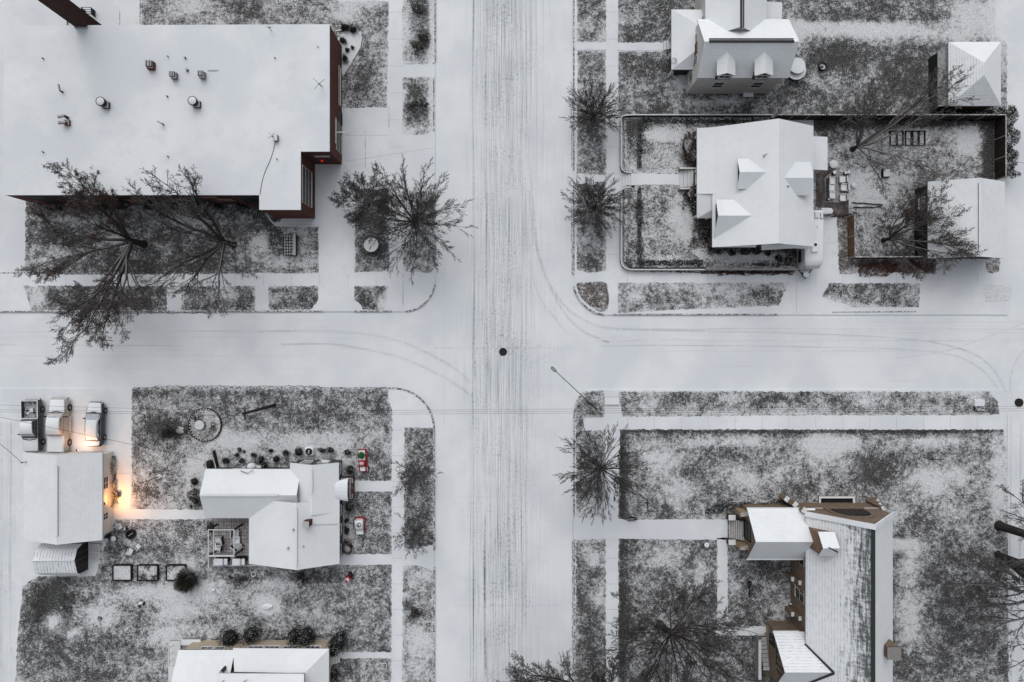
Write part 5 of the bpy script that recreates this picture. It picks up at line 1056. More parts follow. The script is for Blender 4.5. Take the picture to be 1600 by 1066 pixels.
# ================================================================ STREET FURNITURE
def manhole(px, py, r, label):
    p = w(px, py); t = thing('manhole_cover', label, 'manhole cover', (p.x, p.y, 0)); P0 = Vector((p.x, p.y, 0)); z = .01 if px < 1500 else GZ
    MB().ring(p.x, p.y, 0, z+.02, r, r*.86).build('rim', M['black'], t); MB().disc(p.x, p.y, 0, z+.012, r*.86, 24).build('lid', M['black'] if px < 1500 else M['post'], t)
manhole(786, 550, .47, 'round black manhole cover bare of snow in the middle of the crossing'); manhole(1591.5, 629, .48, 'round brown-black manhole cover in the east alley')
lp = w(919, 629); tt = thing('street_lamp', 'slim street lamp with a long arm reaching over the crossing', 'street lamp', (lp.x, lp.y, GZ))
tp = w(930.5, 638.5, 8); hd = w(868, 580, 8.6)
MB().tube([(lp.x, lp.y, 0), (lp.x, lp.y, 1), (lp.x, lp.y, 8.1)], [.13, .10, .07], 8).build('pole', M['black'], tt)
top = Vector((lp.x, lp.y, 8)); mb = MB().tube([top, top+(hd-top)*.5+Vector((0, 0, .25)), hd], [.05, .042, .038], 6); mb.build('arm', M['black'], tt)
d = (hd-top).normalized(); MB().tube([hd-d*.1, hd+d*.05, hd+d*.5, hd+d*.65], [.05, .16, .17, .06], 8).build('lamp_head', M['darkmetal'], tt)
# utility pole and wires
up = w(430, 633); t = thing('utility_pole', 'dark wooden utility pole rising from the lawn north of the cross-gabled house', 'utility pole', (up.x, up.y, GZ))
MB().tube([(up.x, up.y, 0), (up.x, up.y, 9.6)], [.2, .13], 10).build('pole', M['post'], t); MB().box(up.x-.06, up.x+.06, up.y-.6, up.y+.6, 9.0, 9.12).build('crossarm', M['post'], t)
def wire(a, b, label, sag=.35, r=.018, grp='overhead wires along the street'):
    a, b = Vector(a), Vector(b); pts = [a.lerp(b, i/24)+Vector((0, 0, -sag*4*(i/24)*(1-i/24))) for i in range(25)]
    single(MB().tube(pts, r, 4, 0, False), 'power_line', M['post'], label, 'wire', grp)
zz = 8.9
for k, (yp, lab) in enumerate(((633.5, 'northernmost overhead wire running along the side street'), (637.5, 'middle overhead wire running along the side street'), (641, 'southernmost overhead wire running along the side street'))):
    y = w(0, yp, zz).y; wire((-75, y+.5*(k == 0), zz), (up.x, w(0, 643+3*k, zz).y, 9.05), lab.replace('overhead wire', 'overhead wire west of the pole,'), .6, .014); wire((up.x, w(0, 643+3*k, zz).y, 9.05), (75, y, zz), lab.replace('overhead wire', 'overhead wire east of the pole,').replace(', running', ', running'), .6, .014)
wire(w(-20, 648, 8), w(395, 712, 8) if False else w(330, 722, 4.4), 'sagging wire dropping across the three parked vehicles toward the house', .3, .02, None)
wire(w(-10, 686, 7), w(35, 724, 3.4), 'short dark wire running down to the mast on the garage corner', .1, .022, None)
wire(w(1395, 235, 7), w(1640, 258, 7.5), 'thin wire crossing the east alley south of the hedge', .2, .016, None)
p = w(250, 744); t = thing('lawn_post', 'thin grey post with snow at its foot in the lawn between garage and house', 'post', (p.x, p.y, GZ)); MB().tube([(p.x, p.y, 0), (p.x, p.y, 4.2)], [.06, .04], 6).build('pole', M['darkfascia'], t); MB().ell((p.x, p.y, .2), (.3, .26, .16), 10, 6, 0, .15, rnd).build('base_snow', M['snowcap'], t)  # plain post, carries no lamp
for px, py, h, lab in ((281, 612.5, 1.6, 'small dark sign on two posts beside the north kerb of the lawn'), (1285, 615, 2.0, 'slim dark sign post at the north edge of the south-east verge')):
    p = w(px, py); t = thing('sign', lab, 'sign', (p.x, p.y, GZ)); MB().tube([(p.x, p.y, .1), (p.x, p.y, h)], .05, 6).build('post', M['post'], t); MB().box(p.x-.42 if px < 500 else p.x-.14, p.x+.42 if px < 500 else p.x+.14, p.y-.04, p.y+.04, h-.6, h).build('panel', M['darkmetal'], t)
p = w(1527, 632); t = thing('utility_cabinet', 'two low snow-topped utility boxes merged at the east end of the verge', 'cabinet', (p.x, p.y, GZ)); MB().bev(p.x-.65, p.x+.5, p.y-.2, p.y+.6, .1, .6, .05).build('box', M['snowcap'], t); MB().bev(p.x-.55, p.x+.7, p.y-.75, p.y-.2, .1, .45, .05).build('plinth', m_cap('cabinet_green', (.02, .03, .03), .6, .9, .6, .9, .4), t)
# steps down the corner, hydrant-like curb pad
t = thing('corner_steps', 'three shallow snow-covered steps in the walk at the south-east corner', 'steps', w(955, 629)); 
for i in range(3): MB().box(w(944, 0).x, w(967, 0).x, w(0, 632-i*2.4).y, w(0, 626).y+.4, .05, .16+.06*(3-i)+.02).build('tread', M['concrete'], t)
# ================================================================ YARD THINGS
# walls and fences round the corner yard
WH_ = .72
M['wall_dark'] = m_cap('yard_wall', (.045, .045, .045), .6, .9, .85, .9, .7)
wl = thing('retaining_wall', 'low snow-topped concrete wall with rounded corners round the corner yard', 'wall', w(969, 300))
mb = strip_mesh([(1205, 182.5), (990, 182.5), (978, 183), (971, 184.5), (969, 190), (969, 262), (970.5, 267.5), (975, 271), (985, 272)], .13, 0, WH_); wp = mb.build('wall', M['wall_dark'], wl)
strip_mesh([(985, 294.5), (975, 295.5), (970.5, 298.5), (969, 305), (969, 408), (971, 416), (976, 420.5), (985, 422.5), (1241, 422.5)], .13, 0, WH_).build('wall', M['wall_dark'], wl)
for (x0, x1, i) in ((972, 976.5, 0), (976.5, 980.5, 1), (980.5, 984.5, 2), (984.5, 988.5, 3)): MB().box(w(x0, 0).x, w(990, 0).x, w(0, 295).y, w(0, 271.5).y, .05, GZ+.125*(i+1)).build('step', m_cap('yard_step', (.16, .15, .15), .6, .9, .9, .9, .85), wl)
FC = m_cap('fence_rail', (.26, .24, .23), .5, .9, .7, .9, .3)
def fence(pts, h, label, mat='wooddark', every=2.2, name='fence', rail=FC, zb=GZ, solid=True, group=None, t=.05):
    o = thing(name, label, 'fence', w(*pts[0]), 0, group); P = [w(a, b).xy for a, b in pts]; pm = MB(); rm = MB(); k = 0
    for a, b in zip(P[:-1], P[1:]):
        d = (b-a); L_ = d.length; d = d/L_; nr = Vector((-d.y, d.x)); n_ = max(1, round(L_/every))
        if solid:
            q = [a-nr*t/2, b-nr*t/2, b+nr*t/2, a+nr*t/2]; pm.add([(p.x, p.y, zb) for p in q]+[(p.x, p.y, zb+h) for p in q], [(0, 3, 2, 1), (4, 5, 6, 7), (0, 1, 5, 4), (1, 2, 6, 5), (2, 3, 7, 6), (3, 0, 4, 7)])
        for z in (zb+h+.0,) if solid else (zb+h, zb+h*.35):
            q = [a-nr*.06, b-nr*.06, b+nr*.06, a+nr*.06]; rm.add([(p.x, p.y, z+.002) for p in q]+[(p.x, p.y, z+.06) for p in q], [(0, 3, 2, 1), (4, 5, 6, 7), (0, 1, 5, 4), (1, 2, 6, 5), (2, 3, 7, 6), (3, 0, 4, 7)])
        for i in range(n_+1):
            p = a+d*L_*i/n_; MB().box(p.x-.06, p.x+.06, p.y-.06, p.y+.06, zb-.05, zb+h+.08).build('post', rail, o)
        if not solid:
            m_ = int(L_/.22)
            for i in range(m_): p = a+d*L_*(i+.5)/m_; pm.box(p.x-.04, p.x+.04, p.y-.04, p.y+.04, zb, zb+h)
    if pm.v: pm.build('panel' if solid else 'balusters', M[mat] if isinstance(mat, str) else mat, o)
    rm.build('rail', rail, o); return o
fence([(1205, 188), (1280, 188), (1553, 188), (1553, 282)], 1.8, 'tall dark board fence with pale posts along two sides of the back yard')
fence([(1323, 340), (1324, 404)], 1.7, 'warm brown board fence beside the driveway of the corner house', 'wood')
fence([(1325, 404.5), (1449, 404)], 1.6, 'thin-railed dark fence along the reddish verge south of the small tree', 'wooddark')
fence([(1241, 388), (1241, 421)], 1.0, 'short white picket fence at the driveway end of the corner yard', 'white', name='picket_fence', solid=False, zb=.5, every=4)
fence([(1100, 421), (1239, 421)], .8, 'low rail fence along the south flower bed of the corner yard', 'wooddark', zb=.5, solid=False, every=3)
# patio
pt = thing('patio', 'oval dark paved patio around a pale boarded floor behind the corner house', 'patio', w(1302, 305))
a_, b_ = w(1275, 0).x, w(1325, 0).x
poly = [w(x, y).xy for x, y in [(1274, 338), (1274, 262), (1290, 262), (1322, 278), (1325, 290), (1325, 338)]]
me_ = MB().prism([tuple(p) for p in poly], GZ, GZ+.06).build('paving', m_boards('patio_brick', (.075, .06, .055), 'x', .22, .18), pt)
poly = [w(x, y).xy for x, y in [(1288.5, 316), (1287, 280), (1292, 275), (1300, 268), (1322, 270), (1320, 280), (1317, 285), (1317, 317), (1290, 317.5)]]
MB().prism([tuple(p) for p in poly], GZ, GZ+.13).build('floor', M['deck'], pt)
poly = [w(x, y).xy for x, y in [(1270, 322), (1282, 327), (1300, 336), (1302, 338.5), (1270, 338.5)]]; MB().prism([tuple(p) for p in poly], GZ, GZ+.14).build('side_floor', M['deck'], pt)
tag(strip_mesh(wiggle([(1298, 338.5), (1310, 338), (1322, 336), (1330, 335)], 3, .5), .14, .1, GZ+.16).build('edging', M['leafred'] if False else M['mulch']), 'dark brick edging along the south side of the patio', 'edging')
z = GZ+.13
seats = [(1295, 285, 'snowy patio armchair, north one of the west row of three', 1), (1294.5, 296, 'snowy patio stool, middle of the west row of three', 0), (1295, 307, 'snowy patio armchair, south one of the west row of three', 1),
         (1312, 283, 'snowy square patio chair, north one of the east row of three', 0), (1314, 295, 'snowy patio armchair, middle of the east row of three', 1), (1312.5, 311, 'snowy patio chair with an upright white frame, south one of the east row', 1)]
for px, py, lab, arm in seats:
    p = w(px, py); t = thing('patio_chair', lab, 'chair', (p.x, p.y, z), 0, 'chairs on the patio'); s_ = .36
    MB().bev(p.x-s_, p.x+s_, p.y-s_, p.y+s_, z+.42, z+.56, .04).build('seat', M['snowcap'], t)
    for sx in (-1, 1):
        for sy in (-1, 1): MB().box(p.x+sx*.28-.03, p.x+sx*.28+.03, p.y+sy*.28-.03, p.y+sy*.28+.03, z, z+.42).build('leg', M['black'], t)
    bx_ = p.x-s_-.04 if px < 1303 else p.x+s_-.02
    MB().box(bx_-.05, bx_+.05, p.y-s_, p.y+s_, z+.1, z+.95).build('backrest', M['metal'], t)
    if arm:
        for sy in (-1, 1): MB().box(p.x-s_, p.x+s_, p.y+sy*(s_+.03)-.04, p.y+sy*(s_+.03)+.04, z+.6, z+.68).build('armrest', M['metal'], t)
def pot(px, py, r, label, h=.45, mat='post', zz=GZ, group='pots around the patio'):
    p = w(px, py); t = thing('plant_pot', label, 'pot', (p.x, p.y, zz), 0, group); MB().disc(p.x, p.y, zz, zz+h, r*.8, 16, 0, None, r).build('pot', M[mat], t); MB().ell((p.x, p.y, zz+h), (r*.86, r*.86, .1), 12, 6).build('snow_fill', M['snowcap'], t)
pot(1300, 272, .26, 'dark pot at the north-west corner of the patio boards', zz=z); pot(1318, 272, .22, 'small dark pot, left of two at the north-east corner of the patio'); pot(1323, 271, .28, 'dark pot, right of two at the north-east corner of the patio'); pot(1331.5, 291, .3, 'round snow-filled pot on the lawn east of the patio', .3, 'stone')
pot(1292, 332, .42, 'round black kettle grill with a snowy lid south of the patio', .7, 'black'); pot(1291, 313, .2, 'small dark pot beside the south-west patio chair', zz=z); pot(1300, 258, .5, 'wide snow-covered bowl between the side roof and the patio', .35, 'stone')
p = w(1284, 332); single(MB().bev(p.x-.45, p.x+.45, p.y-.35, p.y+.35, GZ, .95, .06), 'storage_box', M['snowcap'], 'snow-covered box beside the kettle grill south of the patio', 'box')
p = w(1381.5, 272); t = thing('crate', 'square dark-edged crate full of snow in the middle of the back yard', 'crate', w(1381.5, 272)); MB().box(p.x-.45, p.x+.4, p.y-.5, p.y+.5, .1, .5).build('box', M['post'], t); MB().box(p.x-.34, p.x+.36, p.y-.42, p.y+.42, .5, .56).build('snow_fill', M['snowcap'], t)
t = thing('stepping_frame', 'row of dark rectangular timber frames on the ground under the spreading back yard tree', 'garden frame', w(1415, 217))
for i, x in enumerate((1389, 1400, 1413, 1424, 1434, 1442)):
    if i < 5: strip_mesh([(x, 206), (x+(9 if i else 10), 206), (x+(9 if i else 10), 228), (x, 228), (x, 206)], .10, .1, GZ+.22).build('frame', M['post'], t)
for i, (a, b) in enumerate((((1330, 317), (1378, 321)), ((1332, 325), (1376, 324)))): tag(strip_mesh(wiggle([a, b], 9+i, .8), .10, .1, GZ+.16).build('log_edging', M['post']), 'dark log edging line, '+('northern' if i == 0 else 'southern')+' of two east of the patio', 'edging', 'log edging east of the patio')
# concrete bench by the hall, round snowy mound, lawn things
p = w(455, 384); t = thing('lattice_bench', 'dark lattice bench with snow between its bars, south of the brick hall', 'bench', w(455, 384))
mb = MB()
for i in range(5): mb.box(p.x-.75+.29*i, p.x-.68+.29*i, p.y-1.2, p.y+1.2, .5, .56)
for i in range(8): mb.box(p.x-.75, p.x+.44, p.y-1.2+.335*i, p.y-1.13+.335*i, .505, .565)
mb.build('seat_lattice', M['black'], t); MB().box(p.x-.7, p.x+.42, p.y-1.15, p.y+1.15, .44, .5).build('seat', m_cap('bench_slats', (.13, .14, .15), .5, .9, .65, .9, .45), t)
MB().box(p.x+.52, p.x+.82, p.y-1.22, p.y+1.22, .4, .95).build('backrest', M['darkmetal'], t)
for sy in (-1, 1): MB().box(p.x-.7, p.x+.8, p.y+sy*1.05-.05, p.y+sy*1.05+.05, .1, .44).build('leg', M['black'], t)
p = w(582, 384); t = thing('round_table', 'round snow-covered table on the lawn under the corner trees', 'table', w(582, 384)); MB().disc(p.x, p.y, .75, .84, .84, 28).build('tabletop', m_cap('table_ice', (.20, .20, .2), .6, .9, .97, .9, .75), t); MB().tube([(p.x, p.y, .1), (p.x, p.y, .75)], [.3, .12], 10).build('pedestal', M['black'], t)
# circular planter
p = w(322, 663.5); t = thing('round_planter', 'round garden bed ringed with pale stones and a snowy disc at its centre', 'planter', w(322, 663.5))
mb = MB(); n_ = 34
for i in range(n_): a_ = 2*math.pi*i/n_; c_, s__ = math.cos(a_), math.sin(a_); mb.ell((p.x+1.78*c_, p.y+1.85*s__, .24), (.11, .11, .14), 7, 5, 0, .2, rnd)
mb.build('stone_rim', M['stone'], t); MB().ring(p.x, p.y, .1, .30, 1.98, 1.86, 36).build('border', M['post'], t)
q_ = [(322+23.2*math.cos(2*math.pi*i/30), 663.5+24*math.sin(2*math.pi*i/30)) for i in range(30)]
sb = sheet('soil', q_, GZ+.10, soil(), snow=.55, blobs=[(335, 670, 5, 8, -.5), (310, 655, 6, 5, -.4), (325, 678, 6, 5, -.4)], jit=0, seed=77, grid=.3, kind=None); sb.parent = t; sb.location = -t.location
c_ = w(315, 663.5); MB().disc(c_.x, c_.y, .2, .55, .56, 24, 0, None, .60).build('bird_bath', M['darkmetal'], t); MB().disc(c_.x, c_.y, .55, .62, .52, 24).build('snow_disc', m_cap('icy_snow', (.2, .21, .2), .5, .9, .8, .9, .6), t)
# raised beds
for x0_, x1_, lab, sn in ((180, 208, 'leftmost of three dark-framed raised beds, mostly snow', .72), (218.5, 249, 'middle of three dark-framed raised beds, with dark plants along its lower edge', .62), (263, 292, 'rightmost of three raised beds, half hidden by the spiky round shrub', .68)):
    t = thing('raised_bed', lab, 'garden bed', w((x0_+x1_)/2, 893), 0, 'raised garden beds'); A_, B_ = w(x0_, 905), w(x1_, 881.5)
    MB().box(A_.x-.07, A_.x+.05, A_.y, B_.y, .1, .5).box(B_.x-.05, B_.x+.07, A_.y, B_.y, .1, .5).box(A_.x+.05, B_.x-.05, A_.y-.07, A_.y+.05, .1, .498).box(A_.x+.05, B_.x-.05, B_.y-.05, B_.y+.07, .1, .498).build('frame', M['post'], t)
    sb = sheet('soil', [(x0_+.5, 904), (x1_-.5, 904), (x1_-.5, 882), (x0_+.5, 882)], .40, soil(), snow=sn, blobs=[(225, 900, 6, 6, -.6), (243, 901, 6, 4, -.6), (232, 885, 5, 4, -.4), (275, 884, 8, 3, -.4)], jit=0, seed=int(x0_), grid=.3, kind=None); sb.parent = t; sb.location = -t.location
# fire pit group
p = w(207.5, 833.5); t = thing('fire_pit', 'black round fire pit among white garden chairs beside the garage', 'fire pit', w(207.5, 833.5)); MB().ring(p.x, p.y, .1, .55, .55, .42, 24).build('rim', M['black'], t); MB().disc(p.x, p.y, .1, .3, .42, 18).build('ash_bed', M['post'], t); MB().tube([(p.x-.25, p.y-.2, .4), (p.x+.3, p.y+.2, .5)], .07, 6).build('log', M['darkmetal'], t)
def plastic_chair(px, py, rot, label):
    p = w(px, py); t = thing('garden_chair', label, 'chair', (p.x, p.y, GZ), rot, 'white chairs around the fire pit')
    MB().bev(-.26, .26, -.26, .26, .38, .44, .03).build('seat', M['snowcap'], t); MB().box(-.27, .27, .24, .30, .4, .9).build('backrest', M['white'], t)
    for sx in (-1, 1):
        MB().box(sx*.29-.03, sx*.29+.03, -.24, .28, .58, .63).build('armrest', M['white'], t)
        for sy in (-1, 1): MB().box(sx*.24-.025, sx*.24+.025, sy*.22-.025, sy*.22+.025, 0, .38).build('leg', M['white'], t)
plastic_chair(191, 821.5, .6, 'white garden chair lit orange, nearest the garage wall lamp'); plastic_chair(220, 852, -2.4, 'white garden chair south-east of the fire pit'); plastic_chair(208, 859, 2.7, 'white garden chair due south of the fire pit, furthest from the lamp')
p = w(198, 825); single(MB().ell((p.x, p.y, .3), (.35, .3, .25), 9, 6, 0, .25, rnd), 'stone_pile', M['darkmetal'], 'dark lumpy heap between the lit chair and the fire pit', 'heap')
for px, py, r, lab in ((171, 841, .3, 'snowy tub behind the garage corner, west of two'), (181, 840, .34, 'snowy tub behind the garage corner, east of two')): pot(px, py, r, lab, .4, 'darkmetal', GZ, 'tubs behind the garage')
p = w(223, 942); t = thing('lawn_ornament', 'small white and black ornament alone on the south-west back lawn', 'ornament', w(223, 942)); MB().ell((p.x, p.y+.1, .4), (.28, .2, .25), 10, 6).build('body', M['snowcap'], t); MB().ell((p.x-.25, p.y-.3, .25), (.14, .14, .2), 8, 6).build('foot', M['black'], t); MB().ell((p.x+.3, p.y, .3), (.1, .25, .2), 8, 6).build('tail', M['black'], t)
p = w(158, 965); single(MB().ell((p.x, p.y, .22), (.28, .28, .2), 9, 6, 0, .3, rnd), 'stone', M['darkmetal'], 'dark stone poking out of the snow on the south-west back lawn', 'stone')
p = w(335, 921); single(MB().ell((p.x, p.y, .25), (.24, .22, .2), 10, 6, 0, .1, rnd), 'bucket', M['snowcap'], 'small snow-covered bucket east of the spiky round shrub', 'bucket')
p = w(419, 947); single(MB().ell((p.x, p.y, .2), (.55, .35, .25), 10, 6, 0, .25, rnd), 'snow_heap', M['snowcap'], 'bright white snow heap in the middle of the south-west back lawn', 'snow heap')
p = w(398, 896); t = thing('garden_cart', 'little pale garden cart on the lawn just south of the deck', 'cart', w(398, 896)); MB().ring(p.x, p.y, .2, .4, .3, .22, 14).build('tub', M['white'], t); MB().tube([(p.x-.2, p.y+.1, .3), (p.x-.4, p.y+.55, .5)], .04, 5).build('handle', M['white'], t)
p = w(600, 1039); t = thing('yard_frame', 'small square white pipe frame near the sidewalk at the bottom edge', 'frame', w(600, 1039)); mb = MB()
for (a0, a1, b0, b1) in ((-.35, .35, .3, .36), (-.35, .35, -.36, -.3), (.3, .36, -.3, .3), (-.1, -.05, -.3, .3)): mb.box(p.x+a0, p.x+a1, p.y+b0, p.y+b1, .3, .38)
mb.build('top_bar', M['white'], t)
for sx in (-.3, .3): MB().box(p.x+sx-.03, p.x+sx+.03, p.y-.03, p.y+.03, .1, .3).build('leg', M['white'], t)
p = w(486, 704); t = thing('condenser', 'square white air conditioner with a round black fan north of the house', 'air conditioner', w(486, 704)); MB().bev(p.x-.5, p.x+.5, p.y-.5, p.y+.5, .1, .85, .12).build('cabinet', M['snowcap'], t); MB().ring(p.x, p.y, .85, .9, .40, .2, 24).build('fan_ring', M['black'], t); MB().disc(p.x, p.y, .85, .88, .2, 16).build('fan_hub', M['black'], t); MB().tube([(p.x-.05, p.y-.2, .92), (p.x+.05, p.y+.2, .92)], .06, 6).build('fan_blade', M['white'], t)
p = w(487, 691.5); single(MB().box(p.x-.45, p.x+.45, p.y-.04, p.y+.04, .1, .3), 'edging_stone', M['stone'], 'short pale kerbstone just north of the air conditioner', 'stone')
p = w(395, 727.5); t = thing('gas_tank', 'snow-capped lumpy tank against the north wall of the west wing', 'tank', w(395, 727.5)); MB().ell((p.x+.15, p.y, .7), (.55, .45, .6), 14, 8).build('tank', M['snowcap'], t); MB().ell((p.x-.7, p.y-.1, .4), (.35, .3, .35), 10, 6, 0, .3, rnd).build('valve_cover', M['metal'], t)
p = w(407.5, 729); single(MB().bev(p.x-.3, p.x+.3, p.y-.3, p.y+.3, .1, .7, .04), 'meter_box', M['metal'], 'small grey meter box right of the snow-capped tank', 'box')
fence([(337, 703), (343.5, 730)], .9, 'short snow-topped fence panel at the north-west corner of the house', 'wooddark', 3)
fence([(328, 812), (334, 868)], .9, 'white side railing west of the deck', 'white', 2, solid=False) if False else None
# inflatable decorations
RP_ = M['redpaint']
tk = thing('inflatable_pickup', 'red inflatable pickup decoration with a green tree in its snowy bed', 'decoration')
loft([(1.30, .25, .6, .35, .3, .12), (1.15, .15, .72, .45, .38, .15), (.65, .12, .8, .5, .42, .15), (.0, .12, .8, .52, .44, .1), (-1.25, .12, .74, .52, .44, .1), (-1.35, .2, .7, .45, .4, .08)]).build('body', RP_, tk, True)
loft([(.62, .7, .78, .42, .40, .05), (.42, .7, 1.15, .42, .32, .12), (.0, .7, 1.22, .42, .32, .12), (-.12, .7, 1.0, .42, .36, .1)]).build('cab', RP_, tk, True)
MB().box(-.36, .36, -1.25, -.18, .74, .80).build('bed', M['snowcap'], tk); MB().bev(-.3, .3, .68, 1.12, .74, .83, .03).build('hood_snow', M['snowcap'], tk)
mb = MB()
for i in range(220):
    a_, e_ = rnd.uniform(0, 6.28), rnd.uniform(.05, 1.2); r_ = .38*rnd.uniform(.7, 1.05); c_ = Vector((r_*math.cos(a_)*math.cos(e_), -.75+r_*math.sin(a_)*math.cos(e_), .85+r_*1.2*math.sin(e_))); u_ = Vector((rnd.uniform(-1, 1), rnd.uniform(-1, 1), rnd.uniform(-1, 1))).normalized()*.07; v_ = u_.orthogonal().normalized()*.06
    mb.add([c_-u_, c_+v_, c_+u_, c_-v_], [(0, 1, 2, 3)])
mb.ell((0, -.75, .85), (.3, .3, .4), 10, 6); mb.build('tree', M['green'], tk)
for y in (.85, -.8):
    for s_ in (-1, 1): MB().ell((s_*.52, y, .25), (.14, .24, .24), 10, 8).build('wheel', M['rust'], tk)
for s_ in (-1, 1): MB().ell((s_*.5, .95, .55), (.12, .3, .1), 10, 6).build('fender', M['redpaint'], tk)
p = w(568.5, 719); tk.location = (p.x, p.y, GZ); tk.rotation_euler = (0, 0, math.pi+.06)
tv = thing('inflatable_train', 'stubby red and white inflatable vehicle decoration with a dark ring on its snowy roof', 'decoration')
loft([(.95, .2, .6, .35, .28, .12), (.8, .12, .75, .5, .42, .15), (.45, .12, .8, .5, .42, .15), (-.3, .12, .8, .56, .5, .12), (-.9, .12, .8, .56, .5, .12), (-1.0, .2, .75, .5, .46, .1)]).build('body', RP_, tv, True)
loft([(.3, .75, 1.15, .46, .40, .08), (-.1, .75, 1.25, .46, .40, .1), (-.78, .75, 1.25, .5, .44, .1)]).build('roof', M['snowcap'], tv, True)
MB().ring(-.04, -.3, 1.26, 1.31, .26, .19, 20).build('ring', M['black'], tv); MB().ell((0, -.25, 1.3), (.07, .1, .04), 8, 5).build('emblem', M['post'], tv)
MB().bev(-.42, .42, .4, .92, .78, .86, .04).build('front_snow', M['snowcap'], tv)
for y in (.55, -.6):
    for s_ in (-1, 1): MB().ell((s_*.56, y, .28), (.12, .22, .22), 10, 8).build('wheel', M['rust'], tv)
mb = MB(); mb.tube([(.45, -1.1, .6), (.62, -.9, 1.0), (.66, -.3, 1.05), (.62, .3, .9)], .05, 6); mb.build('trim', M['black'], tv)
p = w(564.5, 819.5); tv.location = (p.x, p.y, GZ); tv.rotation_euler = (0, 0, math.pi+.05)
fg = thing('inflatable_figure', 'small plump red and white figure decoration with a black shade lobe on the southern lawn', 'decoration', w(546, 901)); p = w(546, 901)
MB().ell((p.x, p.y, .55), (.36, .42, .45), 14, 10).build('body', RP_, fg, True); MB().ell((p.x-.02, p.y-.1, 1.05), (.27, .27, .27), 12, 8).build('head', M['snowcap'], fg, True); MB().tube([(p.x-.05, p.y-.1, 1.2), (p.x-.08, p.y-.25, 1.4), (p.x-.1, p.y-.45, 1.45)], [.2, .12, .04], 8).build('hat', RP_, fg)
MB().ell((p.x+.22, p.y+.32, .45), (.26, .42, .4), 12, 8).build('shade_lobe', M['black'], fg, True)  # black lobe models the shade on the figure's back as a solid
for s_ in (-1, 1): MB().ell((p.x+s_*.32, p.y-.1, .6), (.12, .2, .14), 8, 6).build('arm', RP_, fg)
# fallen branches on the lawns
def twig(pts, label, r=.05):
    mb = MB()
    for pl in pts: mb.tube([w(a, b)+Vector((0, 0, GZ+.12)) for a, b in pl], [r]+[r*.6]*(len(pl)-1), 5)
    single(mb, 'fallen_branch', M['bark'], label, 'branch')
twig([[(1440, 714), (1452, 717), (1468, 727)], [(1452, 717), (1475, 717.5)]], 'forked dark branch lying on the eastern church lawn')
twig([[(1305, 757), (1315, 761), (1325, 767)]], 'straight thin branch lying north of the brown church gable'); twig([[(1010.5, 780), (1011, 796)], [(1007, 784), (1015, 787)]], 'upright-looking little forked twig on the lawn right of the corner tree')
twig([[(388, 912), (394, 905), (400, 900)], [(394, 905), (385, 903)], [(390, 910), (383, 917)]], 'small forked branch on the lawn south of the deck', .035)
twig([[(470, 905), (475, 893)], [(474, 900), (482, 895)], [(474, 903), (474, 915)]], 'small dark twig on the lawn south of the main house block', .035)
for px, py, lab in ((985, 810, 'north of the church walk'), (985, 844, 'south of the church walk')): p = w(px, py); single(MB().ell((p.x+.1, p.y, .3), (.7, .22, .25), 12, 6, 0, .3, rnd), 'low_shrub', M['needle'], 'low dark clump on the lawn edge just '+lab, 'shrub')
p = w(1102, 849); t = thing('plant_pot', 'round snow-filled urn beside the church walk', 'pot', w(1102, 849)); MB().disc(p.x, p.y, .1, .6, .2, 16, 0, None, .34).build('bowl', M['black'], t); MB().disc(p.x, p.y, .6, .66, .3, 16).build('snow_fill', M['snowcap'], t)
p = w(1171, 919); mb = MB()
for i in range(5): mb.ell((p.x+.1*math.sin(i), p.y-.6+.32*i, .35), (.24, .28, .3), 8, 6, 0, .25, rnd)
single(mb, 'dark_shrub', M['needle'], 'narrow black shrub on the small lawn between the church walks', 'shrub')
# ================================================================ TREES
def mesh_np(name, V, F, mats, parent, mi=None):
    me = bpy.data.meshes.new(name); V = np.asarray(V, np.float32).reshape(-1, 3); F = np.asarray(F, np.int32).reshape(-1, 4)
    me.vertices.add(len(V)); me.vertices.foreach_set('co', V.ravel()); me.loops.add(F.size); me.loops.foreach_set('vertex_index', F.ravel())
    me.polygons.add(len(F)); me.polygons.foreach_set('loop_start', np.arange(0, F.size, 4, dtype=np.int32)); me.update(calc_edges=True)
    for m in mats: me.materials.append(m)
    if mi is not None: me.polygons.foreach_set('material_index', np.asarray(mi, np.int32))
    o = bpy.data.objects.new(name, me); C.objects.link(o); o.parent = parent; return o
class TB:
    """tubes collected as arrays; each entry is a polyline with radii"""
    def __init__(s): s.V = []; s.F = []; s.n = 0
    def add(s, pts, rs, n):
        pts = np.array(pts); k = len(pts); d = np.gradient(pts, axis=0); d /= np.linalg.norm(d, axis=1)[:, None]+1e-9
        ref = np.array([.31, .17, .93]) if abs(d[0][2]) < .9 else np.array([1., .2, 0]); u = np.cross(d, ref); u /= np.linalg.norm(u, axis=1)[:, None]+1e-9; q = np.cross(d, u)
        a = np.arange(n)*2*math.pi/n; r = np.array(rs)[:, None, None]
        s.V.append((pts[:, None, :]+(u[:, None, :]*np.cos(a)[None, :, None]+q[:, None, :]*np.sin(a)[None, :, None])*r).reshape(-1, 3))
        i = (np.arange(k-1)[:, None]*n+np.arange(n)[None, :]); j = (np.arange(k-1)[:, None]*n+(np.arange(n)[None, :]+1) % n)
        s.F.append(np.stack([i, j, j+n, i+n], -1).reshape(-1, 4)+s.n); s.n += k*n
    def build(s, name, mats, parent): return mesh_np(name, np.concatenate(s.V), np.concatenate(s.F), mats, parent)
def rot_about(v, k, a): return v*math.cos(a)+k.cross(v)*math.sin(a)+k*k.dot(v)*(1-math.cos(a))
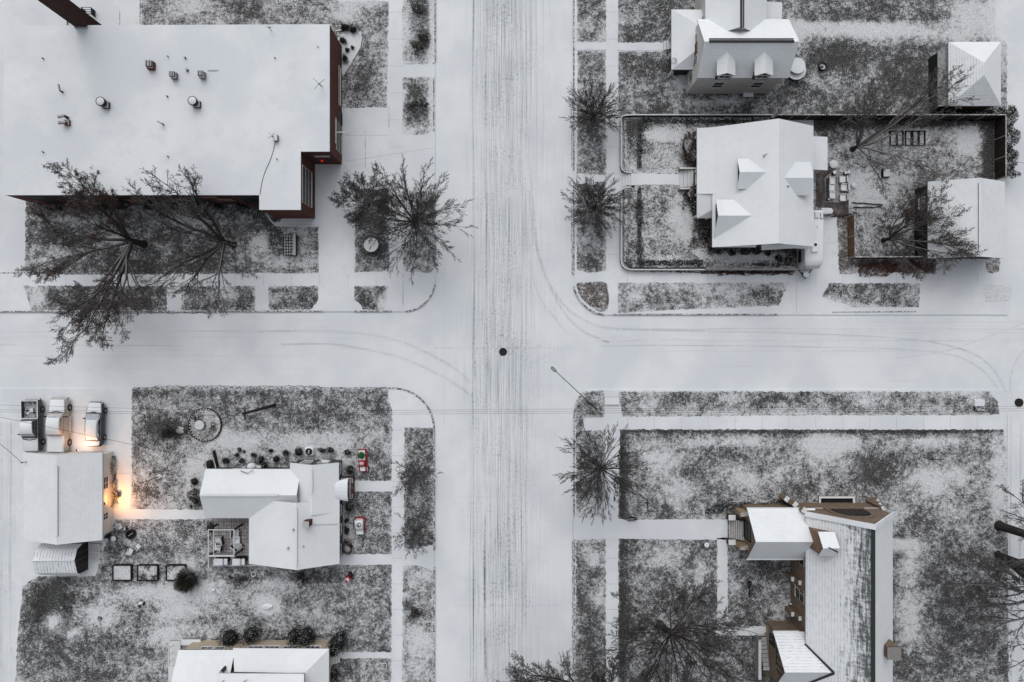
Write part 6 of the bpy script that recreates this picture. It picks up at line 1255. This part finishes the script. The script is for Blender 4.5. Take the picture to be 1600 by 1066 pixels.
def grow(tb, tw, R, p, d, L, r, lvl, P, tips):
    maxl = P['levels']; ns = (6, 5, 4, 3, 3)[min(lvl, 4)] if lvl < maxl else 2
    pts = [p.copy()]; rs = [r]; dirs = []; q = p.copy(); dd = d.copy()
    rend = max(P['tipr'], r*(.30 if lvl < maxl else .6))
    for i in range(ns):
        dd = (dd+Vector((R.gauss(0, 1), R.gauss(0, 1), R.gauss(0, 1)))*P['wob']*(1+.25*lvl)+Vector((0, 0, P['up'][min(lvl, len(P['up'])-1)]))).normalized()
        q = q+dd*(L/ns); pts.append(q.copy()); rs.append(r+(rend-r)*(i+1)/ns); dirs.append(dd.copy())
    (tb if lvl <= 1 else tw).add([tuple(x) for x in pts], rs, 7 if lvl == 0 else 6 if lvl == 1 else 4 if lvl == 2 else 3)
    if lvl >= maxl: tips.append((pts[-1], dd)); return
    nc = P['kids'][lvl]; nc = int(nc*R.uniform(.8, 1.2)+.5)
    if lvl+1 == maxl:
        P['batch'].append((pts, dirs, rs, L)); return
    for c in range(nc):
        t = (P['start'][min(lvl, len(P['start'])-1)]+(1-P['start'][min(lvl, len(P['start'])-1)])*(c+R.random())/nc); t = min(t, .999)
        i = min(int(t*ns), ns-1); f = t*ns-i; b = pts[i].lerp(pts[i+1], f); rr = rs[i]+(rs[i+1]-rs[i])*f; bd = dirs[i]
        k = bd.orthogonal().normalized(); k = rot_about(k, bd, R.uniform(0, 6.283)); a = math.radians(R.gauss(P['ang'], 9))
        nd = rot_about(bd, k, a); nd.z = nd.z*P.get('flat', 1); nd.normalize()
        grow(tb, tw, R, b, nd, L*R.uniform(*P['len'])*(1.12-.5*t), max(P['tipr'], rr*.62), lvl+1, P, tips)
    grow(tb, tw, R, pts[-1], dirs[-1], L*.34, rs[-1], lvl+1, P, tips)
M['hedgetwig'] = m_plain('hedge_twig', (.022, .018, .016), .95)
def batch_twigs(tw, P, seed, limbs):
    B = P['batch']; r = np.random.RandomState(seed); nk = int(P['kids'][P['levels']-1]*1.7)+1; out = []
    groups = {}
    for b in B: groups.setdefault(len(b[0]), []).append(b)
    for k, bs in groups.items():
        A = np.array([[tuple(p) for p in b[0]] for b in bs]); D = np.array([[tuple(p) for p in b[1]] for b in bs]); L = np.array([b[3] for b in bs]); N = len(bs)
        A = np.repeat(A, nk, 0); D = np.repeat(D, nk, 0); L = np.repeat(L, nk); M_ = N*nk; ns = k-1
        t = np.tile((np.arange(nk)+.5)/nk, N)*.9+.1+r.uniform(-.08, .08, M_); last = (np.arange(M_) % nk) == nk-1; t = np.clip(t, .02, .999); t[last] = .999
        i = np.minimum((t*ns).astype(int), ns-1); f = (t*ns-i)[:, None]; ar = np.arange(M_); b = A[ar, i]*(1-f)+A[ar, i+1]*f; d = D[ar, i]
        rnd_ = r.normal(size=(M_, 3)); q = np.cross(d, rnd_); q /= np.linalg.norm(q, axis=1)[:, None]+1e-9; ang = np.radians(r.normal(P['ang'], 9, M_)); ang[last] *= .25
        nd = d*np.cos(ang)[:, None]+q*np.sin(ang)[:, None]; LL = (L*r.uniform(P['len'][0], P['len'][1], M_)*(1.1-.4*t))[:, None]
        mid = b+nd*LL*.55; nd2 = nd+r.normal(size=(M_, 3))*.22; nd2 /= np.linalg.norm(nd2, axis=1)[:, None]; end = mid+nd2*LL*.5
        u = np.cross(nd, r.normal(size=(M_, 3))); u /= np.linalg.norm(u, axis=1)[:, None]+1e-9; v = np.cross(nd, u); n = 3; V = np.zeros((M_, 9, 3)); tr = P['tipr']
        for s_, (c, rad) in enumerate(((b, tr*1.15), (mid, tr), (end, tr*.45))):
            for j in range(3): a = 2*math.pi*j/3; V[:, s_*3+j] = c+(u*math.cos(a)+v*math.sin(a))*rad
        q4 = np.array([[s*3+j, s*3+(j+1) % 3, s*3+3+(j+1) % 3, s*3+3+j] for s in (0, 1) for j in range(3)])
        F = (q4[None]+(np.arange(M_)*9)[:, None, None]).reshape(-1, 4)+tw.n; tw.V.append(V.reshape(-1, 3)); tw.F.append(F); tw.n += M_*9
        out += [(Vector(e), Vector(x)) for e, x in zip(end[::max(1, M_//4000)], nd2[::max(1, M_//4000)])]
    return out
def tree(px, py, label, seed, h0, limbs, R_len, rad, elev=(25, 60), az=None, P=None, mats=('bark', 'twig'), leaves=None, nleaf=0, group='bare street trees', name='bare_tree', lean=(0, 0), lens=None, leafsize=.06):
    R = random.Random(seed); p = w(px, py); t = thing(name, label, 'tree', (p.x, p.y, GZ), 0, group); ORG[t.name] = Vector((0, 0, 0))
    Q = dict(levels=4, kids=(5, 5, 4, 3), start=(.25, .2, .15, .1), ang=32, wob=.07, up=(.03, .02, .02, .0), len=(.42, .62), tipr=.015)
    Q.update(P or {}); Q['batch'] = []; tk = TB(); tb = TB(); tips = []
    top = Vector((lean[0], lean[1], h0)); tk.add([(0, 0, -.1), (0, 0, .25), (top.x*.4, top.y*.4, h0*.5), tuple(top)], [rad*1.5, rad*1.05, rad*.92, rad*.8], 10)
    tw = TB()
    for i in range(limbs):
        a = math.radians(az[i]) if az else i*2.39996+R.uniform(-.15, .15)
        e = math.radians(elev[i] if az and len(elev) == limbs else elev[0]+(elev[1]-elev[0])*((i+.5)/limbs)**1.15); d = Vector((math.cos(a)*math.cos(e), math.sin(a)*math.cos(e), math.sin(e)))
        LL = (lens[i] if lens else R_len*R.uniform(.88, 1.06)); st = top*(R.uniform(.72, 1.0) if not az else .95)
        grow(tb, tw, R, st, d, LL, rad*(.50 if limbs < 9 else .42 if limbs < 13 else .26)*(LL/R_len)**.7, 0, Q, tips)
    tips = batch_twigs(tw, Q, R.randrange(10**6), limbs)
    tk.build('trunk', [M[mats[0]]], t)
    cr = TB(); cr.V = tb.V+tw.V; cr.n = 0; off = tb.n; cr.F = tb.F+[f+off for f in tw.F]; crown = cr.build('crown', [M[mats[1]]], t)
    if leaves:
        V = []; F = []; n = len(tips)
        for i in range(nleaf):
            q, d = tips[R.randrange(n)]; q = q+Vector((R.gauss(0, .12), R.gauss(0, .12), R.gauss(0, .1)))-d*R.uniform(0, .3)
            u = Vector((R.gauss(0, 1), R.gauss(0, 1), R.gauss(0, .5))).normalized(); v = u.orthogonal().normalized(); s_ = leafsize*R.uniform(.6, 1.5); b = len(V)
            V += [tuple(q-u*s_), tuple(q+v*s_*.6), tuple(q+u*s_), tuple(q-v*s_*.6)]; F.append((b, b+1, b+2, b+3))
        mesh_np('leaves', V, F, [M[leaves]], crown)
    return t, len(tips)
BIG = dict(levels=5, kids=(6, 5, 5, 4, 2), ang=33, wob=.105, up=(.02, .02, .02, .01, 0), len=(.40, .56), tipr=.011, start=(.35, .3, .2, .1, .1))
tree(226, 382, 'biggest bare tree, reddish twigs and thick limbs sprawling over the verge and hall roof', 11, 2.6, 10, 6.0, .38, (42, 42, 38, 26, 42, 26, 60, 60, 28, 34), [180, 140, 208, 254, 112, 272, 160, 75, 236, 296], BIG, ('barkbrown', 'twig'), 'leafred', 13000, 'two large trees south of the brick hall', lens=[7.6, 7.8, 8.0, 11.0, 7.2, 11.0, 6.0, 5.4, 9.4, 8.8])
tree(366, 383, 'large bare grey tree with airy limbs between the hall wall and the lattice bench', 12, 2.8, 8, 5.6, .32, (40, 46, 48, 36, 45, 50, 40, 40), [176, 146, 120, 228, 96, 285, 335, 255], dict(BIG, kids=(6, 5, 4, 3, 2)), ('bark', 'twig'), None, 0, 'two large trees south of the brick hall', lens=[7.0, 8.2, 8.0, 8.2, 7.4, 7.4, 6.4, 7.6])
RAD = dict(levels=4, kids=(5, 5, 4, 3), ang=27, wob=.045, up=(.02, .01, .01, 0), len=(.34, .5), tipr=.0105, start=(.32, .22, .18, .1))
tree(577, 320, 'small round bare tree with frosted twigs, north of the round table', 13, 1.8, 22, 3.1, .17, (15, 60), None, dict(RAD, ang=30, wob=.12, len=(.45, .65), tipr=.010), ('bark', 'twig'), None, 0, 'pair of bare trees at the north-west corner')
tree(652, 352, 'broad starburst bare tree, right of the corner pair, reaching over the avenue', 14, 2.4, 38, 5.2, .22, (8, 80), None, dict(RAD, ang=26, kids=(6, 5, 4, 3)), ('bark', 'twig'), None, 0, 'pair of bare trees at the north-west corner')
tree(924, 187, 'dense small starburst tree, northern of the two in the strip beside the avenue', 15, 1.3, 56, 3.15, .12, (8, 78), None, dict(RAD, kids=(5, 4, 4, 2), ang=22, wob=.05), ('bark', 'twig'), None, 0, 'two starburst trees north of the crossing')
tree(927, 328, 'dense small starburst tree, southern of the two, in front of the corner yard steps', 16, 1.3, 56, 3.15, .12, (8, 78), None, dict(RAD, kids=(5, 5, 4, 2), ang=27, wob=.06), ('bark', 'twig'), None, 0, 'two starburst trees north of the crossing')
tree(931, 721, 'dark bare tree at the avenue edge fanning out south-east over the walk', 17, 5.0, 36, 4.2, .24, (0, 72), None, dict(RAD, kids=(5, 5, 4, 3), ang=24), ('bark', 'twig'), None, 0, None)
tree(650, 739, 'small sparse bare tree in the verge, level with the curved porch', 18, 1.2, 18, 2.4, .10, (20, 60), None, dict(RAD, kids=(5, 4, 4, 2), ang=30, wob=.12, tipr=.010), ('bark', 'twig'), None, 0, 'small verge trees east of the cross-gabled house')
tree(650, 829, 'small sparse bare tree in the verge just north of the widened walk', 19, 1.2, 18, 2.3, .10, (20, 60), None, dict(RAD, kids=(5, 4, 4, 2), ang=30, wob=.12, tipr=.010), ('bark', 'twig'), None, 0, 'small verge trees east of the cross-gabled house')
tree(1031, 975, 'large bare tree with red-brown twigs on the church front lawn', 20, 3.0, 22, 7.6, .38, (12, 74), None, dict(RAD, kids=(8, 6, 5, 3), wob=.07, ang=26, tipr=.012, len=(.36, .5)), ('barkbrown', 'twig'), 'leafred', 3500, None, lean=(.7, .2), leafsize=.05)
tree(930, 1058, 'dark bare tree at the bottom edge reaching over the avenue and verge', 21, 3.5, 8, 5.0, .38, (30, 25, 35, 45, 35, 40, 30, 30), [155, 175, 130, 90, 200, 40, 10, 300], dict(BIG, kids=(6, 6, 5, 3, 2)), ('bark', 'twig'), None, 0, None, lens=[9.6, 9.8, 7.0, 5.4, 8.5, 5.2, 6, 6])
tree(1331, 234, 'wide spreading bare tree with pale limbs in the back yard of the corner house', 22, 1.2, 9, 5.6, .26, (30, 22, 45, 60, 25, 20, 48, 30, 55), [42, 3, 75, 110, -28, 20, 95, -55, 130], dict(BIG, kids=(6, 5, 4, 3, 2), up=(.02, .02, .01, 0)), ('bark', 'twigpale'), None, 0, None, lens=[9.0, 9.0, 6.4, 5.4, 7.6, 8.2, 6.0, 5.6, 5.2])
tree(1379, 376, 'bushy bare tree with tan-red tips between the brown fence and the gabled garage', 23, 1.6, 10, 4.2, .22, (25, 35, 45, 35, 30, 30, 35, 50, 50, 30), [0, 25, 70, 110, -20, -45, -75, 60, 150, 45], dict(BIG, kids=(6, 5, 4, 3, 2)), ('barkbrown', 'twig'), 'leaftan', 4500, None, lens=[5.9, 5.6, 4.6, 4.0, 6.4, 6.0, 4.8, 4.6, 3.2, 5.6], leafsize=.05)
ET = dict(BIG, kids=(6, 5, 4, 3, 2), up=(-.06, -.05, -.03, -.02), wob=.13)
tree(1560, 821, 'huge thick-trunked bare tree at the right edge, northern of two', 24, 8.5, 7, 6, .48, (20, 25, 10, 15, 30, 35, 10), [170, 140, 200, 110, 60, 240, 155], ET, ('bark', 'twig'), None, 0, 'two huge trees at the right edge', lean=(1.0, .1), lens=[5.6, 7.5, 6.5, 7.5, 6, 6, 6.5])
t_, n_ = tree(1558, 866, 'huge triple-stemmed bare tree at the right edge, southern of two', 25, 7.5, 7, 6, .34, (15, 10, 15, 25, 10, 5, 20), [180, 200, 225, 150, 250, 170, 270], ET, ('bark', 'twig'), None, 0, 'two huge trees at the right edge', lean=(1.4, -1.9), lens=[7.5, 8.5, 8.5, 6, 8.0, 8.5, 7.5])
for q, r in (((1.9, -.1, 8), .3), ((1.9, -3.2, 8), .24)): tb = TB(); tb.add([(0, 0, 0), (q[0]*.35, q[1]*.45, 3), (q[0]*.8, q[1]*.9, 6.5), q], [r*1.15, r, r*.8, r*.6], 9); tb.build('stem', [M['bark']], t_)
SHR = dict(levels=2, kids=(5, 5), ang=35, wob=.16, up=(.02, 0), len=(.5, .7), tipr=.010, start=(.1, .1))
for i, (px, py, L_, lab) in enumerate(((652, 18, 1.1, 'scrubby bare bush at the top of the north-west verge'), (663, 62, .9, 'scrubby bare bush low in the upper north-west verge'), (652, 78, 1.0, 'flat bare bush at the rounded end of the upper north-west verge'), (661, 165, .9, 'small dark forked bush in the short detached verge'), (645, 168, .7, 'faint bare bush left of the dark forked one in the short verge'), (277, 673, 1.5, 'low twiggy bush with a snow clump left of the round planter'), (474, 903, 1.2, 'low spread bare bush south of the main house block'), (372, 905, 1.4, 'thin bare bush on the lawn south of the deck'), (650, 955, .9, 'thin bare sapling in the lower west verge'))):
    tree(px, py, lab, 60+i, .15, 9, L_*.75, .03, (12, 70), None, SHR, ('bark', 'shrubtwig'), None, 0, 'scrubby bushes', 'bare_bush')
p = w(283, 672); tag(MB().ell((0, 0, 0), (.45, .4, .2), 10, 6, 0, .3, rnd).build('snow_clump', M['snowcap']), 'small snow clump beside the twiggy bush left of the round planter', 'snow heap').location = (p.x, p.y, .25)
# ---------------------------------------------------------------- leafy shrubs
def shrub(px, py, rx, ry, h, label, mat='needle', n=500, group=None, seed=1, spike=False, leaf=.07, name='evergreen_shrub', zb=GZ):
    R = random.Random(seed); p = w(px, py); t = thing(name, label, 'shrub', (p.x, p.y, zb), 0, group); ORG[t.name] = Vector((0, 0, 0))
    MB().tube([(0, 0, -.1), (0, 0, h*.5)], [.06, .04], 6).build('stem', M['bark'], t)
    V = []; F = []; rx *= S; ry *= S
    lob = [(R.uniform(-.62, .62)*rx, R.uniform(-.62, .62)*ry, R.uniform(.38, .62), R.uniform(.85, 1.1)) for _ in range(7)]+[(0, 0, .85, 1)]*2
    for i in range(n):
        lx, ly, ls, lh = lob[R.randrange(len(lob))]
        a = R.uniform(0, 6.283); u_ = R.uniform(0, 1); e = math.asin(u_); k = R.uniform(.55, 1.05)
        c = Vector((lx+rx*ls*k*math.cos(a)*math.cos(e), ly+ry*ls*k*math.sin(a)*math.cos(e), h*(.12+.88*k*u_*lh)))
        if spike: d = Vector((c.x, c.y, c.z*.6)).normalized(); s_ = leaf*R.uniform(1.5, 3)
        else: d = Vector((R.gauss(0, 1), R.gauss(0, 1), R.gauss(0, .8))).normalized(); s_ = leaf*R.uniform(.6, 1.6)
        v = d.orthogonal().normalized(); v = rot_about(v, d, R.uniform(0, 3.14))*s_*(.15 if spike else .6); b = len(V)
        V += [tuple(c-d*s_), tuple(c+v), tuple(c+d*s_), tuple(c-v)]; F.append((b, b+1, b+2, b+3))
    cr = mesh_np('crown', V, F, [M[mat]], t)
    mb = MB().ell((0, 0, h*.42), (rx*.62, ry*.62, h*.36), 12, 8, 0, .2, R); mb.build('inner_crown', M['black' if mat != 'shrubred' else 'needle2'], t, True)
    return t
G = 'round evergreens north of the bungalow'
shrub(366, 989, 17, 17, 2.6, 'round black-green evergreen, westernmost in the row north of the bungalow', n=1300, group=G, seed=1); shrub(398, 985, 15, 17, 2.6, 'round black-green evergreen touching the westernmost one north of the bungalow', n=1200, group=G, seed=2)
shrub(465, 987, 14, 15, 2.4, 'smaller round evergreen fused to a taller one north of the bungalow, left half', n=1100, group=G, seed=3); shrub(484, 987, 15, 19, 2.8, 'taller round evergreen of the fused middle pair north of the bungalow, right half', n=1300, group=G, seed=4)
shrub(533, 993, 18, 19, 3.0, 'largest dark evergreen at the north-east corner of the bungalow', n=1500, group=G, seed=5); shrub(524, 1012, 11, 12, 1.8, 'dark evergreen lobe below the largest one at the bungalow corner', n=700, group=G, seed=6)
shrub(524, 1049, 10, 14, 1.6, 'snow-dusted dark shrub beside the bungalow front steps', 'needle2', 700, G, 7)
shrub(300, 903, 19, 19, 1.8, 'spiky round dark brown shrub at the end of the raised beds', 'needle2', 2200, None, 8, True, .12)
for i, (px, py, rx, ry, h, mat, lab) in enumerate([(544, 706, 7, 6, .8, 'needle', 'ragged dark shrub just north-west of the red inflatable pickup'), (549, 733, 10, 11, 1.3, 'needle2', 'round olive-brown shrub north of the red porch rail'), (549, 790, 10, 12, 1.3, 'needle2', 'round olive-brown shrub south of the red porch rail'), (543, 812, 5, 5, .7, 'needle', 'tiny dark shrub left of the stubby inflatable vehicle'),
     (545, 853, 12, 14, 1.4, 'shrubred', 'reddish brown shrub at the south-east corner of the cross-gabled house'), (543, 828, 5, 8, .6, 'shrubtwig', 'wispy pale-brown plant south of the tiny dark shrub'), (518, 702, 8, 6, 1.2, 'needle', 'dark shrub directly right of the air conditioner, east lobe'), (505, 703, 8, 5, .9, 'needle2', 'low shrub between the air conditioner and the dark shrub'),
     (470, 705, 9, 9, 1.3, 'needle', 'round dark shrub directly left of the air conditioner'), (449, 707, 7, 7, 1.1, 'needle', 'round dark shrub two places left of the air conditioner'), (434, 716, 7, 6, .8, 'shrubtwig', 'wispy brown shrub below the ring of twigs in the north bed'), (411, 717, 6, 9, 1.1, 'needle', 'dark upright shrub right of the snow-capped tank'),
     (398, 710, 5, 5, .8, 'needle', 'small dark shrub north of the snow-capped tank'), (380, 719, 6, 5, .8, 'needle', 'small dark shrub north-west of the snow-capped tank'), (355, 718, 7, 6, .9, 'needle', 'dark oval shrub beside the short fence panel'), (376, 702, 4, 4, .5, 'needle', 'tiny dark tuft at the northern rim of the bed'), (383, 705, 3, 3, .4, 'needle2', 'tiniest tuft right of the northern rim tuft'),
     (372, 710, 4, 4, .5, 'shrubtwig', 'faint brown tuft between the fence panel and tank'), (332, 724, 10, 10, 1.0, 'shrubtwig', 'twiggy mottled shrub at the north-west corner of the house'), (307, 752, 7, 8, .9, 'needle', 'dark shrub against the west end of the west wing'), (303, 778, 6, 5, .6, 'needle2', 'small low shrub on the west side of the stony bed'), (300, 790, 3, 3, .4, 'needle', 'tiny dark tuft near the west walk'), (416, 725, 6, 6, .8, 'needle', 'dark shrub squeezed against the north wall right of the tank'), (425, 704, 4, 4, .4, 'shrubtwig', 'ring-like tuft of bare stems in the north bed'), (460, 723, 6, 4, .8, 'needle', 'low dark shrub at the corner where the two wings meet'),
     (333, 822, 8, 12, 1.2, 'needle', 'dark snow-flecked shrub at the north-west corner of the deck'), (262, 676, 11, 9, .5, 'shrubtwig', 'low faint twiggy patch west of the round planter')]):
    shrub(px, py, rx, ry, h, lab, mat, int(60+rx*ry*4), 'small shrubs around the cross-gabled house', 20+i, leaf=.055, name='garden_shrub')
G = 'shrubs in the bed east of the brick hall'
for i, (px, py, rx, ry, h, lab) in enumerate([(541, 46, 9, 7, .9, 'dark shrub at the north end of the stone-edged bed, left'), (553, 49, 8, 6, .8, 'dark shrub at the north end of the stone-edged bed, right'), (537, 66, 6, 6, .7, 'dark shrub close to the hall wall in the stone-edged bed'), (544, 80, 4, 4, .5, 'tiny dark shrub in the middle of the stone-edged bed'), (552, 76, 3, 3, .4, 'tiniest dark tuft by the stone edging'), (540, 94, 6, 8, .5, 'low brown shrub at the southern tip of the stone-edged bed')]):
    shrub(px, py, rx, ry, h, lab, 'needle' if i < 5 else 'needle2', int(60+rx*ry*6), G, 60+i, True, .06, 'garden_shrub')
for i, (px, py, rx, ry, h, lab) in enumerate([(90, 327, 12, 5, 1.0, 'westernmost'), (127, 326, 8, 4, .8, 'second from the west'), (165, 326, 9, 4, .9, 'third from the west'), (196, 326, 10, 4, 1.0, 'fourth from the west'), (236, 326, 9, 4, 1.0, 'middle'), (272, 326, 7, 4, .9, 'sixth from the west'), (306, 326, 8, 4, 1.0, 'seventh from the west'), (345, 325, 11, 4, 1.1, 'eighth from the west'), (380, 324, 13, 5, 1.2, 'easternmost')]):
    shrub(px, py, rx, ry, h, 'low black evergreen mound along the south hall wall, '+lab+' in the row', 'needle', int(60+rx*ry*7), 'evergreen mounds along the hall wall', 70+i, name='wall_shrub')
Gs = 'planting around the corner house'
for i, (px, py, rx, ry, h, mat, lab) in enumerate([(1071, 233, 13, 26, 1.3, 'shrubred', 'large red-black shrub filling the corner west of the porch'), (1078, 246, 12, 18, 1.4, 'shrubred', 'dark red shrub beside the north side of the porch steps'), (1076, 305, 12, 14, 1.2, 'shrubred', 'dark red shrub beside the south side of the porch steps'), (1083, 325, 10, 12, 1.0, 'needle', 'black shrub against the south-west porch corner'), (1100, 366, 11, 12, 1.3, 'needle', 'black rounded shrub west of the big dormer'),
     (1114, 392, 12, 8, 1.0, 'needle', 'black spreading shrub at the south-west house corner'), (1140, 397, 8, 5, .7, 'needle', 'small dark shrub, first along the south wall of the corner house'), (1160, 396, 9, 5, .7, 'needle', 'small dark shrub, second along the south wall of the corner house'), (1178, 396, 7, 5, .7, 'needle', 'small dark shrub, third along the south wall of the corner house'), (1212, 405, 8, 6, .5, 'needle', 'low dark shrub near the east end of the south bed'), (1228, 408, 8, 8, .6, 'needle2', 'low olive shrub beside the picket fence'), (1196, 398, 6, 4, .5, 'needle', 'tiny dark shrub in the middle of the south bed')]):
    shrub(px, py, rx, ry, h, lab, mat, int(80+rx*ry*6), Gs, 90+i, name='garden_shrub', zb=RZ)
# clipped hedges
def hedge(pts, wid, h, label, mat, n, seed, leaf=.07, zb=GZ, rough=1.0, name='hedge', thin=False):
    core = h > .8 and not thin
    R = random.Random(seed); o = thing(name, label, 'hedge', (0, 0, 0)); P = [w(a, b).xy for a, b in pts]; V = []; F = []; Ls = [(b-a).length for a, b in zip(P[:-1], P[1:])]
    o.location = (P[0].x, P[0].y, zb); ORG[o.name] = Vector((P[0].x, P[0].y, 0))
    for i in range(n):
        r_ = R.random()*sum(Ls); k = 0
        while r_ > Ls[k] and k < len(Ls)-1: r_ -= Ls[k]; k += 1
        a, b = P[k], P[k+1]; d = (b-a).normalized(); nr = Vector((-d.y, d.x)); q = a+d*r_; ww = wid*(1+.45*rough*math.sin(q.x*2.1+q.y*1.7)*math.sin(q.y*3.3+1))
        s1 = R.uniform(-1, 1); hh = h*(1-.35*s1*s1)*R.uniform(.35, 1.0)*(1+.2*rough*math.sin(q.x*1.9-q.y*2.7))
        c = Vector((q.x+nr.x*s1*ww/2-P[0].x, q.y+nr.y*s1*ww/2-P[0].y, hh)); u = Vector((R.gauss(0, 1), R.gauss(0, 1), R.gauss(0, .8))).normalized(); s_ = leaf*R.uniform(.6, 1.7); v = u.orthogonal().normalized()*s_*(.14 if thin else .6); b_ = len(V)
        V += [tuple(c-u*s_), tuple(c+v), tuple(c+u*s_), tuple(c-v)]; F.append((b_, b_+1, b_+2, b_+3))
    mesh_np('foliage', V, F, [M[mat]], o)
    if not core: return o
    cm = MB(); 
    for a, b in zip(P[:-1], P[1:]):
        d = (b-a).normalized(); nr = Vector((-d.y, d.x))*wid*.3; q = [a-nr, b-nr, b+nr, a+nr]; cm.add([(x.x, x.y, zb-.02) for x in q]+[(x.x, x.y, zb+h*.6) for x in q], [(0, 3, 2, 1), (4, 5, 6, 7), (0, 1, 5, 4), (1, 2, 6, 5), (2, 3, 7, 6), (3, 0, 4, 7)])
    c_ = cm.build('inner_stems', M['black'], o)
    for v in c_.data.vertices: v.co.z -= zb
    return o
hedge([(1563, 172), (1564, 225), (1563, 282)], 1.5, 2.2, 'tall ragged twiggy hedge between the back yard fence and the east alley', 'hedgetwig', 4200, 201, .13, rough=1.2, thin=True)
hedge([(1000, 191), (1120, 192), (1205, 193)], .7, .5, 'low dark hedge behind the north wall of the corner yard', 'needle', 1500, 202, zb=RZ)
hedge([(997, 192), (997, 266)], .55, .5, 'low dark hedge strip inside the west wall, north of the yard walk', 'needle2', 700, 203, zb=RZ); hedge([(997, 296), (997, 412)], .6, .5, 'low dark hedge strip inside the west wall, south of the yard walk', 'needle2', 1100, 204, zb=RZ)
hedge([(1000, 412), (1095, 412)], .6, .5, 'low dark hedge along the south wall of the corner yard', 'needle', 1000, 205, zb=RZ)
hedge([(1120, 427), (1238, 426)], .5, .35, 'reddish low planting at the foot of the south yard wall', 'shrubred', 900, 206)

hedge([(1340, 424), (1455, 414)], 1.5, .35, 'red-brown ground planting along the reddish verge by the small tree', 'leafred', 2600, 208, .06)
hedge([(1475, 120), (1472, 175), (1550, 178)], .8, .6, 'dark weeds along the foot of the hip-roofed garage', 'needle', 1400, 209)
hedge([(974, 673), (1200, 674.5), (1400, 674), (1566, 673.5)], .28, .22, 'long thin dark grass edging line south of the church-side walk', 'needle2', 3600, 210, .045, rough=.5)
hedge([(971, 676), (971, 806)], .3, .2, 'dark overgrown lawn edge beside the avenue sidewalk, north of the church walk', 'needle2', 900, 211, .045, rough=.5); hedge([(970.5, 846), (970, 1100)], .3, .2, 'dark overgrown lawn edge beside the avenue sidewalk, south of the church walk', 'needle2', 1700, 212, .045, rough=.5)
hedge([(180, 712), (181, 745), (183, 762), (182, 790)], .5, .6, 'dark weedy plants along the lit east wall of the south-west garage', 'needle2', 700, 213, rough=1.6)
hedge([(1100, 800), (1135, 790), (1240, 789)], .9, .45, 'dark low planting along the north side of the church west wing', 'needle', 1200, 214)  # low strip of dark needle leaves
hedge([(545, 988), (420, 1001), (300, 1004)], .4, .3, 'dark low foundation planting north of the bungalow', 'needle', 900, 215)
shrub(172, 838, 9, 8, .6, 'ragged dark plant at the south-east corner of the garage', 'needle2', 300, None, 230, name='garden_shrub'); shrub(186, 773, 5, 5, .8, 'round brown plant glowing by the wall lamp', 'needle2', 260, None, 231, name='garden_shrub')
hedge([(300, 765), (312, 790)], 1.1, .3, 'mottled stony plants at the west end of the west wing', 'shrubtwig', 700, 232, .06)
hedge([(65, 912), (60, 960), (70, 990), (105, 985), (108, 925)], 1.6, .25, 'trampled dark vegetable patch ringing a snowy hollow in the back lawn', 'needle2', 3200, 233, .05, name='vegetable_patch')
